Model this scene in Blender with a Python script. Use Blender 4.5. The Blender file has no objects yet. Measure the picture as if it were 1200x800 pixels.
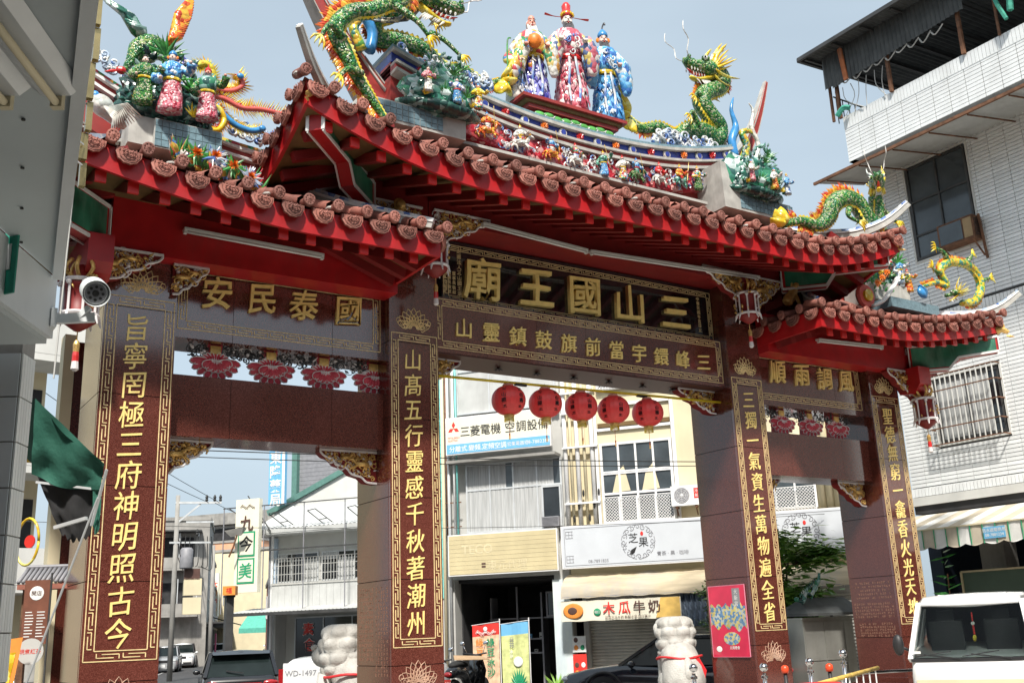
import bpy, math, random
from mathutils import Vector, Matrix, noise
rnd = random.Random(7)
PI = math.pi
C = bpy.context.scene.collection
scene = bpy.context.scene
# ---------------------------------------------------------------- camera
cd = bpy.data.cameras.new('camera'); cam = bpy.data.objects.new('camera', cd); C.objects.link(cam)
cd.sensor_width = 36.0; cd.lens = 36.42; cd.clip_end = 3000; cd.clip_start = 0.05
yaw, pit, rol = map(math.radians, (33.477, 15.526, -2.249))
F_ = Vector((math.sin(yaw)*math.cos(pit), math.cos(yaw)*math.cos(pit), math.sin(pit)))
r0 = Vector((math.cos(yaw), -math.sin(yaw), 0)); u0 = r0.cross(F_)
R_ = r0*math.cos(rol)+u0*math.sin(rol); U_ = -r0*math.sin(rol)+u0*math.cos(rol)
m = Matrix((R_, U_, -F_)).transposed().to_4x4(); m.translation = (-10.303, -13.043, 1.65)
cam.matrix_world = m
scene.camera = cam
# ---------------------------------------------------------------- light, sky, exposure
SUN_EL, SUN_AZ = 50.0, 214.0          # azimuth clockwise from +y
w = bpy.data.worlds.new('World'); scene.world = w; w.use_nodes = True
nt = w.node_tree; nt.nodes.clear()
o_ = nt.nodes.new('ShaderNodeOutputWorld'); bg = nt.nodes.new('ShaderNodeBackground')
sky = nt.nodes.new('ShaderNodeTexSky'); sky.sky_type = 'NISHITA'; sky.sun_disc = False
sky.sun_elevation = math.radians(SUN_EL); sky.sun_rotation = math.radians(SUN_AZ)
sky.dust_density = 6.0; sky.air_density = 1.0; sky.ozone_density = 1.0
bg.inputs['Strength'].default_value = 0.074
tc = nt.nodes.new('ShaderNodeTexCoord'); nz = nt.nodes.new('ShaderNodeTexNoise')
nz.inputs['Scale'].default_value = 1.6; nz.inputs['Detail'].default_value = 4
mp = nt.nodes.new('ShaderNodeMapping'); mp.inputs['Scale'].default_value = (1, 1, 3)
cr = nt.nodes.new('ShaderNodeValToRGB'); cr.color_ramp.elements[0].position = .3; cr.color_ramp.elements[1].position = .75
cr.color_ramp.elements[0].color = (.60,.60,.60,1); cr.color_ramp.elements[1].color = (.86,.86,.86,1)
mx = nt.nodes.new('ShaderNodeMixRGB'); mx.inputs[2].default_value = (5.8, 7.0, 7.9, 1)   # thin high cloud veil
nt.links.new(tc.outputs['Generated'], mp.inputs[0]); nt.links.new(mp.outputs[0], nz.inputs['Vector'])
nt.links.new(nz.outputs[0], cr.inputs[0]); nt.links.new(cr.outputs[0], mx.inputs[0])
nt.links.new(sky.outputs[0], mx.inputs[1]); nt.links.new(mx.outputs[0], bg.inputs[0]); nt.links.new(bg.outputs[0], o_.inputs[0])
sl = bpy.data.lights.new('sun', 'SUN'); sun = bpy.data.objects.new('sun', sl); C.objects.link(sun)
sl.energy = 3.6; sl.angle = math.radians(4); sl.color = (1, .95, .87)
se, sa = math.radians(SUN_EL), math.radians(SUN_AZ)
sd = Vector((math.sin(sa)*math.cos(se), math.cos(sa)*math.cos(se), math.sin(se)))
sun.rotation_euler = sd.to_track_quat('Z', 'Y').to_euler()
vs = scene.view_settings; vs.view_transform = 'Standard'; vs.look = 'None'; vs.exposure = 0.76; vs.gamma = 1; vs.use_curve_mapping = False
scene.cycles.max_bounces = 6

# ---------------------------------------------------------------- helpers
def mat(name, col, rough=.6, var=.12, scale=6., bump=0., bscale=30., metal=0., coat=0., ior=1.5, dirt=0., dcol=(.12,.1,.08), rand=0., stretch=None, emit=0.):
    m = bpy.data.materials.new(name); m.use_nodes = True; nt = m.node_tree; N = nt.nodes; L = nt.links
    b = N['Principled BSDF']; b.inputs['Roughness'].default_value = rough; b.inputs['Metallic'].default_value = metal
    b.inputs['IOR'].default_value = ior
    if coat: b.inputs['Coat Weight'].default_value = coat; b.inputs['Coat Roughness'].default_value = .08
    tc = N.new('ShaderNodeTexCoord'); vec = tc.outputs['Object']
    if stretch:
        mp = N.new('ShaderNodeMapping'); mp.inputs['Scale'].default_value = stretch; L.new(vec, mp.inputs[0]); vec = mp.outputs[0]
    nz = N.new('ShaderNodeTexNoise'); nz.inputs['Scale'].default_value = scale; nz.inputs['Detail'].default_value = 5; L.new(vec, nz.inputs['Vector'])
    mr = N.new('ShaderNodeMapRange'); mr.inputs[1].default_value = .3; mr.inputs[2].default_value = .7
    mr.inputs[3].default_value = 1-var; mr.inputs[4].default_value = 1+var; L.new(nz.outputs[0], mr.inputs[0])
    vm = N.new('ShaderNodeVectorMath'); vm.operation = 'SCALE'; vm.inputs[0].default_value = col; L.new(mr.outputs[0], vm.inputs['Scale'])
    out = vm.outputs[0]
    if rand:
        oi = N.new('ShaderNodeObjectInfo'); m2 = N.new('ShaderNodeMapRange'); m2.inputs[3].default_value = 1-rand; m2.inputs[4].default_value = 1+rand
        L.new(oi.outputs['Random'], m2.inputs[0]); v2 = N.new('ShaderNodeVectorMath'); v2.operation = 'SCALE'; L.new(out, v2.inputs[0]); L.new(m2.outputs[0], v2.inputs['Scale']); out = v2.outputs[0]
    if dirt:
        n2 = N.new('ShaderNodeTexNoise'); n2.inputs['Scale'].default_value = scale*.35; n2.inputs['Detail'].default_value = 8; n2.inputs['Roughness'].default_value = .7
        mp2 = N.new('ShaderNodeMapping'); mp2.inputs['Scale'].default_value = (1.6, 1.6, .35); L.new(tc.outputs['Object'], mp2.inputs[0]); L.new(mp2.outputs[0], n2.inputs['Vector'])
        r2 = N.new('ShaderNodeMapRange'); r2.inputs[1].default_value = .5; r2.inputs[2].default_value = .75; r2.inputs[4].default_value = dirt; L.new(n2.outputs[0], r2.inputs[0])
        mm = N.new('ShaderNodeMixRGB'); L.new(r2.outputs[0], mm.inputs[0]); L.new(out, mm.inputs[1]); mm.inputs[2].default_value = (*dcol, 1); out = mm.outputs[0]
    L.new(out, b.inputs['Base Color'])
    if emit:
        L.new(out, b.inputs['Emission Color']); b.inputs['Emission Strength'].default_value = emit
    if bump:
        n3 = N.new('ShaderNodeTexNoise'); n3.inputs['Scale'].default_value = bscale; n3.inputs['Detail'].default_value = 6; L.new(vec, n3.inputs['Vector'])
        bp = N.new('ShaderNodeBump'); bp.inputs['Strength'].default_value = bump; bp.inputs['Distance'].default_value = .02; L.new(n3.outputs[0], bp.inputs['Height']); L.new(bp.outputs[0], b.inputs['Normal'])
    return m

def chips(name, cols, scale=14., rough=.25, bump=.8, smooth=False):
    """cut porcelain: every cell its own glaze colour, raised chips"""
    m = bpy.data.materials.new(name); m.use_nodes = True; nt = m.node_tree; N = nt.nodes; L = nt.links
    b = N['Principled BSDF']; b.inputs['Roughness'].default_value = rough
    tc = N.new('ShaderNodeTexCoord'); v = N.new('ShaderNodeTexVoronoi'); v.inputs['Scale'].default_value = scale; L.new(tc.outputs['Object'], v.inputs['Vector'])
    sp = N.new('ShaderNodeSeparateColor'); L.new(v.outputs['Color'], sp.inputs[0])
    cr = N.new('ShaderNodeValToRGB'); cr.color_ramp.interpolation = 'CONSTANT'
    n = len(cols)
    while len(cr.color_ramp.elements) < n: cr.color_ramp.elements.new(.5)
    for i, e in enumerate(cr.color_ramp.elements): e.position = i/n
    for i, c in enumerate(cols): cr.color_ramp.elements[i].color = (*c, 1)
    L.new(sp.outputs[0], cr.inputs[0])
    nz = N.new('ShaderNodeTexNoise'); nz.inputs['Scale'].default_value = 3; nz.inputs['Detail'].default_value = 6; L.new(tc.outputs['Object'], nz.inputs['Vector'])
    mr = N.new('ShaderNodeMapRange'); mr.inputs[1].default_value = .35; mr.inputs[2].default_value = .65; mr.inputs[3].default_value = .7; mr.inputs[4].default_value = 1.1; L.new(nz.outputs[0], mr.inputs[0])
    vm = N.new('ShaderNodeVectorMath'); vm.operation = 'SCALE'; L.new(cr.outputs[0], vm.inputs[0]); L.new(mr.outputs[0], vm.inputs['Scale'])
    L.new(vm.outputs[0], b.inputs['Base Color'])
    bp = N.new('ShaderNodeBump'); bp.inputs['Strength'].default_value = bump; bp.inputs['Distance'].default_value = .02; bp.invert = True
    L.new(v.outputs['Distance'], bp.inputs['Height']); L.new(bp.outputs[0], b.inputs['Normal'])
    return m

def granite(name, c1, c2, rough=.09, ior=2.1):
    m = bpy.data.materials.new(name); m.use_nodes = True; nt = m.node_tree; N = nt.nodes; L = nt.links
    b = N['Principled BSDF']; b.inputs['Roughness'].default_value = rough; b.inputs['IOR'].default_value = ior
    tc = N.new('ShaderNodeTexCoord'); v = N.new('ShaderNodeTexVoronoi'); v.inputs['Scale'].default_value = 130; L.new(tc.outputs['Object'], v.inputs['Vector'])
    sp = N.new('ShaderNodeSeparateColor'); L.new(v.outputs['Color'], sp.inputs[0])
    cr = N.new('ShaderNodeValToRGB'); e = cr.color_ramp.elements; e[0].color = (*c1, 1); e[1].color = (*c2, 1); e[0].position = .35; e[1].position = 1
    L.new(sp.outputs[0], cr.inputs[0])
    oi = N.new('ShaderNodeObjectInfo'); m2 = N.new('ShaderNodeMapRange'); m2.inputs[3].default_value = .88; m2.inputs[4].default_value = 1.12; L.new(oi.outputs['Random'], m2.inputs[0])
    nz = N.new('ShaderNodeTexNoise'); nz.inputs['Scale'].default_value = 1.5; nz.inputs['Detail'].default_value = 6; L.new(tc.outputs['Object'], nz.inputs['Vector'])
    mr = N.new('ShaderNodeMapRange'); mr.inputs[3].default_value = .75; mr.inputs[4].default_value = 1.25; L.new(nz.outputs[0], mr.inputs[0])
    mu = N.new('ShaderNodeMath'); mu.operation = 'MULTIPLY'; L.new(m2.outputs[0], mu.inputs[0]); L.new(mr.outputs[0], mu.inputs[1])
    vm = N.new('ShaderNodeVectorMath'); vm.operation = 'SCALE'; L.new(cr.outputs[0], vm.inputs[0]); L.new(mu.outputs[0], vm.inputs['Scale'])
    L.new(vm.outputs[0], b.inputs['Base Color'])
    r2 = N.new('ShaderNodeMapRange'); r2.inputs[3].default_value = rough*.6; r2.inputs[4].default_value = rough*1.6; L.new(nz.outputs[0], r2.inputs[0]); L.new(r2.outputs[0], b.inputs['Roughness'])
    return m

def glass(name, col=(.05,.06,.07), rough=.05):
    return mat(name, col, rough, .3, 1.5, ior=1.6)

class G:
    """mesh collector"""
    def __init__(s, T=None): s.v = []; s.f = []; s.T = T
    def add(s, vs, fs):
        k = len(s.v); T = s.T
        s.v += [tuple(T @ Vector(p)) for p in vs] if T else [tuple(p) for p in vs]
        s.f += [tuple(i+k for i in f) for f in fs]; return s
    def box(s, x0, y0, z0, x1, y1, z1):
        return s.add([(x0,y0,z0),(x1,y0,z0),(x1,y1,z0),(x0,y1,z0),(x0,y0,z1),(x1,y0,z1),(x1,y1,z1),(x0,y1,z1)],
                     [(0,3,2,1),(4,5,6,7),(0,1,5,4),(1,2,6,5),(2,3,7,6),(3,0,4,7)])
    def cbox(s, c, d): 
        return s.box(c[0]-d[0]/2, c[1]-d[1]/2, c[2]-d[2]/2, c[0]+d[0]/2, c[1]+d[1]/2, c[2]+d[2]/2)
    def bar(s, a, b, w, h=None):
        """square bar between two points"""
        h = h or w; a, b = Vector(a), Vector(b); d = (b-a).normalized()
        up = Vector((0,0,1)) if abs(d.z) < .95 else Vector((0,1,0))
        x = d.cross(up).normalized()*w/2; y = x.cross(d).normalized()*h/2
        vs = [a-x-y,a+x-y,a+x+y,a-x+y,b-x-y,b+x-y,b+x+y,b-x+y]
        return s.add(vs, [(0,1,2,3),(7,6,5,4),(0,4,5,1),(1,5,6,2),(2,6,7,3),(3,7,4,0)])
    def prism(s, pts, y0, y1):
        """outline in x-z, from y0 (front) to y1"""
        n = len(pts); vs = [(p[0], y0, p[1]) for p in pts]+[(p[0], y1, p[1]) for p in pts]
        return s.add(vs, [tuple(range(n)), tuple(range(2*n-1, n-1, -1))]+[(i,(i+1)%n+0 if False else (i+1)%n, (i+1)%n+n, i+n)[::-1] for i in range(n)])
    def prismx(s, pts, x0, x1):
        """outline in y-z, from x0 to x1"""
        n = len(pts); vs = [(x0, p[0], p[1]) for p in pts]+[(x1, p[0], p[1]) for p in pts]
        return s.add(vs, [tuple(range(n)), tuple(range(2*n-1, n-1, -1))]+[((i+1)%n, i, i+n, (i+1)%n+n)[::-1] for i in range(n)])
    def slabz(s, pts, z0, z1):
        n = len(pts); vs = [(p[0], p[1], z0) for p in pts]+[(p[0], p[1], z1) for p in pts]
        return s.add(vs, [tuple(range(n))[::-1], tuple(range(n, 2*n))]+[(i,(i+1)%n,(i+1)%n+n,i+n) for i in range(n)])
    def tube(s, path, r, n=8, cap=True, flat=1.0):
        P = [Vector(p) for p in path]; k = len(P)
        rr = r if isinstance(r, (list, tuple)) else [r]*k
        t0 = (P[1]-P[0]).normalized(); a = Vector((0,0,1)) if abs(t0.z) < .9 else Vector((0,1,0))
        x = t0.cross(a).normalized(); vs = []
        for i in range(k):
            t = (P[min(i+1,k-1)]-P[max(i-1,0)]).normalized()
            x = (x-t*x.dot(t)).normalized(); y = t.cross(x)
            for j in range(n):
                an = 2*PI*j/n; vs.append(P[i]+(x*math.cos(an)+y*math.sin(an)*flat)*rr[i])
        fs = [(i*n+j, i*n+(j+1)%n, (i+1)*n+(j+1)%n, (i+1)*n+j) for i in range(k-1) for j in range(n)]
        if cap: fs += [tuple(range(n))[::-1], tuple((k-1)*n+j for j in range(n))]
        return s.add(vs, fs)
    def ball(s, c, r, n=10, m=7):
        if not isinstance(r, (tuple, list)): r = (r, r, r)
        vs = [(c[0], c[1], c[2]+r[2])]
        for i in range(1, m):
            a = PI*i/m
            for j in range(n):
                b = 2*PI*j/n; vs.append((c[0]+r[0]*math.sin(a)*math.cos(b), c[1]+r[1]*math.sin(a)*math.sin(b), c[2]+r[2]*math.cos(a)))
        vs.append((c[0], c[1], c[2]-r[2])); e = len(vs)-1
        fs = [(0, 1+j, 1+(j+1)%n) for j in range(n)]
        for i in range(m-2):
            for j in range(n): fs.append((1+i*n+j, 1+(i+1)*n+j, 1+(i+1)*n+(j+1)%n, 1+i*n+(j+1)%n))
        fs += [(e, 1+(m-2)*n+(j+1)%n, 1+(m-2)*n+j) for j in range(n)]
        return s.add(vs, fs)
    def lathe(s, prof, c=(0,0,0), n=16, ax='z', caps=True):
        vs = []
        for r, h in prof:
            for j in range(n):
                a = 2*PI*j/n; p = (r*math.cos(a), r*math.sin(a), h)
                if ax == 'y': p = (p[0], h, p[1])
                if ax == 'x': p = (h, p[0], p[1])
                vs.append((c[0]+p[0], c[1]+p[1], c[2]+p[2]))
        k = len(prof)
        fs = [(i*n+j, i*n+(j+1)%n, (i+1)*n+(j+1)%n, (i+1)*n+j) for i in range(k-1) for j in range(n)]
        if caps: fs += [tuple(range(n))[::-1], tuple((k-1)*n+j for j in range(n))]
        return s.add(vs, fs)
    def blade(s, base, tip, w, nrm=(0,-1,0), th=.0, curl=0.):
        """pointed leaf / spike with a little body"""
        a, b = Vector(base), Vector(tip); d = b-a; nn = Vector(nrm); x = d.cross(nn)
        if x.length < 1e-6: x = d.cross(Vector((1,.1,.2)))
        x = x.normalized()*w/2; nn = x.cross(d).normalized()
        mid = a+d*.45+nn*(th or w*.25)+x*curl
        k = [a-x*.5, a+x*.5, a+d*.4+x+x*curl, a+d*.4-x+x*curl, b, mid]
        return s.add(k, [(0,1,5),(1,2,5),(2,4,5),(4,3,5),(3,0,5),(0,3,4,2,1)])
    def curl(s, c, r, turns=1.2, rad=.01, a0=0, sgn=1, y=0, n=5):
        pts = []; rr = []
        K = int(9*turns)+3
        for i in range(K):
            t = i/(K-1); a = a0+sgn*t*turns*2*PI; q = r*(1-.75*t)
            pts.append((c[0]+q*math.cos(a), c[1]-y*t, c[2]+q*math.sin(a))); rr.append(rad*(1-.4*t))
        return s.tube(pts, rr, n)
    def obj(s, name, m, parent=None, smooth=False, loc=None, **kw):
        me = bpy.data.meshes.new(name); me.from_pydata(s.v, [], s.f)
        if smooth: me.polygons.foreach_set('use_smooth', [True]*len(me.polygons))
        me.materials.append(m); me.update()
        return link(name, me, parent, loc, **kw)

def link(name, me, parent=None, loc=None, rot=None, **kw):
    o = bpy.data.objects.new(name, me); C.objects.link(o)
    if parent: o.parent = parent
    if loc: o.location = loc
    if rot: o.rotation_euler = rot
    for k, v in kw.items(): o[k] = v
    return o
def thing(name, label, cat, loc=(0,0,0), rz=0, group=None, scale=None, **kw):
    o = bpy.data.objects.new(name, None); C.objects.link(o); o.location = loc; o.rotation_euler = (0,0,rz)
    o.empty_display_size = .2; o['label'] = label; o['category'] = cat
    if group: o['group'] = group
    if scale: o.scale = scale
    for k, v in kw.items(): o[k] = v
    return o
def tag(o, label, cat, group=None):
    o['label'] = label; o['category'] = cat
    if group: o['group'] = group
    return o
def dup(root, label, loc, rz=None, scale=None):
    r = root.copy(); C.objects.link(r); r.location = loc; r['label'] = label
    if rz is not None: r.rotation_euler = (0,0,rz)
    if scale: r.scale = scale
    for ch in list(root.children):
        c = ch.copy(); C.objects.link(c); c.parent = r
        for g in list(ch.children):
            d = g.copy(); C.objects.link(d); d.parent = c
    return r
def cat(pts, k=4):
    """catmull-rom through points (any dimension)"""
    P = [tuple(p) for p in pts]; P = [P[0]]+P+[P[-1]]; out = []
    for i in range(1, len(P)-2):
        for j in range(k):
            t = j/k; q = []
            for a, b, c, d in zip(P[i-1], P[i], P[i+1], P[i+2]):
                q.append(.5*((2*b)+(c-a)*t+(2*a-5*b+4*c-d)*t*t+(3*b-a-3*c+d)*t**3))
            out.append(tuple(q))
    out.append(P[-2]); return out
_tc = {}
def text(body, size, name='lettering', m=None, parent=None, loc=(0,0,0), rot=None, ext=.004, bold=.0, lean=0., squash=1., res=2, both=False, **kw):
    """real lettering standing in the x-z plane, read from -y, centred on loc"""
    key = (body, size, ext, bold, lean, squash, res)
    if key not in _tc:
        cu = bpy.data.curves.new('t', 'FONT'); cu.body = body; cu.size = size; cu.extrude = ext; cu.offset = bold*size
        cu.align_x = 'CENTER'; cu.resolution_u = res
        o = bpy.data.objects.new('t', cu); C.objects.link(o)
        dg = bpy.context.evaluated_depsgraph_get(); me = bpy.data.meshes.new_from_object(o.evaluated_get(dg))
        bpy.data.objects.remove(o); bpy.data.curves.remove(cu)
        xs = [v.co.x for v in me.vertices] or [0]; ys = [v.co.y for v in me.vertices] or [0]
        cx, cy = (min(xs)+max(xs))/2, (min(ys)+max(ys))/2
        for v in me.vertices:
            x, y, z = v.co; x -= cx; y -= cy
            if lean and size > .15:
                q = noise.noise_vector(Vector((x*3/size, y*3/size, ord(body[0])*.37)))*size*.028; x += q.x; y += q.y
                q = noise.noise_vector(Vector((x*9/size, y*9/size, ord(body[0])*.11)))*size*.010; x += q.x; y += q.y
            v.co = (x*squash + y*0.04*(1 if lean else 0), -z, y+lean*x)
        _tc[key] = me
    me = _tc[key]
    if m is not None:
        if len(me.materials) == 0: me.materials.append(m)
        elif me.materials[0] != m: me = me.copy(); me.materials.clear(); me.materials.append(m)
    return link(name, me, parent, loc, rot, **kw)
# ---------------------------------------------------------------- materials of the gate
M = {}
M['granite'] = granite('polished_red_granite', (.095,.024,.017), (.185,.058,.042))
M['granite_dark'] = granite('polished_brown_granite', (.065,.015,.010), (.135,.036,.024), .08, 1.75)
M['blackstone'] = granite('polished_black_granite', (.006,.007,.009), (.02,.022,.026), .06, 1.9)
M['joint'] = mat('joint_mortar', (.02,.015,.013), .9)
M['gold'] = mat('gold_leaf_lettering', (.98,.75,.27), .36, .12, 8, metal=.05, bump=.15)
M['goldline'] = mat('gold_line_inlay', (.80,.62,.32), .45, .2, 12, metal=.1)
M['goldfaint'] = mat('worn_engraving', (.48,.30,.21), .6, .25, 10)
M['goldcarve'] = mat('gilded_wood_carving', (.72,.46,.15), .38, .35, 9, metal=.4, bump=.4, dirt=.5, dcol=(.12,.05,.02))
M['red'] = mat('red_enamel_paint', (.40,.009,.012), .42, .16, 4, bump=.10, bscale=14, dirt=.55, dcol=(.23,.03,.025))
M['redend'] = mat('bright_sunlit_rafter_end', (.60,.018,.016), .4, .1, 5)  # brighter red for rafter ends, sunlight on them put into the colour
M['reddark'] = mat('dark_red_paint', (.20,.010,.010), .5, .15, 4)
M['ochre'] = mat('ochre_soffit_board', (.15,.09,.03), .7, .25, 4)
M['tile'] = mat('terracotta_roof_tile', (.27,.10,.075), .7, .3, 7, bump=.5, bscale=40, rand=.34, dirt=.7, dcol=(.10,.055,.045))
M['tilerelief'] = mat('terracotta_relief', (.30,.095,.07), .7, .25, 12, bump=.6, bscale=60, rand=.1)
M['mortar'] = mat('roof_mortar', (.42,.41,.38), .8, .2, 5, dirt=.5)
M['white'] = mat('white_enamel', (.75,.75,.73), .45, .08, 4, dirt=.25, dcol=(.35,.33,.3))
M['tube'] = mat('lamp_casing', (.62,.62,.60), .4, .08, 3, dirt=.3, dcol=(.3,.28,.25))
M['greenglaze'] = mat('green_painted_panel', (.03,.17,.10), .35, .5, 2.5, dirt=.55, dcol=(.30,.45,.38))
M['pink'] = mat('lotus_pink_paint', (.55,.05,.08), .45, .25, 6)
M['script'] = mat('faint_side_script', (.26,.13,.085), .6)
M['whiteline'] = mat('white_outline_paint', (.72,.68,.68), .5)
M['darkscroll'] = mat('dark_grey_scroll', (.06,.06,.065), .6, .3, 6)
M['redtrim'] = mat('oxblood_ridge_trim', (.30,.035,.03), .4, .15, 5, dirt=.3, dcol=(.15,.05,.04))
M['bluetile'] = mat('blue_grey_mosaic', (.16,.25,.29), .3, .25, 20, rand=.15)
M['cobalt'] = mat('cobalt_blue_glaze', (.03,.05,.28), .25, .3, 10)

gate = thing('temple_gateway', 'large red granite temple gateway with three openings, gold inscriptions and tiered terracotta roofs', 'temple gate', (0, .54, 0))
GO = Vector((0, .54, 0))
def gp(name, g, m, parent=None, smooth=False, **kw):
    """gate part given in world coordinates"""
    if parent is None: g.v = [(x, y-.54, z) for x, y, z in g.v]; return g.obj(name, m, gate, smooth, **kw)
    return g.obj(name, m, parent, smooth, loc=(0, -.54, 0) if False else None, **kw)

def sub(name, g, m, parent, smooth=False, **kw):
    g.v = [(x, y-.54, z) for x, y, z in g.v]; return g.obj(name, m, parent, smooth, **kw)

def meander(g, x0, z0, x1, z1, y, wd, bottom=True, top=True, left=True, right=True, t=.011):
    """double line frame with a hooked key between; each side optional"""
    d = .006
    def H(xa, xb, z): g.box(xa, y-d, z-t/2, xb, y, z+t/2)
    def V(x, za, zb): g.box(x-t/2, y-d-.001, za, x+t/2, y, zb)
    for k in (0, 1):
        o = k*wd
        if bottom: H(x0+(o if left else 0), x1-(o if right else 0), z0+o)
        if top: H(x0+(o if left else 0), x1-(o if right else 0), z1-o)
        if left: V(x0+o, z0+(o if bottom else 0), z1-(o if top else 0))
        if right: V(x1-o, z0+(o if bottom else 0), z1-(o if top else 0))
    a, b = wd*.33, wd*.67
    step = .22
    def hor(z):
        n = max(1, int((x1-x0-2*wd)/step)); s = (x1-x0-2*wd)/n
        for i in range(n):
            xa = x0+wd+i*s
            H(xa+.1*s, xa+.75*s, z+a); H(xa+.3*s, xa+.95*s, z+b); V(xa+.1*s, z+a, z+b+.01); V(xa+.95*s, z+a-.01, z+b)
    def ver(x):
        n = max(1, int((z1-z0-2*wd)/step)); s = (z1-z0-2*wd)/n
        for i in range(n):
            za = z0+wd+i*s
            V(x+a, za+.1*s, za+.75*s); V(x+b, za+.3*s, za+.95*s); H(x+a, x+b+.01, za+.1*s); H(x+a-.01, x+b, za+.95*s)
    if bottom: hor(z0)
    if top: hor(z1-wd)
    if left: ver(x0)
    if right: ver(x1-wd)
    return g

def lotus_engraving(g, x, z, w, y=0, up=True, r=.006, dense=9):
    for k in range(-4, 5):
        a = k*.26
        for s in (1, .66, .4):
            h = w*.62*s*(1-abs(k)*.03); wd = w*.11*s
            dx, dz = math.sin(a*1.25), math.cos(a*1.25)
            if not up: dz = -dz
            px_, pz_ = -dz, dx
            b = (x, z); P = []
            for t, q in ((.35, .0), (.6, 1), (.85, .6), (1, 0), (.85, -.6), (.6, -1), (.35, 0)):
                P.append((b[0]+dx*h*t+px_*wd*q, y-.003, b[1]+dz*h*t+pz_*wd*q))
            g.tube(P, r, 4, False)
    for s in (-1, 1):
        for k in range(3):
            g.curl((x+s*w*(.28+.1*k), y-.002, z+(1 if up else -1)*w*(.02+.1*k)), w*.09, 1.1, r, rnd.random()*6, s, 0, 4)
    return g

COURSES = [0, 1.243, 2.375, 3.503, 4.63, 5.757, 6.885, 7.9]
def pillar(xl, xr, ztop, chars, chx, side):
    core = G().box(xl+.01, .01, 0, xr-.01, 1.07, ztop-.01)
    p = gp('pillar', core, M['joint'])
    for a, b in zip(COURSES, COURSES[1:]):
        if a >= ztop: break
        b = min(b, ztop)
        sub('stone_block', G().box(xl, 0, a+.004, xr-.045, .045, b-.004), M['granite'], p) if False else None
        sub('stone_block', G().box(xl+.003, 0, a+.005, xr-.003, .05, b-.005), M['granite'], p)
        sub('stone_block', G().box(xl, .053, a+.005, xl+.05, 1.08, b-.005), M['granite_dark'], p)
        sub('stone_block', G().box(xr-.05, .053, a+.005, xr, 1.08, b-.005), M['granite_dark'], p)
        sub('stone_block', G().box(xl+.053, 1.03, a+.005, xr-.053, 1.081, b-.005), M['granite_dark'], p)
    sub('plinth', G().box(xl-.12, -.12, 0, xr+.12, 1.2, .42).box(xl-.06, -.06, .42, xr+.06, 1.14, .52), M['granite_dark'], p)
    fx0, fx1 = (xl+.035, xr-.03)
    sub('border_frame', meander(G(), fx0, 1.478, fx1, 5.89, -.001, .115 if side else .105), M['goldline'], p)
    n = len(chars); z0, z1 = 5.50, 1.78
    for i, c in enumerate(chars):
        z = z0+(z1-z0)*i/(n-1)
        text(c, .365 if side else .345, 'character', M['gold'], p, (chx+rnd.uniform(-.008,.008), -.54, z), ext=.013, bold=.002, lean=.09, squash=.88)
    sub('engraving', lotus_engraving(G(), (xl+xr)/2, .98, .52), M['goldfaint'], p)
    sub('engraving', lotus_engraving(G(), (xl+xr)/2, 5.98, .52), M['goldline'], p)
    return p
P1 = pillar(-7.752, -6.861, 6.9, '旨寧罔極三府神明照古今', -7.34, True)
P2 = pillar(-3.812, -3.0, 7.9, '山髙五行靈感千秋著潮州', -3.43, False)
P3 = pillar(3.0, 3.812, 7.9, '三獨一氣資生萬物遍全省', 3.41, False)
P4 = pillar(6.861, 7.752, 6.9, '聖德無窮一龕香火光天地', 7.31, True)

def small_script(x, y0, y1, z0, z1, cols, rows, mtl, parent, sgn, axis='x'):
    """columns of tiny engraved characters on a side face x=const (or y=const)"""
    g = G()
    for c in range(cols):
        for r in range(rows):
            if rnd.random() < .12: continue
            yy = y0+(y1-y0)*(c+.5)/cols; zz = z0+(z1-z0)*(r+.5)/rows; s = min((y1-y0)/cols, (z1-z0)/rows)*.36
            for k in range(3):
                a = rnd.uniform(-s, s); b = rnd.uniform(-s, s)
                if axis == 'x':
                    if k < 2: g.box(x-.003, yy-s, zz+a-.004, x+.001, yy+s*rnd.uniform(.3,1), zz+a+.004)
                    else: g.box(x-.0032, yy+b-.004, zz-s, x+.001, yy+b+.004, zz+s)
                else:
                    if k < 2: g.box(yy-s, x-.003, zz+a-.004, yy+s*rnd.uniform(.3,1), x+.001, zz+a+.004)
                    else: g.box(yy+b-.004, x-.0032, zz-s, yy+b+.004, x+.001, zz+s)
    return sub('inscription', g, mtl, parent)
small_script(6.861, .12, .95, 1.95, 2.30, 16, 5, M['script'], P4, 1)
small_script(6.861, .10, 1.02, 1.60, 1.90, 18, 5, M['script'], P4, 1)
small_script(6.861, .12, .95, 1.25, 1.52, 16, 5, M['script'], P4, 1)
small_script(-3.812, .55, 1.02, 1.3, 2.3, 8, 16, M['script'], P2, 1)
small_script(-3.812, .08, .5, 1.1, 2.3, 5, 22, M['script'], P2, 1)

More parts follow.
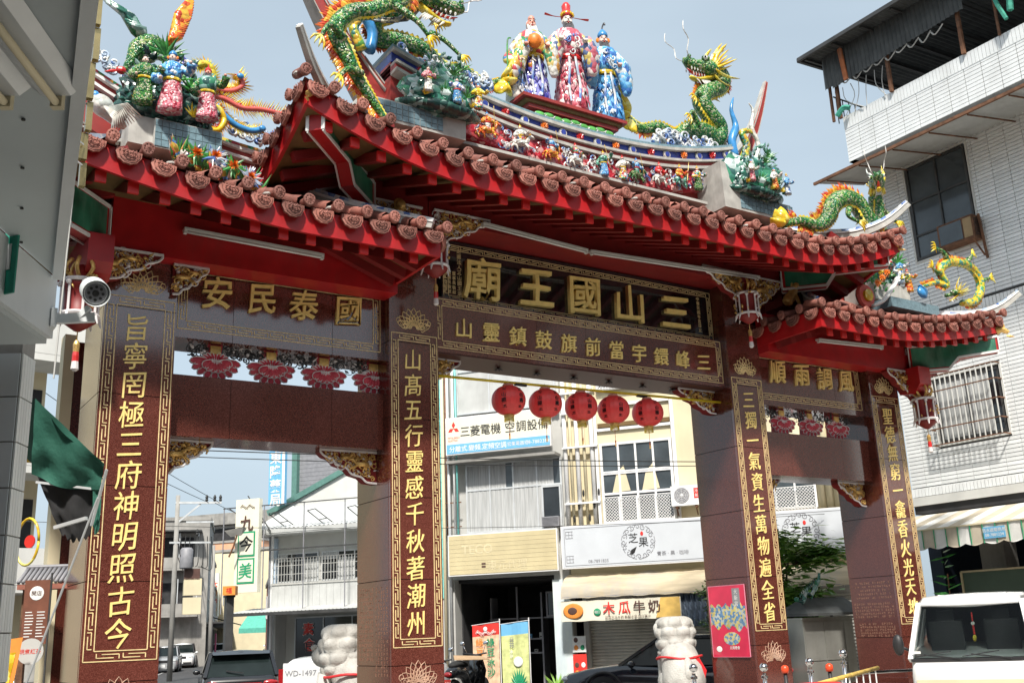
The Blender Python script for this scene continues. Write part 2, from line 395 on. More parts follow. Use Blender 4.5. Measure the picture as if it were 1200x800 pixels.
# ---- beams and inscribed panels
def beam(xl, xr, z0, z1, y0, y1, joints, m=None):
    m = m or M['granite']
    b = gp('beam', G().box(xl+.02, y0+.01, z0+.01, xr-.02, y1-.01, z1-.01), M['joint'])
    xs = [xl]+joints+[xr]
    for a, c in zip(xs, xs[1:]): sub('stone_slab', G().box(a+.003, y0, z0, c-.003, y1, z1), m, b)
    return b
for s in (-1, 1):
    xl, xr = (-6.861, -3.812) if s < 0 else (3.812, 6.861)
    j = [-6.05, -4.61] if s < 0 else [4.61, 6.05]
    b = beam(xl, xr, 5.50, 6.62, .2, .9, j)
    sub('border_frame', meander(G(), xl+.07, 5.62, xr-.05, 6.52, .199, .11), M['goldline'], b)
    cs, xs = (('安民泰國', (-6.29,-5.66,-5.05,-4.37)) if s < 0 else ('順雨調風', (4.46,5.12,5.77,6.40)))
    for c, x in zip(cs, xs): text(c, .47, 'character', M['gold'], b, (x, .18-.54, 6.17), ext=.022, bold=.006, lean=.08, squash=.95)
    beam(xl, xr, 4.197, 5.0, .2, .9, j)
b = beam(-3.0, 3.0, 5.725, 6.60, .15, .95, [-2.05,-1.1,-.1,.9,1.95])
M['underside'] = mat('dull_antiglare_granite', (.07,.025,.02), .45, .2, 30)
sub('antiglare_slab', G().box(-2.995, .16, 5.705, 2.995, .94, 5.722), M['underside'], b)  # dark dull slab added to hide the bright reflection under the beam
sub('border_frame', meander(G(), -2.95, 5.80, 2.97, 6.57, .149, .105), M['goldline'], b)
for i, c in enumerate('山靈鎮鼓旗前當宇鐶峰三'): text(c, .335, 'character', M['gold'], b, (-2.47+4.99*i/10, .135-.54, 6.14), ext=.014, bold=.006, lean=.08)
b = gp('name_plaque', G().box(-2.75, .31, 6.60, 3.0, .45, 7.62), M['joint'])
xs = [-2.75,-1.5,-.5,.5,1.5,3.0]
for a, c in zip(xs, xs[1:]): sub('stone_slab', G().box(a+.002, .30, 6.602, c-.002, .33, 7.62), M['blackstone'], b)
sub('border_frame', meander(G(), -2.72, 6.62, 2.97, 7.55, .299, .085), M['goldline'], b)
for c, x in zip('廟王國山三', (-2.04,-.99,.0,.98,2.05)): text(c, .74, 'character', M['gold'], b, (x, .26-.54, 7.05), ext=.04, bold=.012, lean=.05, squash=1.0)
for i, c in enumerate('財團法人三山國王廟'): text(c, .085, 'small_character', M['goldline'], b, (-2.43, .295-.54, 7.46-i*.088), ext=.004)
for i, c in enumerate('中華民國年吉日立'): text(c, .08, 'small_character', M['goldline'], b, (2.66, .295-.54, 7.40-i*.085), ext=.004)
for k in range(3):
    for i, c in enumerate('董事長敬獻'): text(c, .07, 'small_character', M['goldline'], b, (-2.53-k*.085, .295-.54, 7.08-i*.078), ext=.004)

# ---- carved brackets (queti): backing board, white scroll rim, gilded relief
def carve(g, inside, n, r=.012, y=0, dep=.05, rng=rnd):
    for _ in range(n):
        p = inside()
        k = rng.random()
        if k < .55: g.curl((p[0], y, p[1]), rng.uniform(.03,.075), rng.uniform(.7,1.3), rng.uniform(.6,1.2)*r, rng.random()*6.3, rng.choice((-1,1)), dep*rng.random(), 4)
        elif k < .85: g.blade((p[0], y-dep*.4, p[1]), (p[0]+rng.uniform(-.08,.08), y-dep*.7, p[1]+rng.uniform(-.06,.08)), rng.uniform(.02,.045), th=.015)
        else: g.ball((p[0], y-dep*.5, p[1]), rng.uniform(.014,.03), 6, 4)
def beast(g, x, y, z, s, d=1):
    """small running horse in relief"""
    g.tube([(x-d*.10*s,y,z),(x-d*.03*s,y-.01,z+.008*s),(x+d*.07*s,y,z+.012*s)], [.03*s,.036*s,.03*s], 6)
    g.tube([(x+d*.06*s,y,z+.015*s),(x+d*.11*s,y-.005,z+.07*s),(x+d*.16*s,y-.005,z+.06*s)], [.024*s,.018*s,.012*s], 5)
    for lx, fx in ((-.09,-.13),(-.06,-.04),(.05,.10),(.07,.14)):
        g.tube([(x+d*lx*s,y-.008,z-.01*s),(x+d*fx*s,y-.01,z-.05*s),(x+d*(fx+.015)*s,y-.008,z-.085*s)], [.013*s,.009*s,.007*s], 4)
    g.tube([(x-d*.10*s,y,z+.01*s),(x-d*.16*s,y,z-.02*s)], [.012*s,.004*s], 4)
def bracket(x, z, w, h, y0, y1, side, parent=None, n=60):
    """top inner corner at (x,z); spreads along side (+1 right, -1 left) by w, down by h"""
    prof = [(0,0),(1,0),(1,-.10),(.93,-.22),(.80,-.30),(.72,-.46),(.55,-.55),(.45,-.74),(.28,-.82),(.18,-.97),(0,-1)]
    o = [(x+side*a*w, z+b*h) for a, b in prof]
    if side < 0: o = o[::-1]
    br = gp('carved_bracket', G().prism(o, y0+.03, y1), M['reddark'])
    rim = [(x+side*a*w, y0+.01, z+b*h) for a, b in prof[1:]]
    sub('rim', G().tube(cat(rim, 3), .016, 5), M['whiteline'], br)
    sub('rim', G().box(min(x, x+side*w), y0-.005, z-.03, max(x, x+side*w), y0+.05, z-.002), M['whiteline'], br)
    def ins():
        while True:
            a, b = rnd.random(), rnd.random()
            if a < 1-b*b*.95-.06*b: return (x+side*(.04+a*.88)*w, z-(.06+b*.86)*h)
    g = G(); carve(g, ins, n, .011, y0+.03)
    beast(g, x+side*w*.3, y0-.01, z-h*.45, min(w, h)*1.1/.35*.35*2.2, side); beast(g, x+side*w*.55, y0-.01, z-h*.25, min(w, h)*1.6, -side)
    sub('carving', g, M['goldcarve'], br, True, kind='stuff')
    g = G(); carve(g, ins, n//2, .012, y0+.032, .03); sub('carving', g, M['whiteline'], br, kind='stuff')
    return br
for x, z, w, h, sd in [(-6.861,4.195,.66,.46,1),(-3.812,4.195,.86,.46,-1),(3.812,4.195,.66,.46,1),(6.861,4.195,.74,.46,-1),
                       (-3.0,5.713,.62,.43,1),(3.0,5.713,.86,.42,-1)]:
    bracket(x, z, w, h, .42, .62, sd, n=70)
# upper brackets in front of pillars under the eaves
bracket(-8.05, 6.42, .90, .52, -.3, -.12, 1, n=90)
bracket(8.16, 6.42, 1.02, .62, -.3, -.12, -1, n=90)
bracket(-6.95, 6.40, .45, .42, -.1, -.02, 1, n=40)
for s in (-1, 1):
    bracket(s*3.22, 7.80, .98, .52, -.36, -.2, -s, n=90)
    bracket(s*3.42, 7.78, .80, .62, -.36, -.2, s, n=80)

# ---- lotus supports between the two side beams
def lotus(x, zb, zt, y, full=1, side=0):
    h = zt-zb
    l = gp('lotus_support', G().prism([(x-.1,zb),(x+.1,zb),(x+.07,zb+h*.55),(x+.1,zt),(x-.1,zt),(x-.07,zb+h*.55)], y, y+.2), M['pink'])
    gpet = G(); gl = G(); W_ = ((0,0),(.22,.5),(.5,.95),(.75,1),(.92,.6),(1,0))
    def petal(b, t_, wd, yy, th=.03):
        b, t_ = Vector((b[0],0,b[1])), Vector((t_[0],0,t_[1])); d = t_-b; n_ = Vector((-d.z,0,d.x)).normalized()*wd
        R_s = [b+d*t+n_*w for t, w in W_]+[b+d*t-n_*w for t, w in W_[-2:0:-1]]; k = len(R_s); c = (b+t_)/2
        gpet.add([(p.x, yy, p.z) for p in R_s]+[(c.x, yy-th, c.z)]+[(p.x, yy+.03, p.z) for p in R_s], [(q, (q+1)%k, k) for q in range(k)]+[((q+1)%k, q, q+k+1, (q+1)%k+k+1) for q in range(k)])
        gl.tube([(p.x, yy-.008, p.z) for p in R_s]+[(R_s[0].x, yy-.008, R_s[0].z)], .0065, 4, False)
    for lay, rr in ((0, 1.), (1, .66)):
        for k in range(-4, 5):
            if lay and abs(k) > 3: continue
            a = k*.36+(.18 if lay else 0); tx, tz = x+.35*rr*math.sin(a), zb+h*.56-(h*.56-.004)*math.cos(a)*rr*.995
            petal((x+.05*math.sin(a), zb+h*.56), (tx, tz), .052, y-.02-.03*lay-.003*abs(k))
    for k in range(-4, 5):
        a = k*.3; petal((x+.04*math.sin(a), zb+h*.5), (x+.22*math.sin(a), zb+h*.5+.15*math.cos(a)), .03, y-.015-.003*abs(k))
    sub('petals', gpet, M['pink'], l); sub('petal_outline', gl, M['whiteline'], l)
    sub('gilt_block', G().box(x-.07, y-.03, zt-.13, x+.07, y+.05, zt-.02), M['goldcarve'], l)
    g = G(); carve(g, lambda: (x+rnd.choice((-1,1))*rnd.uniform(.09,.37), zt-rnd.uniform(.02,.17)), 46, .011, y+.02); sub('scroll', g, M['darkscroll'], l)
    g = G(); carve(g, lambda: (x+rnd.choice((-1,1))*rnd.uniform(.09,.37), zt-rnd.uniform(.02,.17)), 12, .005, y-.0); sub('scroll', g, M['whiteline'], l)
for s in (-1, 1):
    for k in range(4): lotus(s*(6.22-.78*k), 5.0, 5.5, .40)
# dark star rosettes under the main beam
for x in (-1.6,-.85,-.1,.65,1.4,2.1):
    g = G()
    for k in range(8): g.blade((x, .55, 5.71), (x+.09*math.cos(k*PI/4), .55+.09*math.sin(k*PI/4), 5.66), .05, (0,0,-1))
    gp('rosette', g, M['darkscroll'])

# ---------------------------------------------------------------- roofs
cap = G(); cap.lathe([(.0,-.035),(.035,-.04),(.045,-.03),(.062,-.028),(.078,-.036),(.098,-.03),(.102,0),(.095,.03)], n=14, ax='y')
cap.v = [(x, y, z if z > 0 or abs(x) > .07 else z*1.28) for x, y, z in cap.v]
cap.blade((-.03,-.03,.03), (.03,-.04,-.03), .03); cap.tube([(0,0,.0),(0,.12,.02),(0,.34,.10)], [.083,.08,.08], 10)
for a in range(9): cap.ball((.068*math.cos(a*.7), -.033, .068*math.sin(a*.7)), .012, 5, 3)
cap.v = [(x*.76, y, z*.76+.01) for x, y, z in cap.v]
cap_me = None
drip = G(); o = []
for i in range(13):
    a = PI*i/12; r = 1+.05*(i % 2)
    o.append((-.185*math.cos(a)*r, -.215*math.sin(a)**.8*r if 0 < i < 12 else 0))
n = len(o); k0 = 0
front = [(p[0], -.045+.9*p[0]**2, p[1]) for p in o]+[(p[0]*.98, .0+.9*p[0]**2, p[1]+.005) for p in o]
drip.add(front, [tuple(range(n))[::-1], tuple(range(n, 2*n))]+[(i, i+1, i+1+n, i+n) for i in range(n-1)]+[(n-1, 0, n, 2*n-1)])
for rr, th in ((.78,.007),(.52,.009),(.25,.012)):
    drip.tube([(p[0]*rr, -.052+.9*(p[0]*rr)**2, p[1]*rr-.012) for p in o], th, 4, False)
for a in (-.11,-.06,0,.06,.11): drip.blade((a*.4,-.05,-.03), (a*1.1,-.055,-.12+abs(a)*.35), .03, th=.014)
drip.add([(-.17,-.01,.02),(.17,-.01,.02),(.17,.34,.05),(-.17,.34,.05),(0,.0,-.03),(0,.34,.01)], [(0,4,5,3),(4,1,2,5)])
cap_me = cap.obj('cap_tile', M['tile'], None, True).data; bpy.data.objects.remove(bpy.data.objects['cap_tile'])
drip.v = [(x*.78, y, z*.86) for x, y, z in drip.v]
drip_me = drip.obj('drip_tile', M['tile'], None, False).data; bpy.data.objects.remove(bpy.data.objects['drip_tile'])

def make_roof(xl, xr, y0, y1, zb, lift, fx, rise, fasc, nx, raf_y, name, ends):
    hy = (y1-y0)/2; yc = (y0+y1)/2
    def Z(x, y):
        t = max(0, min((y-y0)/hy, (y1-y)/hy, (x-xl)/hy, (xr-x)/hy, 1))
        fy = min(1, abs(y-yc)/hy)**1.7
        return zb+lift*fx(x)*fy+rise*(.62*t+.38*t*t)
    # covering sheet, 2 skins
    NX, NY = 44, 14
    def sheet(dz, inset):
        g = G(); vs = []
        for j in range(NY+1):
            for i in range(NX+1):
                x = xl+inset+(xr-xl-2*inset)*i/NX; y = y0+inset+(y1-y0-2*inset)*j/NY; vs.append((x, y, Z(x, y)+dz))
        fs = [(j*(NX+1)+i, j*(NX+1)+i+1, (j+1)*(NX+1)+i+1, (j+1)*(NX+1)+i) for j in range(NY) for i in range(NX)]
        return g.add(vs, fs)
    rf = gp(name, sheet(-.04, .03), M['tile'], smooth=True)
    # soffit: flatter, just under the rafters
    def Zs(x, y):
        t = max(0, min((y-y0)/hy, (y1-y)/hy, (x-xl)/hy, (xr-x)/hy, 1)); fy = min(1, abs(y-yc)/hy)**1.7
        return zb+lift*fx(x)*fy+.72*t
    g = G(); vs = []
    for j in range(NY+1):
        for i in range(NX+1):
            x = xl+.12+(xr-xl-.24)*i/NX; y = y0+.12+(y1-y0-.24)*j/NY; vs.append((x, y, Zs(x, y)-fasc+.07))
    g.add(vs, [(j*(NX+1)+i, (j+1)*(NX+1)+i, (j+1)*(NX+1)+i+1, j*(NX+1)+i+1) for j in range(NY) for i in range(NX)])
    sub('soffit', g, M['ochre'], rf, True)
    # fascia boards
    def fascia(pts, nrm):
        g = G(); n = len(pts); vs = []
        for off in (0, .05):
            for zz in (-.06, -fasc):
                for p in pts: vs.append((p[0]+nrm[0]*off, p[1]+nrm[1]*off, p[2]+zz))
        fs = []
        for a, b in ((0,1),(3,2),(1,3),(2,0)):
            for i in range(n-1): fs.append((a*n+i, a*n+i+1, b*n+i+1, b*n+i))
        fs += [(0,n,3*n,2*n),(n-1,3*n-1,4*n-1,2*n-1)]
        return sub('fascia', g.add(vs, fs), M['red'], rf)
    K = 40
    fascia([(xl+.07+(xr-xl-.14)*i/K, y0+.07, Z(xl+(xr-xl)*i/K, y0)) for i in range(K+1)], (0, 1))
    fascia([(xl+.07+(xr-xl-.14)*i/K, y1-.07, Z(xl+(xr-xl)*i/K, y1)) for i in range(K+1)], (0, -1))
    for sx, xe in ((1, xl), (-1, xr)):
        fascia([(xe+sx*.07, y0+.12+(y1-y0-.24)*i/16, Z(xe, y0+(y1-y0)*i/16)) for i in range(17)], (sx, 0))
    # tiles along the front eave
    step = (xr-xl)/nx
    for i in range(nx+1):
        x = xl+.02+(xr-xl-.04)*i/nx; z = Z(x, y0)
        tilt = math.atan((Z(x+.1, y0)-Z(x-.1, y0))/.2)
        link('cap_tile', cap_me, rf, (x, y0-.03-.54, z+.02), (rnd.uniform(-.1,.1), -tilt+rnd.uniform(-.1,.1), rnd.uniform(-.12,.12)))
        if i < nx:
            x2 = x+step/2; z2 = Z(x2, y0); tilt = math.atan((Z(x2+.1, y0)-Z(x2-.1, y0))/.2)
            link('drip_tile', drip_me, rf, (x2, y0-.54, z2-.06), (rnd.uniform(-.14,.06), -tilt+rnd.uniform(-.07,.07), rnd.uniform(-.06,.06)))
        if rnd.random() < .35: sub('mortar_patch', G().ball((x+rnd.uniform(-.1,.1), y0+.16, z+.05), (.08,.07,.03), 7, 5), M['mortar'], rf)
        # row of barrel tiles running up the slope
        top = min(yc, y0+min(x-xl, xr-x)); 
        if top > y0+.3:
            P = [(x, y0+.2+(top-y0-.2)*k/5, Z(x, y0+.2+(top-y0-.2)*k/5)+.02) for k in range(6)]
            sub('tile_row', G().tube(P, .08, 7, False), M['tile'], rf, True)
    for sx, xe in ((1, xl), (-1, xr)):
        ny = int((y1-y0)/step)
        for i in range(ny+1):
            y = y0+(y1-y0)*i/ny; z = Z(xe, y)
            tl = math.atan((Z(xe, min(y1, y+.1))-Z(xe, max(y0, y-.1)))/.2)
            R = Matrix.Rotation(-sx*PI/2, 4, 'Z') @ Matrix.Rotation((tl if sx > 0 else -tl), 4, 'Y') 
            if i > 0: link('cap_tile', cap_me, rf, (xe-sx*.03, y-.54, z+.02), R.to_euler())
            if i < ny:
                y2 = y+(y1-y0)/ny/2
                link('drip_tile', drip_me, rf, (xe, y2-.54, Z(xe, y2)-.055), R.to_euler())
    # rafters
    nr = int((xr-xl-.7)/.375)
    for i in range(nr+1):
        x = xl+.42+(xr-xl-.84)*i/nr; z = Z(x, y0)-fasc
        e = raf_y
        sub('rafter', G().bar((x, y0+.22, z-.03), (x, e, z+.46), .11, .13), M['reddark'], rf)
        sub('rafter_end', G().cbox((x, y0+.20, z-.032), (.125, .04, .135)), M['redend'], rf)
    for sx, xe in ((1, xl), (-1, xr)):
        nr = int((y1-y0-.9)/.375)
        for i in range(nr+1):
            y = y0+.5+(y1-y0-1.)*i/nr; z = Z(xe, y)-fasc
            sub('rafter', G().bar((xe+sx*.22, y, z-.03), (xe+sx*1.5, y, z+.44), .11, .13), M['reddark'], rf)
    return rf, Z
fc = lambda x: (max(0, abs(x)-3.3)/2.64)**1.7
roofC, ZC = make_roof(-5.94, 5.94, -1.9, 2.98, 7.93, .63, fc, 1.5, .40, 30, -.3, 'main_roof', 1)
fl = lambda x: (max(0, -x-5.7)/3.6)**1.5
fr = lambda x: (max(0, x-5.7)/3.6)**1.5
roofL, ZL = make_roof(-9.32, -3.72, -1.6, 2.68, 6.92, .56, fl, 1.15, .38, 14, -.25, 'side_roof', 1)
roofR, ZR = make_roof(3.72, 9.32, -1.6, 2.68, 6.92, .56, fr, 1.15, .38, 14, -.25, 'side_roof', 1)
# red eave beams
for s in (-1, 1):
    a, b_ = sorted((s*3.80, s*7.78))
    gp('eave_beam', G().box(a, -.26, 6.40, b_, .14, 7.12), M['red'])
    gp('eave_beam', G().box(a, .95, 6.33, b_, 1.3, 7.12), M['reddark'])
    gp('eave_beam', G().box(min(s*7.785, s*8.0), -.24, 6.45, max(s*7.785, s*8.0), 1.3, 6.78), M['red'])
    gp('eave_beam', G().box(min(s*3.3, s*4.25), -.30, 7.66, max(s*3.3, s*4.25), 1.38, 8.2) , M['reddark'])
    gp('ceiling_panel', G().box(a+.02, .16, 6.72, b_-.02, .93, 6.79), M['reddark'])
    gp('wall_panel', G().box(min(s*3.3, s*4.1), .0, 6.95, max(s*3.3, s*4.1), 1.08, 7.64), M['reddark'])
gp('eave_beam', G().box(-3.29, -.31, 7.62, 3.29, .02, 8.15), M['reddark'])
gp('ceiling_panel', G().box(-3.28, .03, 7.64, 3.28, 1.3, 7.70), M['reddark'])
gp('back_panel', G().box(-2.99, .47, 6.61, 2.99, .6, 7.63), M['granite_dark'])

# stepped hip boards running out diagonally to each corner: green panel, white border, red underside
def stepboard(x0, y0, s, prof, th=.2):
    """prof: outline in (distance along the diagonal, z)"""
    T = Matrix.Translation((s*x0, y0, 0)) @ Matrix.Rotation(-PI/4 if s > 0 else -3*PI/4, 4, 'Z')
    p = gp('gable_board', G(T).prism(prof, -th/2, th/2), M['red'])
    c = (sum(q[0] for q in prof)/len(prof), sum(q[1] for q in prof)/len(prof))
    n = len(prof); g = G(T)
    for sd in (-1, 1):
        for i in range(n):
            q, r = prof[i], prof[(i+1) % n]
            g.bar((q[0], sd*(th/2+.006), q[1]), (r[0], sd*(th/2+.006), r[1]), .02, .045)
    sub('border', g, M['white'], p)
    ins = [(c[0]+(q[0]-c[0])*.94, c[1]+(q[1]-c[1])*.84) for q in prof]
    sub('green_panel', G(T).prism(ins, -th/2-.004, -th/2+.006), M['greenglaze'], p)
    sub('green_panel', G(T).prism(ins, th/2-.006, th/2+.004), M['greenglaze'], p)
    # gilded beast head at the tip
    e = prof[3]; g = G(T)
    g.tube(cat([(e[0],0,e[1]+.12),(e[0]+.12,0,e[1]+.16),(e[0]+.25,0,e[1]+.08)],3), [.08,.09,.085,.07,.06,.05,.04], 7)
    for k in range(9): g.blade((e[0]+.03+.02*k,0,e[1]+.2), (e[0]-.1+.03*k,rnd.uniform(-.08,.08),e[1]+.33+.02*rnd.random()), .05)
    g.blade((e[0]+.2,0,e[1]+.02),(e[0]+.36,0,e[1]-.02),.06)
    sub('beast_head', g, M['goldcarve'], p)
    return p
for s in (-1, 1):
    stepboard(4.3, -.3, s, [(0,7.62),(0,8.0),(1.3,8.06),(1.95,8.2),(1.95,7.9),(.99,7.88),(.80,7.62)])
    stepboard(7.9, -.25, s, [(0,6.40),(0,6.92),(1.0,6.94),(1.74,6.99),(1.74,6.69),(.95,6.62),(.74,6.40)])
# ---------------------------------------------------------------- ridges (parts of the gateway)
K_ = {}
K_['green'] = chips('green_scale_porcelain', [(.01,.07,.015),(.03,.18,.03),(.08,.30,.05),(.02,.11,.02),(.25,.34,.10),(.02,.17,.07),(.45,.45,.3)], 34)
K_['flame'] = chips('orange_flame_porcelain', [(.65,.13,.02),(.75,.30,.03),(.55,.06,.02),(.80,.45,.05)], 14)
K_['yellow'] = chips('yellow_porcelain', [(.80,.55,.03),(.85,.68,.06),(.72,.45,.02),(.82,.74,.2)], 9)
K_['rock'] = chips('dark_green_rock_porcelain', [(.012,.045,.04),(.02,.09,.07),(.01,.03,.03),(.05,.16,.12),(.22,.33,.30),(.015,.06,.05)], 11)
K_['rockpale'] = chips('jade_rock_porcelain', [(.05,.20,.15),(.25,.42,.38),(.03,.10,.09),(.5,.6,.58),(.04,.22,.12)], 9)
K_['blue'] = chips('blue_robe_porcelain', [(.05,.25,.55),(.15,.45,.75),(.65,.72,.75),(.04,.15,.45),(.2,.5,.8)], 22)
K_['pinkrobe'] = chips('rose_robe_porcelain', [(.55,.10,.14),(.70,.35,.38),(.75,.70,.66),(.42,.04,.07),(.7,.25,.3)], 22)
K_['violet'] = chips('violet_robe_porcelain', [(.08,.08,.42),(.15,.13,.55),(.6,.6,.7),(.05,.05,.25),(.3,.3,.65)], 22)
K_['whitechip'] = chips('white_porcelain', [(.70,.68,.62),(.62,.66,.62),(.75,.72,.66),(.55,.50,.45)], 12)
K_['motley2'] = chips('white_green_robe_porcelain', [(.7,.68,.62),(.6,.66,.55),(.65,.3,.06),(.08,.32,.15),(.72,.7,.66),(.7,.55,.2)], 22)
K_['motley3'] = chips('rose_white_robe_porcelain', [(.72,.66,.62),(.6,.25,.28),(.72,.7,.66),(.65,.5,.15),(.5,.1,.14),(.1,.15,.3)], 22)
K_['motley'] = chips('motley_porcelain', [(.7,.65,.6),(.65,.3,.05),(.05,.25,.1),(.7,.55,.1),(.6,.08,.1),(.1,.25,.55)], 12)
K_['redchip'] = chips('crimson_wave_porcelain', [(.50,.03,.05),(.60,.10,.11),(.70,.35,.33),(.38,.02,.04)], 12)
K_['cloud'] = chips('blue_white_cloud_porcelain', [(.7,.72,.74),(.45,.55,.7),(.1,.2,.5),(.75,.75,.72)], 10)
K_['leaf'] = mat('porcelain_leaf', (.05,.24,.05), .3, .5, 9)
K_['skin'] = mat('painted_face', (.72,.50,.42), .45, .1, 20)
K_['pale'] = mat('pale_painted_face', (.75,.66,.58), .45, .1, 20)
K_['ruddy'] = mat('ruddy_painted_face', (.65,.28,.2), .45, .1, 20)
K_['black'] = mat('black_glaze', (.012,.012,.014), .3, .2)
K_['greybeard'] = mat('grey_beard', (.10,.10,.11), .5, .3, 20)
K_['whitebeard'] = mat('white_beard', (.7,.68,.64), .5, .2, 20)
K_['orange'] = mat('orange_petals', (.75,.20,.02), .45, .35, 20)
K_['redg'] = mat('red_glaze', (.55,.03,.03), .28, .2, 10)
K_['coral'] = mat('coral_glaze', (.65,.12,.10), .3, .2, 5)
K_['greyfeather'] = chips('grey_feather_porcelain', [(.10,.13,.15),(.25,.28,.28),(.45,.42,.3),(.06,.08,.09)], 18)
K_['azure'] = mat('azure_glaze', (.05,.25,.55), .25, .3, 7)

def arc_band(xs, zf, y0, y1, zl, zh, m, name, parent=None):
    """curved horizontal band following zf(x)"""
    g = G(); n = len(xs); vs = []
    for y in (y0, y1):
        for h in (zl, zh):
            for x in xs: vs.append((x, y, zf(x)+(h(x) if callable(h) else h)))
    fs = []
    for a, b in ((0,1),(3,2),(2,0),(1,3)):
        for i in range(n-1): fs.append((a*n+i, a*n+i+1, b*n+i+1, b*n+i))
    fs += [(0,n,3*n,2*n),(n-1,3*n-1,4*n-1,2*n-1)]
    g.add(vs, fs)
    return sub(name, g, m, parent) if parent else gp(name, g, m)
rz = lambda x: .50*(abs(x)/3.56)**2.2
xs = [-3.7+7.4*i/36 for i in range(37)]
ridge = arc_band(xs, rz, .12, .96, -8.9+8.9+8.7, 9.84, M['redtrim'], 'main_ridge')
sb = lambda *a: arc_band(*a, parent=ridge)
sb([-3.1+6.2*i/30 for i in range(31)], rz, -.02, .12, 9.18, 9.58, K_['redchip'], 'wave_panel')
sb(xs, rz, -.10, 1.04, 9.60, 9.655, M['mortar'], 'trim'); sb(xs, rz, -.05, 1.0, 9.66, 9.74, M['redtrim'], 'trim')
sb(xs, rz, -.10, 1.04, 9.745, 9.79, M['mortar'], 'trim'); sb([-2.7+5.4*i/30 for i in range(31)], lambda x: 0, -.16, 1.1, 9.12, 9.17, M['mortar'], 'trim')
sb(xs, rz, .08, .99, 9.84, 10.0, M['cobalt'], 'flower_band')
sb(xs, rz, -.0, 1.07, 10.005, 10.06, M['mortar'], 'trim'); sb(xs, rz, .03, 1.04, 10.065, 10.12, M['bluetile'], 'trim')
def blossom(g, c, r, n=12, layers=3):
    for l in range(layers):
        for k in range(n-l*2):
            a = 2*PI*(k+.5*l)/(n-l*2); q = r*(1-.28*l)
            g.blade((c[0], c[1]-.02*l, c[2]), (c[0]+q*math.cos(a), c[1]-.02-.03*l, c[2]+q*math.sin(a)), r*.42, th=r*.15)
    g.ball((c[0], c[1]-.05, c[2]), r*.22, 6, 4); return g
for i, x in enumerate([-3.2,-2.4,-1.6,-.81,-.05,.75,1.58,2.4,3.15]):
    sub('blossom', blossom(G(), (x, .06, 9.92+rz(x)), .095), K_['orange'] if i % 2 else K_['redg'], ridge)
    g = G().lathe([(.075,-.03),(.085,0),(.075,.03)], (x+.4, .07, 9.92+rz(x+.4)), 12, 'y'); sub('medallion', g, K_['whitechip'], ridge)
    sub('medallion_core', G().lathe([(.05,-.045),(.05,0)], (x+.4, .07, 9.92+rz(x+.4)), 10, 'y'), M['cobalt'], ridge)
# swallowtail ends
def swallow(s):
    pts = cat(([(3.55,9.35),(3.9,9.75),(4.3,10.35),(4.75,11.05),(5.15,11.85),(5.5,12.75)]+([(5.62,13.5)] if s < 0 else [])), 4)
    def strip(o0, o1, y0, y1, m, name):
        g = G(); n = len(pts); vs = []
        for y in (y0, y1):
            for o in (o0, o1):
                for i, p in enumerate(pts):
                    a = Vector(pts[min(i+1,n-1)])-Vector(pts[max(i-1,0)]); a.normalize(); k = .85*(1-.86*(i/(n-1))**.8)
                    vs.append((s*(p[0]-a.y*o*k), .54+(y-.54)*k, p[1]+a.x*o*k))
        fs = []
        for a, b in ((0,1),(3,2),(2,0),(1,3)):
            for i in range(n-1): fs.append((a*n+i, a*n+i+1, b*n+i+1, b*n+i))
        fs += [(0,n,3*n,2*n),(n-1,3*n-1,4*n-1,2*n-1)]
        return sub(name, g.add(vs, fs), m, ridge)
    strip(0, .42, .22, .86, M['redtrim'], 'swallowtail'); strip(.425, .47, .16, .92, M['mortar'], 'trim')
    strip(.475, .56, .24, .84, K_['coral'], 'trim'); strip(.565, .60, .2, .88, M['mortar'], 'trim')
    strip(-.05, -.005, .18, .9, M['mortar'], 'trim')
for s in (-1, 1): swallow(s)
# curved pedestals carrying the rock groups
for s in (-1, 1):
    o = [(2.75,8.95),(4.75,8.95),(4.6,9.1),(4.5,9.30),(3.1,9.30),(2.95,9.5),(2.85,9.85),(2.72,9.85)]
    o = [(x*s, z) for x, z in o]
    p = gp('rock_pedestal', G().prism(o if s > 0 else o[::-1], -.55, .2), M['mortar'])
    for k in range(14):
        for r in range(3): sub('mosaic_tile', G().box(s*3.2+s*k*.1-.044, -.562, 9.0+r*.095, s*3.2+s*k*.1+.044, -.55, 9.085+r*.095), M['bluetile'], p)
# side ridges
def side_ridge(s):
    zf = lambda x: 8.18+.95*max(0, (abs(x)-5.6)/3.0)**1.9
    xs = [s*(4.9+3.75*i/24) for i in range(25)]
    r = arc_band(xs, zf, .26, .84, -.6, .0, M['redtrim'], 'side_ridge')
    arc_band(xs, zf, .18, .92, .005, .05, M['white'], 'trim', r); arc_band(xs, zf, .22, .88, .055, .13, M['redtrim'], 'trim', r)
    arc_band(xs, zf, .16, .94, .135, .18, M['white'], 'trim', r); arc_band(xs, zf, .22, .88, .19, .26, K_['motley'], 'trim', r)
    return zf
zside = side_ridge(-1); side_ridge(1)
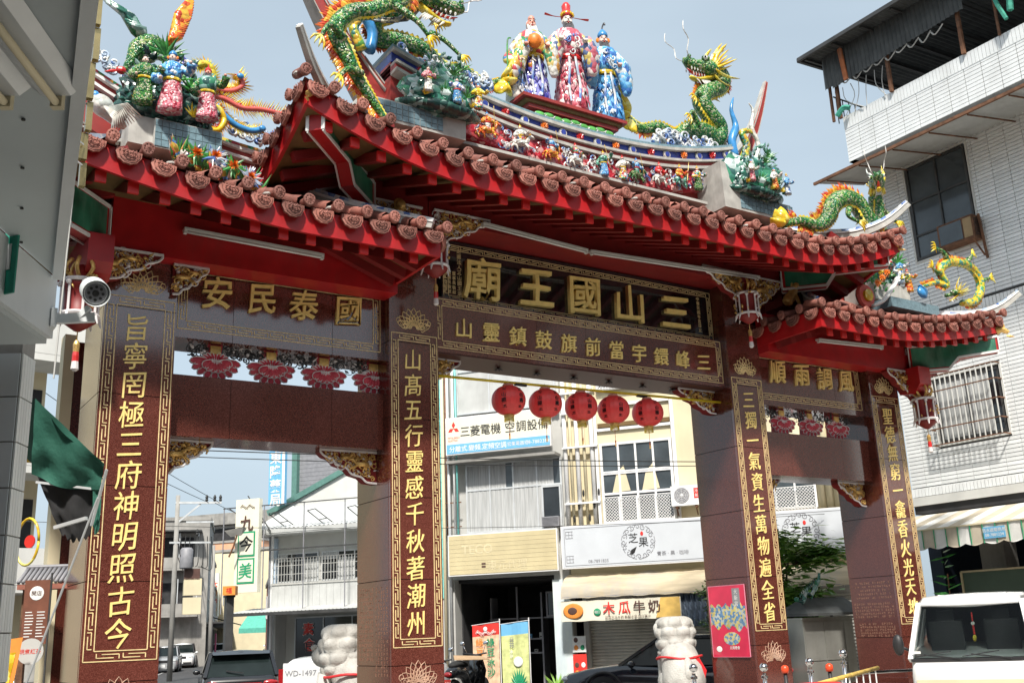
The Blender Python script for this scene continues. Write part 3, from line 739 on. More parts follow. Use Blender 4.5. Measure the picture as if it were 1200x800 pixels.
# hip ridges with upturned tips
def hip(pts, w=.16, s=1):
    P = [Vector(p) for p in cat(pts, 4)]; n = len(P)
    for o0, o1, ww, m, nm in ((-.16,.0,w*.8,M['mortar'],'hip_ridge'),(.004,.05,w*1.15,M['white'],'trim'),(.054,.12,w*.8,K_['cloud'],'trim')):
        g = G(); vs = []
        for i, p in enumerate(P):
            t = P[min(i+1,n-1)]-P[max(i-1,0)]; t.normalize(); sd_ = Vector((-t.y, t.x, 0)).normalized()*ww/2; up = sd_.cross(t).normalized()
            if up.z < 0: up = -up
            k = 1-.5*i/(n-1)
            vs += [p-sd_*k+up*o0*k, p+sd_*k+up*o0*k, p+sd_*k+up*o1*k, p-sd_*k+up*o1*k]
        fs = [(i*4+j, i*4+(j+1)%4, (i+1)*4+(j+1)%4, (i+1)*4+j) for i in range(n-1) for j in range(4)]+[(0,1,2,3),((n-1)*4+3,(n-1)*4+2,(n-1)*4+1,(n-1)*4)]
        g.add(vs, fs)
        if nm == 'hip_ridge': base = gp(nm, g, m)
        else: sub(nm, g, m, base)
for s in (-1, 1):
    hip([(s*3.7,.3,9.2),(s*4.5,-.6,8.75),(s*5.2,-1.2,8.62),(s*5.7,-1.68,8.78),(s*6.05,-2.02,9.12)])
    hip([(s*7.4,.3,8.2),(s*8.2,-.5,7.65),(s*8.8,-1.1,7.52),(s*9.25,-1.52,7.62),(s*9.6,-1.85,7.92)])
    hip([(s*5.6,.3,8.0),(s*4.7,-.6,7.45),(s*3.85,-1.45,7.05)])
# pedestal of the three star gods
ped = gp('statue_pedestal', G().box(-.82, .28, 9.9, .86, .80, 10.36), M['redtrim'])
sub('cornice', G().slabz([(-1.16,.12),(1.13,.12),(1.13,.95),(-1.16,.95)], 10.50, 10.56), M['redtrim'], ped)
sub('cornice', G().slabz([(-1.08,.17),(1.05,.17),(1.05,.9),(-1.08,.9)], 10.44, 10.497), M['ochre'], ped)
sub('cornice', G().slabz([(-1.0,.21),(.98,.21),(.98,.86),(-1.0,.86)], 10.36, 10.437), M['redtrim'], ped)
sub('wave_panel', G().box(-.8, .262, 10.14, .84, .279, 10.34), K_['redchip'], ped)
g = G()
for i in range(9):
    x = -.74+i*.19; g.ball((x, .25, 10.29+.02*math.sin(i*2)), (.12, .03, .055), 10, 6)
for x in (-.84,-.8,.82,.86): g.ball((x, .25, 10.12), (.05, .03, .1), 8, 5)
sub('cloud_border', g, mat('apple_green_glaze', (.12,.42,.10), .3, .3, 8), ped, True)
g = G()
for i in range(9):
    x = -.74+i*.19; g.tube([(x+.115*math.cos(PI+a*PI/6), .225, 10.29+.02*math.sin(i*2)+.052*math.sin(PI+a*PI/6)) for a in range(7)], .008, 4)
sub('cloud_outline', g, M['whiteline'], ped)

# ---------------------------------------------------------------- porcelain people
def person_fig(name, label, cat_, loc, h, rz=0, robe='blue', top='motley', sleeve='whitechip', face='skin', hat=None, beard=None, pose=0, group=None, horse=None, held=None, seed=1):
    """robed figure, h = height in metres; front towards -y"""
    R = random.Random(seed); t = thing(name, label, cat_, loc, rz, group, (h*(.82 if h > 1.5 else 1), h*(.82 if h > 1.5 else 1), h))
    oz = 0
    big = h > 1
    NS = 22 if big else 10
    if horse:
        g = G(); oz = .22
        g.tube(cat([(-.30,0,.33),(-.12,0,.36),(.12,0,.34),(.26,0,.42),(.36,0,.60),(.44,-.01,.62),(.54,-.02,.52)],3), [.10,.13,.14,.14,.13,.13,.13,.12,.10,.09,.08,.075,.07,.07,.065,.06,.055,.05,.035][:19], 8)
        for lx, fx, q in ((-.26,-.34,.02),(-.22,-.12,-.0),(.20,.30,.03),(.16,.40,.16)): g.tube([(lx,-.05,.28),(fx-.03,-.06,.15),(fx,-.06,q)], [.06,.035,.025], 6)
        g.tube(cat([(-.32,0,.36),(-.42,0,.3),(-.46,0,.12)],3), .03, 5)
        g.obj('horse', K_[horse], t, True)
        g = G()
        for k in range(7): g.blade((.24+.03*k,.0,.52+.03*k),(.14+.035*k,0,.60+.03*k),.06)
        g.obj('mane', K_['flame'], t)
    # robe: elliptical lathe with folds
    lo = .0+oz; prof = [(.155,.0),(.15,.08),(.135,.25),(.115,.42),(.10,.52),(.125,.62),(.14,.72),(.10,.80),(.04,.84)]
    if horse: prof = [(.10,.12),(.13,.2),(.12,.36),(.10,.5),(.125,.62),(.14,.72),(.10,.80),(.04,.84)]
    def ring(pr, fold, part):
        g = G(); vs = []
        for r, z in pr:
            for j in range(NS):
                a = 2*PI*j/NS; f = 1+fold*math.sin(j*(5 if big else 3)+z*6+seed)*(1-z*.9)
                vs.append((r*1.22*math.cos(a)*f, r*.85*math.sin(a)*f, z*(1-(.2 if horse else 0))+lo))
        m_ = len(pr)
        g.add(vs, [(i*NS+j, i*NS+(j+1)%NS, (i+1)*NS+(j+1)%NS, (i+1)*NS+j) for i in range(m_-1) for j in range(NS)]+[tuple(range(NS))[::-1], tuple((m_-1)*NS+j for j in range(NS))])
        return g.obj(part, K_[robe if part == 'robe' else top], t, True)
    k = 5 if not horse else 4
    ring(prof[:k], .10, 'robe'); ring([(r*1.04, z) for r, z in prof[k-1:]], .04, 'jacket')
    zs = (.74*(.8 if horse else 1))+lo; sh = .15
    # sleeves: drooping wide cuffs, hands
    for sgn in (-1, 1):
        a = R.uniform(-.3, .3)+pose*sgn
        el = (sgn*(sh+.10), -.05, zs-.16+a*.1); ha = (sgn*(sh+(.0 if a < .2 else .16)), -.17, zs-.16+a*.28)
        g = G().tube(cat([(sgn*sh*.8, 0, zs+.01), el, ha], 4), [.06,.062,.065,.066,.068,.07,.075,.08,.085], 10 if big else 6, flat=.85)
        if big:
            g.tube(cat([ha, (ha[0]+sgn*.05, ha[1], ha[2]-.13), (ha[0]+sgn*.055, ha[1]+.02, ha[2]-.30)], 4), [.085,.088,.09,.088,.085,.08,.07,.055,.03], 10, flat=.5)
        g.obj('sleeve', K_[sleeve], t, True)
        hp = (ha[0]-sgn*.02, ha[1]-.03, ha[2]+.01); g = G().ball(hp, (.028,.03,.026), 8, 5)
        if big:
            for f in range(4): g.tube([(hp[0]-.02+f*.012, hp[1]-.02, hp[2]+.005), (hp[0]-.022+f*.013, hp[1]-.05, hp[2]-.002), (hp[0]-.02+f*.012, hp[1]-.06+.004*f, hp[2]-.022)], [.0075,.007,.005], 5)
            g.tube([(hp[0]-sgn*.024, hp[1]-.01, hp[2]+.01), (hp[0]-sgn*.035, hp[1]-.035, hp[2]+.025)], [.008,.006], 5)
        g.obj('hand', K_[face], t, True)
    # head with face
    hz = .90*(.82 if horse else 1)+lo; s = .9
    hg = G().ball((0, -.01, hz), (.058*s, .062*s, .075*s), 14 if big else 8, 10 if big else 6); hg.tube([(0,0,hz-.12),(0,0,hz-.05)], .032, 8)
    hg.blade((0,-.066*s,hz+.015), (0,-.076,hz-.02), .022, (0,-1,0), th=.012)
    for sgn in (-1, 1): hg.ball((sgn*.055*s, 0, hz), (.01,.016,.026), 6, 4); hg.ball((sgn*.028, -.045, hz-.018), (.02,.018,.02), 6, 4)
    hg.obj('head', K_[face], t, True)
    if big:
        g = G()
        for sgn in (-1, 1):
            g.ball((sgn*.022, -.061, hz+.012), (.011,.006,.005), 8, 4)
            g.tube([(sgn*.009,-.066,hz+.028),(sgn*.024,-.064,hz+.036),(sgn*.042,-.054,hz+.028)], .0035, 4)
        g.obj('eyes', K_['black'], t)
        G().ball((0,-.064,hz-.034), (.014,.006,.006), 8, 4).obj('mouth', K_['redg'], t)
    if beard:
        g = G(); n = 16 if big else 6
        for q in range(n):
            a = (q/(n-1)-.5)*2
            g.tube(cat([(a*.045,-.045+.02*abs(a),hz-.045+.03*abs(a)),(a*.05,-.075,hz-.10),(a*.035+R.uniform(-.01,.01),-.085,hz-.19-.05*(1-abs(a)))],3), [.011,.012,.012,.011,.01,.008,.003], 4)
        for sgn in (-1,1): g.tube([(sgn*.008,-.07,hz-.028),(sgn*.03,-.075,hz-.04),(sgn*.035,-.075,hz-.07)], [.005,.005,.002], 4)
        g.obj('beard', K_[beard], t)
    if hat == 'official':
        G().lathe([(.062,0),(.068,.03),(.06,.06),(.045,.075),(.05,.12),(.03,.15)], (0,.005,hz+.035), 12).obj('hat', K_['redg'], t, True)
        g = G().tube(cat([(-.24,0,hz+.07),(-.15,0,hz+.05),(-.06,0,hz+.045)],3), [.02,.02,.014,.008,.007,.006,.006], 6, flat=.4)
        g.tube(cat([(.24,0,hz+.03),(.15,0,hz+.035),(.06,0,hz+.045)],3), [.02,.02,.014,.008,.007,.006,.006], 6, flat=.4); g.obj('hat_wings', K_['redg'], t)
        g = G()
        for q in range(7): a = PI*q/6; g.ball((.064*math.cos(a), -.03-.02*math.sin(a), hz+.05+.02*math.sin(a)), .016, 6, 4)
        g.obj('hat_jewels', K_['yellow'], t)
    elif hat == 'cap':
        G().lathe([(.06,0),(.064,.03),(.055,.055),(.03,.085),(.012,.10)], (0,.005,hz+.03), 12).obj('hat', K_['azure'], t, True)
        g = G().tube(cat([(0,.02,hz+.12),(.01,.02,hz+.17),(.03,0,hz+.20),(.03,-.02,hz+.17)],3), .01, 5); g.obj('hat_plume', K_['greybeard'], t)
        g = G()
        for sgn in (-1,1): g.ball((sgn*.066,0,hz+.005), (.022,.02,.028), 7, 5)
        g.obj('hat_jewels', K_['orange'], t)
    elif hat == 'old':
        G().ball((0,.025,hz+.0), (.062,.05,.07), 12, 8).obj('hair', K_['whitebeard'], t, True)
        G().ball((0,-.015,hz+.045), (.045,.045,.045), 10, 7).obj('bald_crown', K_['ruddy'], t, True)
    elif hat == 'helmet':
        G().lathe([(.06,0),(.062,.03),(.045,.06),(.012,.09),(.006,.15)], (0,0,hz+.02), 8).obj('helmet', K_[R.choice(['yellow','redg','azure','leaf'])], t)
    elif hat == 'bun':
        G().ball((0,.015,hz+.02), (.06,.055,.06), 8, 5).ball((0,.01,hz+.095), .028, 6, 4).obj('hair', K_['black'], t, True)
    if held == 'spear':
        a = R.uniform(-.25,.25); g = G().tube([(sh+.08,-.18,zs-.45),(sh+.08+a,-.19,zs+.35)], .009, 5); g.blade((sh+.08+a,-.19,zs+.33),(sh+.08+a*1.2,-.19,zs+.47),.04)
        g.obj('spear', K_['goldw'], t)
    elif held == 'peach':
        G().ball((-.02,-.2,zs-.12), (.085,.07,.08), 12, 8).obj('peach', K_['orange'], t, True)
    elif held == 'staff':
        g = G().tube(cat([(-.3,-.1,zs-.7),(-.31,-.1,zs-.2),(-.29,-.1,zs+.1),(-.22,-.1,zs+.16)],3), .012, 6); g.obj('staff', K_['leaf'], t)
    elif held == 'child':
        g = G().ball((.02,-.2,zs-.09), (.05,.045,.06), 8, 6); g.ball((.02,-.21,zs-.01), .038, 8, 6); g.tube([(-.02,-.2,zs-.07),(-.05,-.23,zs-.03)], .014, 5).tube([(.06,-.2,zs-.07),(.09,-.23,zs-.03)], .014, 5)
        g.obj('infant', K_['pale'], t, True)
    # sash and ribbons
    g = G().lathe([(.118,0),(.124,.02),(.118,.04)], (0,0,.5*(.8 if horse else 1)+lo), NS); g.v = [(x*1.15, y*.9, z) for x, y, z in g.v]; g.obj('sash', K_['redg' if R.random() < .5 else 'yellow'], t)
    if big:
        g = G()
        for q in (-.03, .035): g.tube(cat([(q,-.125,.5),(q*1.3,-.145,.36),(q*1.8,-.15,.22),(q*1.4,-.16,.06)],3), [.014]*9+[.009], 5, flat=.35)
        g.obj('ribbons', K_['cloud'], t)
        g = G()
        for q in range(70):
            a = R.uniform(-1.6,1.6); z = R.uniform(.08,.48); rr = .155-.09*z
            g.blade((rr*1.25*math.sin(a),-rr*.92*math.cos(a),z+.03),(rr*1.3*math.sin(a),-rr*1.0*math.cos(a)-.006,z-.045),.05,(math.sin(a),-math.cos(a),0))
        g.obj('robe_petals', K_[top if top != 'motley' else 'violet'], t, kind='stuff')
        g = G()
        for q in range(5): g.curl((R.uniform(-.1,.1),-.13,R.uniform(.55,.74)), .035, 1, .01, R.random()*6, 1, 0, 4)
        for q in range(11): a = PI*(q/10); g.ball((.105*math.cos(a),-.08*math.sin(a)-.03,.77-.06*math.sin(a)), .022, 6, 4)
        g.obj('collar', K_['cloud'], t, True)
    return t
K_['goldw'] = mat('gilded_staff', (.6,.42,.12), .4, .2, metal=.3)
person_fig('star_god_statue', 'white haired old star god in violet and white robe holding an orange peach', 'statue', (-.66,.50,10.565), 1.84, -.35, 'violet', 'motley', 'motley2', 'ruddy', 'old', 'whitebeard', -.1, 'three star gods on the ridge', held='peach', seed=3)
person_fig('star_god_statue', 'tall black bearded star god in rose robe and red winged hat', 'statue', (.10,.42,10.565), 2.12, -.4, 'pinkrobe', 'pinkrobe', 'motley3', 'pale', 'official', 'greybeard', -.05, 'three star gods on the ridge', seed=5)
person_fig('star_god_statue', 'star god in sky blue robe with grey beard and blue cap', 'statue', (.90,.38,10.565), 1.92, -.45, 'blue', 'blue', 'blue', 'skin', 'cap', 'greybeard', -.1, 'three star gods on the ridge', seed=9)
person_fig('attendant_statue', 'small attendant figure with green staff beside the white haired star god', 'statue', (-1.0,.55,10.565), 1.25, .3, 'whitechip', 'cloud', 'motley', 'pale', 'bun', None, .1, held='staff', seed=12)
# warriors in the red wave panel
wl = [(-2.62,'redg','motley',None),(-2.10,'whitechip','flame','flame'),(-1.46,'motley','whitechip','whitechip'),(-.83,'whitechip','blue','flame'),(-.33,'cloud','motley','whitechip'),
      (.27,'blue','rockpale',None),(.70,'motley','whitechip',None),(1.02,'rockpale','blue','green'),(1.56,'pinkrobe','redg','whitechip'),(2.06,'redg','flame','rockpale'),(2.5,'green','motley',None)]
ordn = ['first','second','third','fourth','fifth','sixth','seventh','eighth','ninth','tenth','eleventh']
K_['redg'].name = 'red_glaze'
cw = dict(redg='red', whitechip='white', motley='motley', cloud='blue and white', blue='blue', rockpale='jade', pinkrobe='rose', green='green')
for i, (x, a, b, hs) in enumerate(wl):
    person_fig('warrior_figurine', f'{ordn[i]} porcelain warrior from the left on red ridge band, {cw[a]} robe' + (', on horseback' if hs else ''), 'figurine', (x, -.16, 9.17+rz(x)*.9), .46 if not hs else .44, rnd.uniform(-.6,.3), a, b, b, 'skin', 'helmet', 'greybeard' if i % 3 == 0 else None, rnd.uniform(-.3,.8), 'warrior figurines along the main ridge', horse=hs, held='spear' if i % 2 else None, seed=20+i)
g = G()
for _ in range(110):
    x = rnd.uniform(-2.95, 2.95); g.curl((x, -.05, 9.22+rz(x)*.95+rnd.uniform(0,.33)), rnd.uniform(.04,.08), 1.1, .016, rnd.random()*6, rnd.choice((-1,1)), .05, 4)
sub('wave_scrolls', g, K_['cloud'], ridge, kind='stuff')
g = G()
for _ in range(120):
    x = rnd.uniform(-2.95, 2.95); z = 9.2+rz(x)*.95+rnd.uniform(0,.36); g.blade((x,-.02,z),(x+rnd.uniform(-.1,.1),-.07,z+rnd.uniform(.03,.12)),.06)
sub('wave_crests', g, K_['redchip'], ridge, kind='stuff')

# ---------------------------------------------------------------- rocks, plants, dragons
def rock(name, label, loc, d, m='rock', seed=0, spikes=0, parent=None):
    g = G(); n, mm = 20, 12; vs = []; g.ball((0,0,0), 1, n, mm)
    out = []
    for v in g.v:
        p = Vector(v); q = noise.noise(p*1.7+Vector((seed,0,0)))*.35+noise.noise(p*4.5+Vector((seed,3,0)))*.22+noise.noise(p*10+Vector((seed,3,9)))*.08
        p = p*(1+q); out.append((p.x*d[0], p.y*d[1], p.z*d[2]+d[2]*.8))
    g.v = out
    t = thing(name, label, 'rock ornament', loc)
    g.obj('rock_mass', K_[m], t)
    return t
def ferns(parent, pts, m='leaf', L=.2, n=9, name='fern'):
    for p in pts:
        g = G()
        for k in range(n):
            a = PI*(.08+.84*k/(n-1))+rnd.uniform(-.1,.1); b = rnd.uniform(-.5,.1)
            q = (p[0]+L*math.cos(a), p[1]-.06-.08*rnd.random(), p[2]+L*math.sin(a)*rnd.uniform(.7,1.1))
            g.blade(p, q, L*.16, th=.01)
        g.obj(name, K_[m], parent)
def fringe(g, path, nrm, h, w=.5, both=False):
    """row of flame spikes along a path; nrm(i) gives the outward direction"""
    for i in range(len(path)-1):
        p = Vector(path[i]); q = Vector(path[i+1]); d = (q-p); 
        for k in range(2):
            b = p+d*(k*.5); n_ = Vector(nrm(i)).normalized(); hh = h*rnd.uniform(.7,1.25)
            g.blade(b, b+n_*hh+d.normalized()*hh*.5, max(d.length*w*.6, .02), (0,-1,.2), th=.01)
            if both: g.blade(b, b-n_*hh*.9+d.normalized()*hh*.5, max(d.length*w*.6, .02), (0,-1,.2), th=.01)
    return g
def dragon_head(T, parent, s=1., green='green', mane='yellow', fan=0):
    """local frame: x forward, z up"""
    T = T @ Matrix.Scale(s, 4)
    g = G(T).tube(cat([(-.12,0,0),(.0,0,.03),(.14,0,.04),(.28,0,.03),(.40,0,.06),(.46,0,.11)],3), [.12,.14,.15,.16,.155,.15,.14,.12,.11,.10,.095,.10,.085,.075,.07,.05][:16], 10, flat=.9)
    for sg in (-1,1): g.ball((.42,sg*.05,.13), .035, 6, 4); g.ball((.14,sg*.11,.13), (.08,.05,.045), 8, 5)
    g.obj('snout', K_[green], parent, True)
    G(T).tube(cat([(-.02,0,-.10),(.14,0,-.16),(.30,0,-.20),(.40,0,-.17)],3), [.08,.075,.07,.065,.06,.058,.055,.05,.045,.03][:10], 8, flat=.55).obj('lower_jaw', K_['yellow'], parent, True)
    G(T).tube([(.05,0,-.07),(.2,0,-.11),(.36,0,-.10),(.44,0,-.05)], [.04,.04,.03,.01], 6, flat=.4).obj('tongue', K_['redg'], parent, True)
    g = G(T)
    for sg in (-1,1):
        for k in range(5): g.blade((.16+.06*k,sg*.06,-.03),(.17+.06*k,sg*.062,-.09),.03); g.blade((.14+.055*k,sg*.045,-.15),(.15+.055*k,sg*.05,-.09),.026)
    g.obj('teeth', K_['whitechip'], parent)
    g = G(T)
    for sg in (-1,1): g.ball((.17,sg*.135,.12), .036, 8, 6)
    g.obj('eyes', M['white'], parent, True)
    g = G(T)
    for sg in (-1,1): g.ball((.195,sg*.16,.122), .017, 6, 4)
    g.obj('pupils', K_['black'], parent)
    g = G(T)
    for sg in (-1,1): g.tube(cat([(.02,sg*.07,.13),(-.08,sg*.1,.26),(-.22,sg*.14,.33),(-.30,sg*.15,.45)],3), [.03,.028,.026,.025,.022,.02,.018,.014,.01,.004], 6)
    g.obj('horns', K_['whitechip'], parent, True)
    g = G(T)
    for k in range(22 if not fan else 34):
        a = -1.2+2.6*rnd.random(); sg = rnd.choice((-1,1)); L = rnd.uniform(.3,.6) if not fan else rnd.uniform(.45,.8)
        b = Vector((-.04+.06*rnd.random(), sg*rnd.uniform(.03,.12), .0)); mid = b+Vector((-L*.5*math.cos(a), sg*.05, L*.5*math.sin(a))); e = b+Vector((-L*math.cos(a*.75), sg*.06, L*math.sin(a*.75)+.08))
        g.tube(cat([b, mid, e],3), [.028,.032,.033,.03,.024,.015,.003], 5, flat=.6)
    g.obj('mane', K_[mane], parent, True)
    g = G(T)
    for sg in (-1,1): g.tube(cat([(.42,sg*.07,.10),(.52,sg*.12,.16),(.5,sg*.16,.34),(.62,sg*.2,.45),(.60,sg*.2,.6)],3), [.008]*12+[.003], 4)
    g.obj('whiskers', K_['whitebeard'], parent)
    g = G(T)
    for k in range(12): sg = rnd.choice((-1,1)); g.blade((.05+.025*k,sg*.04,-.18),(.0+.025*k,sg*.07,-.33+.05*rnd.random()),.03)
    g.obj('beard', K_['whitechip'], parent)
def leg(parent, a, b, c, m='green'):
    g = G().tube(cat([a,b,c],4), [.06,.062,.06,.052,.042,.038,.034,.03,.03], 7); g.obj('leg', K_[m], parent, True)
    g = G(); c = Vector(c); d = (c-Vector(b)).normalized(); sx = d.cross(Vector((0,-1,0)))
    for k in (-1.2,-.4,.4,1.2):
        e = c+d*.16+sx*.09*k; g.tube(cat([c, c+d*.09+sx*.07*k+Vector((0,-.03,0)), e+Vector((0,0,-.04))],2), [.028,.026,.02,.012,.004], 5)
    g.tube([c, c-d*.06+Vector((0,.03,-.08))], [.022,.004], 5); g.obj('claw', K_['yellow'], parent, True)
def dragon(label, body, rad, fin_h, head, legs, tail=None, tailm='yellow', centre=None, group=None, fan=0, hs=1., spike='flame', name='dragon_ornament', bodym='green'):
    c0 = body[0]; t = thing(name, label, 'dragon ornament', (0,0,0), group=group)
    P = cat(body, 6); n = len(P)
    rr = [rad*(.35+.65*min(1, i/(n*.35)))*(1 if i < n*.8 else 1-.25*(i-n*.8)/(n*.2)) for i in range(n)]
    G().tube(P, rr, 12).obj('body', K_[bodym], t, True)
    g = G()
    for i in range(0, n-2):
        p = Vector(P[i]); d = (Vector(P[i+1])-p).normalized(); up = Vector((d.z, 0, -d.x))
        if centre:
            if up.dot(p-Vector(centre)) < 0: up = -up
        elif up.z < 0: up = -up
        b = p+up*rr[i]*.8
        for q in (0, .5): g.blade(b+d*q*.08, b+d*q*.08+up*fin_h*rnd.uniform(.8,1.3)-d*fin_h*.5, .07, (0,-1,0), th=.012)
    g.obj('dorsal_fin', K_[spike], t, kind='stuff')
    g = G()
    for i in range(2, n-3, 1):
        p = Vector(P[i]); d = (Vector(P[i+1])-p).normalized(); up = Vector((d.z,0,-d.x)); 
        if centre and up.dot(p-Vector(centre)) < 0: up = -up
        elif not centre and up.z < 0: up = -up
        b = p-up*rr[i]*.72+Vector((0,-rr[i]*.45,0)); g.blade(b-d*.05, b+d*.05-up*.015, rr[i]*.9, (0,-1,-.4), th=.012)
    g.obj('belly_plates', K_['yellow'], t, kind='stuff')
    if tail:
        g = G(); a = Vector(P[0]); 
        for k, q in enumerate(tail):
            m_ = a.lerp(Vector(q), .5)+Vector((rnd.uniform(-.04,.04), -.02, -.05)); g.tube(cat([a, m_, q],4), [.05,.10,.13,.15,.15,.13,.10,.05,.006], 7, flat=.4)
        g.obj('tail_fin', K_[tailm], t, True)
    T = Matrix.Translation(head[0]) @ Matrix.Rotation(head[1], 4, 'Z') @ Matrix.Rotation(head[2], 4, 'Y')
    dragon_head(T, t, hs, 'green', 'yellow' if not fan else 'greyfeather', fan)
    for L in legs: leg(t, *L)
    return t
def mir(p): return [(-x, y, z) for x, y, z in p]
bodyR = [(1.39,.45,10.87),(1.72,.45,10.71),(2.19,.45,10.84),(2.55,.42,10.74),(2.95,.42,10.98),(3.44,.45,11.03),(3.74,.48,10.95),(3.82,.45,11.24),(3.56,.4,11.42),(3.34,.38,11.65),(3.45,.4,11.88),(3.80,.42,12.08),(4.02,.42,12.30),(3.98,.4,12.46),(3.80,.38,12.52)]
tl = [(1.10,.35,11.5),(1.2,.3,11.25),(1.10,.35,10.9),(1.25,.35,10.55),(1.0,.35,11.3),(1.5,.3,10.5)]
dragon('green dragon rearing on right half of the main ridge, jaws open, yellow mane', bodyR, .19, .13, ((3.62,.38,12.42), PI, .05), [((3.4,.3,11.6),(3.15,.25,11.75),(2.98,.2,11.6)),((3.1,.3,11.0),(2.9,.2,11.25),(2.75,.15,11.1))], tl, centre=(3.3,.45,11.3), group='dragons on the main ridge', hs=1.35)
bodyL = mir(bodyR)[:9]+[(-3.5,.2,11.5),(-3.9,.1,11.75),(-4.1,-.3,11.6),(-3.9,-.6,11.3)]
dragon('grey maned dragon head and green body curling over the left end of the main ridge', bodyL, .14, .12, ((-3.55,-.75,11.05), -.35, .35), [((-3.0,.1,11.1),(-2.8,.0,11.0),(-2.5,-.05,10.75)),((-3.5,.2,11.5),(-3.2,.1,11.55),(-2.95,.0,11.25))], mir(tl), centre=(-3.3,.45,11.3), group='dragons on the main ridge', fan=1, hs=1.3)
cR = [(3.35,-1.3,8.42),(3.75,-1.35,8.55),(4.15,-1.4,8.52),(4.45,-1.4,8.72),(4.62,-1.4,9.0),(4.95,-1.4,9.22),(5.35,-1.4,9.22),(5.6,-1.4,8.95),(5.85,-1.4,8.9),(5.95,-1.4,9.2),(5.9,-1.45,9.45)]
dragon('smaller green dragon arching above the right corner of the main roof, head up', cR, .17, .16, ((5.8,-1.6,9.6), -2.45, .12), [((5.9,-1.45,9.2),(6.15,-1.5,9.1),(6.3,-1.55,8.95)),((5.0,-1.5,9.0),(4.9,-1.55,8.8),(5.1,-1.6,8.7))], [(3.2,-1.3,8.7),(3.05,-1.3,8.5),(3.3,-1.35,8.75)], centre=(5.1,-1.4,8.6), group='dragons on the main roof corners', hs=.95)
cL = [(-4.55,-1.4,8.45),(-4.75,-1.4,8.7),(-4.98,-1.4,9.0),(-5.15,-1.4,9.3),(-5.3,-1.4,9.62),(-5.08,-1.4,9.95),(-4.75,-1.4,10.1),(-4.5,-1.35,10.3),(-4.25,-1.3,10.45),(-4.1,-1.25,10.75)]
dragon('green scaled dragon climbing the left corner of the main roof, orange spikes, claws out', cL, .125, .15, ((-4.05,-1.3,10.95), -.7, -.8), [((-5.2,-1.5,9.45),(-5.45,-1.6,9.55),(-5.6,-1.65,9.3)),((-4.95,-1.5,9.0),(-5.2,-1.6,8.95),(-5.35,-1.7,8.75)),((-4.4,-1.4,10.3),(-4.1,-1.5,10.1),(-3.9,-1.5,9.9))], None, centre=(-4.7,-1.4,9.5), group='dragons on the main roof corners', hs=1.1)
yg = [(7.5,-1.1,7.95),(7.95,-1.1,8.1),(8.3,-1.1,8.1),(8.15,-1.1,8.38),(8.5,-1.1,8.62),(9.1,-1.1,8.68),(9.45,-1.1,8.52),(9.5,-1.1,8.2),(9.2,-1.1,7.88),(8.75,-1.1,7.78)]
K_['yg'] = chips('yellow_green_porcelain', [(.7,.55,.04),(.65,.62,.08),(.12,.35,.08),(.75,.45,.05),(.08,.3,.25)], 16)
dragon('yellow and green dragon coiled in a ring on right side roof', yg, .09, .08, ((8.62,-1.1,7.98), 2.2, .3), [((8.5,-1.1,8.6),(8.3,-1.15,8.8),(8.05,-1.15,8.85)),((9.5,-1.1,8.35),(9.75,-1.1,8.45),(9.9,-1.1,8.5)),((8.2,-1.1,8.35),(8.0,-1.15,8.3),(7.85,-1.15,8.4)),((9.1,-1.1,8.7),(9.25,-1.15,8.85),(9.4,-1.1,8.95))], [(7.4,-1.1,7.7),(7.35,-1.1,7.85)], 'azure', centre=(8.8,-1.1,8.2), hs=.5, bodym='yg')

# rock groups on the main ridge ends
def rock_group(x, y, z, s, label, seed, names, side=0):
    t = rock('rock_mound', label, (x, y, z), (.66*s, .36, .46*s), 'rockpale', seed)
    G().tube(cat([(-.72*s,0,.10),(-.3,-.25,.05),(.3,-.25,.04),(.72*s,0,.12)],4), [.07,.10,.13,.15,.16,.17,.17,.17,.16,.15,.12,.10,.07], 8, flat=.6).obj('rock_ledge', K_['rock'], t, True)
    rg = G()
    for _ in range(90):
        a = rnd.random()*6.28; b = rnd.random(); p = Vector((.6*s*math.cos(a)*(1-b*.6), -.2-.15*rnd.random(), .1+b*.85*s)); rg.blade(p, p+Vector((rnd.uniform(-.09,.09),-.05,rnd.uniform(-.02,.13))), .08)
    rg.obj('rock_chips', K_['rockpale'], t, kind='stuff')
    ferns(t, [(-.3*s,-.3,.45),(.1,-.34,.6*s),(.38*s,-.28,.32),(-.05,-.32,.25),(.25,-.3,.75*s)], L=.19)
    ferns(t, [(-.42*s,-.36,.13),(.12,-.4,.1),(.4*s,-.36,.12)], 'yellow', .10)
    for i, (dx, dz, a, b, cw_) in enumerate(names):
        person_fig('rock_figurine', f'small {cw_} robed figurine on the ledge of {side}', 'figurine', (x+dx*s, y-.42, z+dz), .42, rnd.uniform(-.4,.3), a, b, b, 'skin', rnd.choice(['bun','helmet','cap']), None, rnd.uniform(-.2,.6), 'figurines on the rock mounds', seed=seed*7+i)
    return t
rock_group(-3.15, -.38, 9.30, 1., 'jade green rock mound with figurines on the left end of the main ridge', 3, [(-.38,.16,'whitechip','pinkrobe','white'),(.12,.10,'blue','cloud','blue'),(.50,.10,'motley','yellow','motley yellow')], 'the left ridge rock')
rock_group(3.62, -.38, 9.30, 1.1, 'jade green rock mound with figurines on the right end of the main ridge', 5, [(-.32,.16,'pinkrobe','whitechip','rose'),(.22,.12,'flame','whitechip','orange'),(.52,.08,'cloud','blue','blue and white')], 'the right ridge rock')
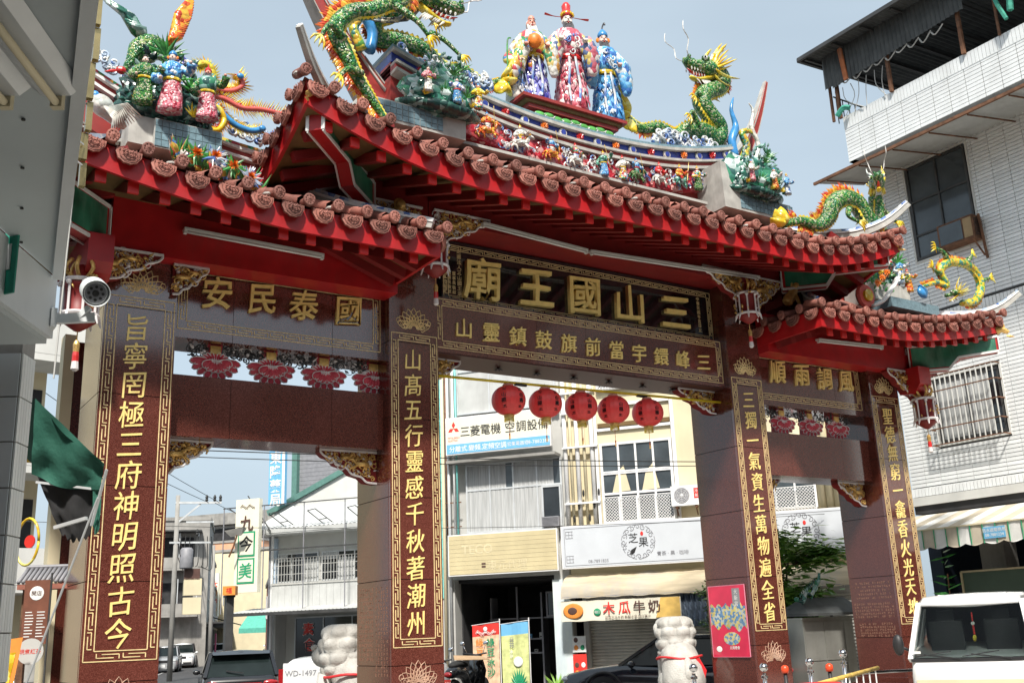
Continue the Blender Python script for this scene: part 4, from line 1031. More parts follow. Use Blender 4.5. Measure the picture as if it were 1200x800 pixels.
for s, nm in ((-1,'left'),(1,'right')):
    t = thing('coral_tendrils', f'curling blue, coral and white glazed tendrils above the {nm} ridge rock', 'roof ornament', (0,0,0), group='glazed tendrils')
    G().tube(cat([(s*4.0,.25,10.55),(s*3.95,.25,10.9),(s*4.1,.25,11.25),(s*4.02,.25,11.6),(s*4.12,.25,11.9)],4), [.09]*8+[.07,.06,.05,.045,.04,.035,.03,.02,.01], 7).obj('blue_tendril', K_['azure'], t, True)
    G().tube(cat([(s*4.15,.2,10.5),(s*4.3,.2,10.85),(s*4.2,.2,11.1),(s*4.4,.2,11.2),(s*4.55,.2,11.15)],4), [.09,.09,.09,.08,.08,.08,.08,.07,.07,.07,.06,.06,.05,.04,.03,.02,.01], 7).obj('ochre_tendril', K_['yg'], t, True)
    G().tube(cat([(s*4.45,.2,10.5),(s*4.65,.2,10.95),(s*4.5,.2,11.3),(s*4.6,.2,11.7),(s*4.5,.2,11.85)],4), [.05]*10+[.04,.035,.03,.025,.02,.015,.01], 6).obj('white_tendril', K_['whitechip'], t, True)
# cloud masses under dragons, right & left
for s, nm in ((1,'right'),(-1,'left')):
    t = thing('cloud_ornament', f'blue and white porcelain clouds under the {nm} ridge dragon', 'roof ornament', (s*2.6,.3,10.25), group='porcelain clouds')
    g = G()
    for _ in range(60): x = rnd.uniform(-.8,.95)*1; g.curl((s*x, -.2+rnd.uniform(0,.15), .08+rnd.uniform(0,.28)+.12*x*(x>0)), rnd.uniform(.06,.12), 1.2, .028, rnd.random()*6, rnd.choice((-1,1)), .03, 5)
    g.obj('cloud_scrolls', K_['cloud'], t, True, kind='stuff')
# side roof groups
def side_group(s):
    nm = 'left' if s < 0 else 'right'; x0 = s*7.22
    t = rock('rock_mound', f'dark rock with ferns and yellow flowers on the {nm} side roof', (x0, -.15, 8.12), (.62,.34,.46), 'rock', 11+s)
    g = G()
    for _ in range(110):
        a = rnd.random()*6.28; b = rnd.random(); p = Vector((.62*math.cos(a)*(1-b*.5), -.22-.15*rnd.random(), .05+b*.95)); g.blade(p, p+Vector((rnd.uniform(-.12,.12),-.06,rnd.uniform(-.05,.12))), .10)
    g.obj('rock_chips', K_['rock'], t, kind='stuff')
    ferns(t, [(-.1,-.42,.95),(.0,-.45,.62),(.3,-.42,.5),(-.35,-.4,.45)], L=.30, n=11)
    ferns(t, [(-.38,-.45,.16),(.28,-.45,.14)], 'yellow', .16, 11); ferns(t, [(-.05,-.45,.14),(.5,-.42,.12)], 'leaf', .16, 9)
    gp('rock_pedestal', G().box(x0-.5, -.55, 7.75, x0+.62, .2, 8.14), M['mortar']); 
    return t
side_group(-1)
person_fig('roof_figurine', 'figurine in green robe at the left foot of the left roof rock', 'figurine', (-7.60,-.7,8.24), .68, -.3, 'green', 'green', 'green', 'skin', 'bun', None, .3, 'figurines on the left side roof', seed=61)
person_fig('roof_figurine', 'figurine with bright blue tunic and pink trousers striding on the left roof rock', 'figurine', (-7.28,-.78,8.16), .86, -.4, 'pinkrobe', 'blue', 'blue', 'skin', 'cap', None, .7, 'figurines on the left side roof', seed=62)
person_fig('roof_figurine', 'figurine in lilac robe seated high on the left roof rock', 'figurine', (-7.10,-.42,8.72), .58, -.3, 'cloud', 'violet', 'cloud', 'pale', 'bun', None, .2, 'figurines on the left side roof', seed=63)
person_fig('roof_figurine', 'bearded figurine in pale green armour at the right end of the left roof rock', 'figurine', (-6.80,-.72,8.2), .76, -.3, 'pinkrobe', 'rockpale', 'green', 'ruddy', 'helmet', 'greybeard', .6, 'figurines on the left side roof', seed=64)
# phoenix
ph = thing('phoenix_ornament', 'green and red phoenix with raised wings above the left side roof', 'bird ornament', (0,0,0))
G().tube(cat([(-7.74,-.15,8.95),(-7.66,-.12,9.12),(-7.56,-.1,9.28),(-7.40,-.1,9.40),(-7.22,-.08,9.38),(-7.05,0,9.25)],4), [.03,.04,.05,.06,.07,.09,.11,.14,.17,.19,.2,.2,.19,.18,.16,.14,.12,.1,.09,.07,.05][:21], 10).obj('body', K_['green'], ph, True)
g = G(); 
for k in range(16):
    t_ = k/15; b = Vector((-7.50-.15*t_,-.12,9.45+.1*t_)); e = Vector((-7.68-.42*t_,-.2,9.62+.33*t_-.06*math.sin(t_*9))); g.tube([b, b.lerp(e,.5)+Vector((.03,-.05,.05)), e], [.05,.07,.02], 6, flat=.35)
g.obj('wing', K_['rockpale'], ph, True)
g = G()
for k in range(18):
    t_ = k/17; b = Vector((-7.22+.05*t_,-.1,9.45)); e = Vector((-7.02+.12*math.sin(t_*2),-.2,9.62+.75*t_)); g.tube([b, b.lerp(e,.55)+Vector((-.06,-.04,.0)), e], [.05,.07,.015], 6, flat=.35)
g.obj('wing', K_['flame'], ph, True)
g = G().ball((-7.78,-.16,8.93), (.07,.05,.055), 8, 6); g.blade((-7.83,-.16,8.92),(-8.0,-.18,8.84),.05); g.obj('head', K_['redg'], ph)
g = G()
for k in range(24): p = Vector((-7.36+rnd.uniform(-.15,.2),-.26,9.33+rnd.uniform(-.08,.1))); g.blade(p, p+Vector((.02,-.03,-.09)), .07)
g.obj('breast_feathers', K_['green'], ph)
def plume(name, label, pts, m, h, r=.035, eye=None, tipm='yellow'):
    t = thing(name, label, 'feather ornament', (0,0,0), group='phoenix tail plumes')
    P = cat(pts, 6); G().tube(P, r, 7).obj('shaft', K_['coral' if m == 'flame' else m], t, True)
    g = G(); fringe(g, P, lambda i: (-(P[min(i+1,len(P)-1)][2]-P[i][2]), 0, P[min(i+1,len(P)-1)][0]-P[i][0]), h, both=True); g.obj('spines', K_[m if m != 'azure' else 'azure'], t)
    g = G(); fringe(g, P, lambda i: (-(P[min(i+1,len(P)-1)][2]-P[i][2]), 0, P[min(i+1,len(P)-1)][0]-P[i][0]), h*1.35, w=.3, both=True); g.obj('spines', K_[tipm], t)
    if eye: G().ball(eye, (.055,.03,.045), 8, 6).obj('eye_spot', K_['azure'], t, True)
plume('tail_plume', 'long orange plume reaching right over the left side ridge', [(-6.68,.1,8.97),(-6.36,.1,9.03),(-6.07,.1,8.95),(-5.78,.1,9.0),(-5.40,.1,9.0)], 'flame', .13)
plume('tail_plume', 'short orange plume curling up to a blue and yellow eye', [(-6.68,.12,9.1),(-6.44,.12,9.14),(-6.2,.12,9.2),(-6.06,.12,9.34),(-6.14,.12,9.48)], 'flame', .12, eye=(-6.12,.05,9.42))
plume('tail_plume', 'green and yellow plume hooked upward beside the rock', [(-6.72,.0,8.95),(-6.56,.0,9.1),(-6.52,.0,9.3),(-6.62,.0,9.44),(-6.76,.0,9.38)], 'yg', .10, .05)
plume('tail_plume', 'sky blue plume hanging down to the right', [(-6.5,-.1,8.78),(-6.35,-.1,8.64),(-6.2,-.1,8.55),(-6.0,-.1,8.52),(-5.84,-.1,8.58)], 'azure', .08, .045, eye=(-5.84,-.14,8.58))
plume('tail_plume', 'yellow spiral plume low beside the rock', [(-6.62,-.12,8.72),(-6.47,-.12,8.74),(-6.38,-.12,8.58),(-6.47,-.12,8.40),(-6.62,-.12,8.42),(-6.62,-.12,8.56),(-6.52,-.12,8.56)], 'yellow', .09, .04, tipm='flame')
# left clouds, flowers, crane
t = thing('cloud_ornament', 'blue and white porcelain clouds trailing down the left side ridge', 'roof ornament', (0,0,0), group='porcelain clouds')
g = G()
for _ in range(60):
    x = rnd.uniform(-6.3,-5.5) if rnd.random() < .6 else rnd.uniform(-8.1,-7.6); g.curl((x,.15-.1*rnd.random(),zside(x)+.3+rnd.uniform(-.02,.18)), rnd.uniform(.04,.09), 1.2, .022, rnd.random()*6, rnd.choice((-1,1)), .03, 5)
g.obj('cloud_scrolls', K_['cloud'], t, True, kind='stuff')
def flowers(label, pts, r, m, group):
    for i, p in enumerate(pts):
        t = thing('flower_ornament', label[i], 'flower ornament', p, group=group)
        g = G()
        for k in range(60):
            a = rnd.random()*6.28; b = rnd.uniform(0,1.2); d = Vector((math.sin(b)*math.cos(a), -math.cos(b), math.sin(b)*math.sin(a))); g.blade(d*r*.2, d*r*rnd.uniform(.85,1.1), r*.2, th=.006)
        g.obj('petals', K_[m], t)
        g = G()
        for k in range(14): a = rnd.random()*6.28; g.blade((0,.03,0),(r*1.9*math.cos(a),.0,r*1.7*math.sin(a)),r*.45)
        g.obj('leaves', K_['leaf' if i % 2 else 'cloud'], t)
flowers(['orange pompom flower nearest the rock on the left roof slope','orange pompom flower in the middle of the left roof slope','red and yellow flower farthest right on the left roof slope','small orange flower beside the mosaic block'],
        [(-6.76,-1.05,7.55),(-6.52,-1.05,7.47),(-6.30,-1.05,7.36),(-6.98,-1.0,7.56)], .10, 'orange', 'orange flowers on the left roof slope')
t = thing('foliage_ornament', 'white and green porcelain leaves on the left roof slope', 'plant ornament', (-6.7,-.9,7.5))
g = G()
for k in range(120): p = Vector((rnd.uniform(-.5,.62),rnd.uniform(-.05,.2),0)); p.z = -.02-.28*(p.x+.3); q = p+Vector((rnd.uniform(-.15,.15),-.08,rnd.uniform(.08,.3))); g.blade(p, q, .07)
g.obj('leaves', K_['motley'], t, kind='stuff')
g = G()
for k in range(70): p = Vector((rnd.uniform(-.5,.62),rnd.uniform(-.05,.2),0)); p.z = -.02-.28*(p.x+.3); q = p+Vector((rnd.uniform(-.15,.15),-.1,rnd.uniform(.1,.32))); g.blade(p, q, .05)
g.obj('green_leaves', K_['leaf'], t, kind='stuff')
pb = gp('mosaic_block', G().box(-7.42,-.62,7.72,-6.55,-.2,8.12), M['mortar'])
for k in range(10):
    for r in range(4): sub('mosaic_tile', G().box(-7.41+k*.086, -.632, 7.74+r*.094, -7.33+k*.086, -.62, 7.825+r*.094), M['bluetile'], pb)
t = thing('crane_ornament', 'white and grey porcelain crane at the left tip of the left side roof', 'bird ornament', (-8.1,-1.0,7.6))
G().tube(cat([(-.25,0,.5),(-.18,0,.42),(-.05,0,.34),(.08,0,.22),(.25,0,.1)],4), [.03,.035,.04,.05,.06,.08,.1,.12,.13,.13,.12,.1,.09,.08,.07,.05,.03], 9).obj('body', K_['whitechip'], t, True)
g = G()
for k in range(13): g.tube([(-.05+.01*k,-.08,.30),(.08+.012*k,-.12,.12+.02*k),(.06+.03*k,-.1,-.12+.03*k)], [.03,.035,.008], 5, flat=.4)
g.obj('wing', K_['whitechip'], t, True)
g = G().ball((-.27,0,.52), .05, 8, 6); g.blade((-.3,0,.52),(-.46,0,.50),.03); g.obj('head', K_['cloud'], t)
g = G().ball((-.13,-.06,.42), (.05,.03,.05), 8, 6); g.obj('wing_spot', K_['azure'], t)
# right side roof
side_group(1)
t = thing('flower_ornament', 'orange flowers behind the blue trough on the right side roof', 'flower ornament', (6.6,-.5,7.95))
g = G()
for k in range(6): blossom(g, (-.5+.17*k, -.2, .05+.14*(k%3)), .11, 10, 3)
g.obj('petals', K_['orange'], t)
g = G()
for k in range(40): p = Vector((rnd.uniform(-.6,.5),-.1,rnd.uniform(-.1,.3))); g.blade(p, p+Vector((rnd.uniform(-.15,.15),-.05,rnd.uniform(.0,.2))), .06)
g.obj('leaves', K_['leaf'], t)
person_fig('roof_figurine', 'pale masked figurine standing at the top of the right roof rock', 'figurine', (7.35,-.5,8.55), .62, -.5, 'motley', 'yellow', 'whitechip', 'pale', 'cap', None, .4, 'figurines on the right side roof', seed=71)
person_fig('roof_figurine', 'figurine in blue and white robe halfway up the right roof rock', 'figurine', (7.6,-.55,8.2), .55, -.5, 'cloud', 'blue', 'cloud', 'skin', 'bun', None, .4, 'figurines on the right side roof', seed=72)
person_fig('roof_figurine', 'figurine in orange and red robe at the right foot of the right roof rock', 'figurine', (7.85,-.55,8.05), .5, -.5, 'flame', 'motley', 'flame', 'skin', 'helmet', None, .4, 'figurines on the right side roof', seed=73)
sc_ = gp('scroll_end', G().lathe([(.22,-.05),(.25,0),(.22,.05)], (5.85,-.95,7.55), 14, 'y'), K_['coral'])
sub('scroll_core', G().lathe([(.12,-.08),(.12,0)], (5.85,-.97,7.55), 12, 'y'), K_['yellow'], sc_)
tr = [(5.95,-1.0,7.35),(6.3,-1.0,7.5),(6.65,-.98,7.8),(6.95,-.95,8.1)]
sub('scroll_trim', G().tube(cat(tr,4), .07, 7, flat=.5), M['white'], sc_, True)
sub('trough', G().box(6.5,-1.05,7.42,8.0,-.6,7.62), M['bluetile'], sc_)

# ---------------------------------------------------------------- hanging carved pendants
def pendant(loc, label, s=1.):
    t = thing('hanging_pendant', label, 'carved pendant', loc, group='carved pendants under the eaves', scale=(s,s,s))
    G().lathe([(.03,.62),(.05,.5),(.10,.44),(.17,.42),(.19,.38),(.16,.34),(.15,.10),(.19,.06),(.17,.0),(.09,-.06),(.03,-.10)], n=12).obj('core', M['reddark'], t, True)
    g = G()
    for k in range(8):
        a = k*PI/4; x, y = .185*math.cos(a), .185*math.sin(a); g.tube([(x,y,.08),(x,y,.36)], .014, 6); g.ball((x*1.1,y*1.1,.38), .03, 6, 4); g.tube([(x*1.05,y*1.05,.05),(x*1.2,y*1.2,-.04)], [.022,.008], 5)
    g.lathe([(.2,.40),(.21,.42),(.2,.44)], n=16); g.lathe([(.2,.04),(.21,.06),(.2,.08)], n=16); g.obj('lantern_frame', M['whiteline'], t)
    g = G()
    for k in range(24):
        a = rnd.random()*6.28; z = rnd.uniform(.1,.62); r = .19 if z < .44 else .12; p = Vector((r*math.cos(a), r*math.sin(a), z)); g.blade(p, p+Vector((.05*math.cos(a),.05*math.sin(a),rnd.uniform(-.05,.08))), .06); 
    for k in range(6): a = k*1.05; g.tube(cat([(.05*math.cos(a),.05*math.sin(a),.45),(.16*math.cos(a),.16*math.sin(a),.56),(.10*math.cos(a),.10*math.sin(a),.68)],3), .022, 5)
    g.obj('gilt_carving', M['goldcarve'], t, True)
    g = G().tube([(0,0,-.10),(0,0,-.2)], .006, 4); g.lathe([(.02,-.2),(.035,-.24),(.03,-.32)], n=8); g.obj('tassel_cap', M['goldcarve'], t)
    G().lathe([(.03,-.32),(.035,-.36),(.034,-.42)], n=8).obj('tassel_band', K_['redg'], t)
    G().lathe([(.034,-.42),(.04,-.5),(.02,-.52)], n=8).obj('tassel', M['whiteline'], t)
pendant((-3.33,-.55,6.72), 'carved lantern pendant hanging in front of the inner left pillar')
pendant((3.05,-.55,6.85), 'white and red carved lantern pendant hanging on the inner right pillar', 1.05)
pendant((-8.12,-.45,5.35), 'gilded carved pendant behind the security camera at the far left pillar', 1.15)
pendant((7.92,-.45,5.32), 'gilded carved pendant at the outer right pillar', 1.15)
for s in (-1, 1):
    g = G().prismx([(-.6,6.45),(-.6,6.1),(-.5,5.98),(-.4,5.92),(-.1,5.95),(-.05,6.05),(-.05,6.45)], s*7.8-.12 if s > 0 else -8.1, s*7.8+.25 if s > 0 else -7.8)
    gp('beam_end', g, M['red'])
# fluorescent battens
def batten(a, b, label):
    t = thing('light_batten', label, 'strip light', a, group='strip lights under the eaves'); d = Vector(b)-Vector(a)
    G().bar((0,0,.02), d+Vector((0,0,.02)), .10, .035).obj('casing', M['tube'], t)
    g = G().tube([d*.02+Vector((0,-.02,-.02)), d*.98+Vector((0,-.02,-.02))], .016, 8); g.obj('lamp', M['white'], t, True)
    g = G(); 
    for k in (.01,.99): g.cbox(d*k+Vector((0,-.01,-.01)), (.04,.06,.06))
    g.obj('end_caps', M['tube'], t)
batten((-2.42,-.42,7.66), (-.42,-.42,7.56), 'long white strip light under the left half of main eave')
batten((-.36,-.42,7.56), (3.55,-.42,7.72), 'long white strip light under the right half of main eave')
batten((-6.92,-.36,6.76), (-5.0,-.36,6.72), 'white strip light under left side eave')
batten((5.05,-.36,6.72), (6.95,-.36,6.80), 'white strip light under right side eave')
# small gilt lions tucked above the inner brackets
for x, nm in ((-3.95,'left'),(4.35,'right')):
    t = thing('gilt_lion', f'small gilded lion tucked under main eave above the {nm} inner bracket', 'lion carving', (x,-.42,7.35))
    g = G().tube(cat([(-.1,0,0),(-.02,0,.1),(.05,-.03,.2),(.08,-.06,.3)],3), [.09,.1,.11,.11,.1,.09,.09,.08,.08,.07], 8); g.tube([(-.06,-.05,.08),(-.1,-.1,-.06)], [.04,.03], 6).tube([(.06,-.08,.15),(.1,-.13,-.04)], [.04,.03], 6); g.obj('body', M['goldcarve'], t, True)
    g = G().ball((.08,-.1,.32), .075, 8, 6)
    for k in range(16): a = k*.4; g.ball((.08+.08*math.cos(a),-.07,.33+.08*math.sin(a)), .025, 5, 4)
    g.obj('head', M['goldcarve'], t, True)
# lantern pole and five red lanterns
t = thing('lantern_pole', 'yellow pole across the central opening carrying the red lanterns', 'pole', (0,.3,5.42))
G().tube([(-3.0,0,-.03),(3.0,0,.06)], .022, 8).obj('pole', mat('yellow_pole_paint', (.75,.55,.02), .35), t, True)
for x in (-1.35, 1.15): G().lathe([(.026,-.11),(.028,0),(.026,.11)], (x,0,-.005+.015*x), 8, 'x').obj('tape', K_['black'], t)
lr = mat('red_lantern_cloth', (.80,.06,.06), .42, .08, 8, bump=.1); pos = ['leftmost','second from the left','middle','fourth from the left','rightmost']
def lantern():
    t = thing('red_lantern', 'round red paper lantern, leftmost of the five on yellow pole', 'lantern', (-1.588,.3,5.12), .1, 'red lanterns in the central opening')
    g = G(); n, m_ = 48, 24; vs = []
    for i in range(1, m_):
        a = PI*i/m_
        for j in range(n):
            b = 2*PI*j/n; r = .272*math.sin(a)**.85*(1-.012*(j % 2)); vs.append((r*math.cos(b), r*math.sin(b), .236*math.cos(a)))
    g.add(vs, [(i*n+j,(i+1)*n+j,(i+1)*n+(j+1)%n,i*n+(j+1)%n) for i in range(m_-2) for j in range(n)]); g.obj('shade', lr, t)
    G().lathe([(.085,0),(.09,.03),(.075,.05)], (0,0,.215), 14).obj('top_collar', K_['ruddy'], t, True)
    G().lathe([(.07,-.02),(.085,.02),(.085,.05)], (0,0,-.27), 14).obj('bottom_collar', M['goldcarve'], t, True)
    g = G()
    for k in range(26): a = k*.2417; g.tube([(.07*math.cos(a),.07*math.sin(a),-.27),(.075*math.cos(a),.075*math.sin(a),-.34)], .006, 4)
    g.obj('fringe', K_['yellow'], t)
    G().tube([(0,0,-.3),(0,0,-.52)], .004, 4).tube([(0,0,-.52),(0,0,-.62)], .012, 5).obj('tassel', K_['flame'], t)
    G().tube([(0,0,.25),(0,0,.32)], .006, 4).obj('hook', K_['black'], t)
    for ang, body in ((-.95,'三山國王'),(.15,'三山國王')):
        g = []
        for i, c in enumerate(body):
            z = .13-.085*i; rr = .272*math.sin(math.acos(max(-1,min(1,z/.236))))**.85
            text(c, .075, 'character', K_['black'], t, (rr*math.sin(ang)*1.005, -rr*math.cos(ang)*1.005, z), (0,0,ang), ext=.004, bold=.008)
    return t
L0 = lantern()
for i, x in enumerate([-.883,-.168,.512,1.256]):
    dup(L0, f'round red paper lantern, {pos[i+1]} of the five on yellow pole', (x,.3,5.13+.005*i), rnd.uniform(-.4,.4))
# ---------------------------------------------------------------- ground, road, pavements
S_ = {}
S_['asphalt'] = mat('asphalt', (.055,.055,.057), .85, .25, 1.2, bump=.3, bscale=60, dirt=.3, dcol=(.10,.095,.09))
S_['paving'] = mat('paving', (.22,.21,.20), .8, .2, 2, bump=.2, dirt=.3)
S_['paint'] = mat('road_paint', (.62,.62,.60), .7, .2, 6, dirt=.4, dcol=(.12,.12,.12))
S_['concrete'] = mat('stained_concrete', (.30,.29,.27), .85, .2, 1.5, bump=.2, dirt=.75, dcol=(.09,.085,.08))
S_['plaster'] = mat('pale_plaster', (.48,.48,.46), .8, .12, 1.5, dirt=.45, dcol=(.28,.27,.25))
S_['cream'] = mat('cream_painted_wall', (.68,.60,.41), .75, .08, 1.2, dirt=.3, dcol=(.45,.38,.25))
S_['whitewall'] = mat('white_painted_wall', (.62,.62,.59), .75, .08, 1.5, dirt=.35, dcol=(.4,.4,.38))
S_['sheet'] = mat('pale_corrugated_sheet', (.50,.51,.50), .5, .1, 2, dirt=.6, dcol=(.32,.32,.31))
S_['alu'] = mat('aluminium_frame', (.62,.64,.65), .4, .1, 3, metal=.3, dirt=.3, dcol=(.3,.3,.3))
S_['whitemetal'] = mat('white_metalwork', (.80,.80,.80), .45, .06, 3)
S_['darksteel'] = mat('dark_steel', (.05,.05,.05), .5, .3, 3)
S_['rust'] = mat('rusty_steel', (.16,.075,.04), .8, .4, 8, bump=.3)
S_['glass'] = mat('dusty_window_glass', (.06,.075,.085), .12, .4, 1.2, ior=1.6)
S_['darkglass'] = mat('dark_window_glass', (.02,.024,.028), .06, .4, 1.5, ior=1.6)
S_['curtain'] = mat('grey_curtain', (.42,.43,.43), .8, .25, 3, stretch=(14,14,.4))
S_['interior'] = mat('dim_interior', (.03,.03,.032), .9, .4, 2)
S_['black'] = K_['black']; S_['rubber'] = mat('tyre_rubber', (.02,.02,.02), .8, .2)
S_['stone'] = mat('white_granite_lion', (.47,.46,.43), .8, .2, 6, bump=.6, bscale=35, dirt=.8, dcol=(.33,.31,.28))
S_['chrome'] = mat('polished_steel', (.7,.7,.72), .12, .05, 3, metal=1)
S_['yellow_sign'] = mat('faded_yellow_sign', (.58,.50,.30), .6, .1, 2, dirt=.25, dcol=(.45,.36,.2))
S_['sign_white'] = mat('white_sign_face', (.60,.63,.67), .45, .04, 2)
S_['sign_cream'] = mat('cream_sign_face', (.80,.77,.62), .45, .05, 2)
S_['skyblue'] = mat('sky_blue_print', (.16,.45,.72), .5, .05)
S_['ink'] = mat('black_print', (.02,.02,.02), .5); S_['inkgrey'] = mat('grey_print', (.25,.25,.27), .5)
S_['redprint'] = mat('red_print', (.70,.04,.03), .5); S_['whiteprint'] = mat('white_print', (.80,.80,.78), .5)
S_['greenprint'] = mat('green_print', (.02,.30,.14), .5); S_['orangeprint'] = mat('orange_print', (.80,.28,.05), .5)
S_['brownprint'] = mat('dark_brown_print', (.10,.05,.04), .5)
S_['teal'] = mat('turquoise_tile_panel', (.20,.62,.58), .5, .1, 4, dirt=.3)
S_['brick'] = mat('red_brick', (.35,.13,.09), .8, .2, 6)

obj_ = G().add([(-900,-900,0),(900,-900,0),(900,1400,0),(-900,1400,0)], [(0,1,2,3)]).obj('ground', S_['asphalt']); obj_['kind'] = 'structure'
sv = Vector((.324,.946,0)); sn = Vector((.946,-.324,0))     # street direction, to its right
def strip(name, m, p, q, w_, z0, z1=None):
    p, q = Vector(p), Vector(q); d = (q-p).normalized(); n = Vector((d.y,-d.x,0))*w_/2
    pts = [p-n, q-n, q+n, p+n]; pts = [(v.x, v.y) for v in pts]
    g = G()
    if z1 is None: g.add([(x,y,z0) for x,y in pts], [(3,2,1,0)])
    else: g.slabz(pts[::-1], z0, z1)
    o = g.obj(name, m); o['kind'] = 'structure'; return o
o = G().add([(-13,-19.5,.006),(10.5,-19.5,.006),(10.5,2.5,.006),(-9,2.5,.006)], [(0,1,2,3)]).obj('forecourt_bounce_paving', mat('pale_bounce_paving', (.40,.38,.34), .8, .12, 1.5, bump=.2, dirt=.3)); o['kind'] = 'structure'  # unseen pale ground added to bounce sunlight up under the eaves
strip('road_marking', S_['paint'], (5.2,46.3,0), (26,107,0), .14, .008)
strip('road_marking', S_['paint'], Vector((5.2,46.3,0))+sn*5.6, Vector((26,107,0))+sn*5.6, .14, .008)
O1 = Vector((6.036,12.237,0)); U1 = Vector((.61566,-.78801,0)); N1 = Vector((.78801,.61566,0))
def slab_quad(name, m, pts, z1):
    o = G().slabz(pts, 0.004, z1).obj(name, m); o['kind'] = 'structure'; return o
p = [O1+U1*-7+N1*-1.2, O1+U1*9.6+N1*-1.2, O1+U1*9.6+N1*.5, O1+U1*-7+N1*.5]
slab_quad('pavement', S_['paving'], [(v.x, v.y) for v in p], .12)
slab_quad('pavement', S_['paving'], [(10.6,-14),(13,-14),(13,3),(10.6,3)], .12)
slab_quad('pavement', S_['paving'], [(-13,-13.5),(-10.9,-13.5),(-8.4,-6.5),(-10,-6)], .12)

RZ = math.atan2(U1.y, U1.x)
def facade(name, label, cat_, origin, rz=RZ): return thing(name, label, cat_, origin, rz)
def window(parent, u0, z0, u1, z1, cols, rows, fm='alu', gm='glass', y=0., fw=.05, curt=None, name='window'):
    """cols/rows: number or list of relative cuts; panes and bars are sub-parts"""
    g = G().box(u0,y-.06,z0,u1,y+.02,z0+fw).box(u0,y-.06,z1-fw,u1,y+.02,z1).box(u0,y-.059,z0+fw,u0+fw,y+.019,z1-fw).box(u1-fw,y-.059,z0+fw,u1,y+.019,z1-fw)
    w_ = g.obj(name, S_[fm], parent)
    cs = [i/cols for i in range(cols+1)] if isinstance(cols, int) else cols
    rs = [i/rows for i in range(rows+1)] if isinstance(rows, int) else rows
    U = lambda t: u0+fw/2+(u1-u0-fw)*t; Zz = lambda t: z0+fw/2+(z1-z0-fw)*t
    for c in cs[1:-1]: G().box(U(c)-fw*.4, y-.055, z0+fw, U(c)+fw*.4, y+.015, z1-fw).obj('mullion', S_[fm], w_)
    for r in rs[1:-1]: G().box(u0+fw, y-.052, Zz(r)-fw*.45, u1-fw, y+.012, Zz(r)+fw*.45).obj('transom', S_[fm], w_)
    for i in range(len(cs)-1):
        for j in range(len(rs)-1):
            dy = .004*((i+j) % 2)
            G().box(U(cs[i])+fw*.3, y-.02+dy, Zz(rs[j])+fw*.3, U(cs[i+1])-fw*.3, y-.012+dy, Zz(rs[j+1])-fw*.3).obj('pane', S_[gm], w_)
            if curt and rnd.random() < curt:
                g = G(); n = 10; a, b = U(cs[i])+fw*.4, U(cs[i+1])-fw*.4; b = b if rnd.random() < .7 else a+(b-a)*.7
                vs = [(a+(b-a)*k/n, y-.028-.012*(k % 2), zz) for zz in (Zz(rs[j])+fw*.4, Zz(rs[j+1])-fw*.4) for k in range(n+1)]
                g.add(vs, [(k, k+1, k+n+2, k+n+1) for k in range(n)]); g.obj('curtain', S_['curtain'], w_)
    return w_
def ribs(parent, u0, u1, z0, z1, y, step, m, name='corrugated_sheet', d=.03):
    n = int((u1-u0)/step); g = G(); vs = []
    for z in (z0, z1):
        for k in range(n*2+1): vs.append((u0+(u1-u0)*k/(2*n), y-(d if (k % 2) else 0), z))
    K = n*2+1; g.add(vs, [(k, k+1, k+1+K, k+K) for k in range(K-1)])
    return g.obj(name, m, parent)
def lattice(parent, u0, z0, u1, z1, y, m, st=.085, t=.012):
    g = G(); w_, h_ = u1-u0, z1-z0
    k = -h_
    while k < w_:
        for s in (1, -1):
            a = [max(0, k), 0 if k >= 0 else -k]; e = min(w_-k, h_); b = [k+e, e]
            if b[0]-a[0] > .01:
                A = (u0+(a[0] if s > 0 else w_-a[0]), y-(.004 if s > 0 else 0), z0+a[1]); B = (u0+(b[0] if s > 0 else w_-b[0]), y-(.004 if s > 0 else 0), z0+b[1]); g.bar(A, B, t, t)
        k += st
    g.box(u0-.02,y-.02,z0-.02,u1+.02,y+.01,z0).box(u0-.02,y-.02,z1,u1+.02,y+.01,z1+.02).box(u0-.02,y-.02,z0,u0,y+.01,z1).box(u1,y-.02,z0,u1+.02,y+.01,z1)
    return g.obj('grille', m, parent)
def aircon(label, loc, rz, s=1., fan=True):
    t = thing('air_conditioner', label, 'air conditioner', loc, rz, scale=(s,s,s))
    G().box(-.4,-.28,0,.4,0,.55).obj('casing', S_['whitemetal'], t)
    g = G().lathe([(.21,-.29),(.22,-.283),(.22,-.281)], (-.1,0,.28), 20, 'y'); g.obj('fan_ring', S_['inkgrey'], t)
    g = G()
    for r in (.06,.11,.16,.205): g.tube([(-.1+r*math.cos(a*PI/10), -.295, .28+r*math.sin(a*PI/10)) for a in range(21)], .004, 4, False)
    for k in range(8): a = k*PI/4; g.bar((-.1,-.295,.28), (-.1+.21*math.cos(a),-.295,.28+.21*math.sin(a)), .006)
    g.ball((-.1,-.295,.28), (.04,.012,.04), 8, 5); g.obj('fan_grille', S_['whitemetal'], t)
    G().box(.24,-.286,.18,.38,-.281,.46).obj('sticker', S_['redprint'], t)
    for i, c in enumerate('冷氣'): text(c, .10, 'lettering', S_['whiteprint'], t, (.31,-.289,.38-.12*i), ext=.001)
    G().box(-.3,-.25,-.06,-.24,0,-.0).box(.24,-.25,-.06,.3,0,-.0).bar((-.27,-.22,-.03),(-.27,.0,-.25),.03).bar((.27,-.22,-.03),(.27,.0,-.25),.03).obj('bracket', S_['rust'], t)
    return t

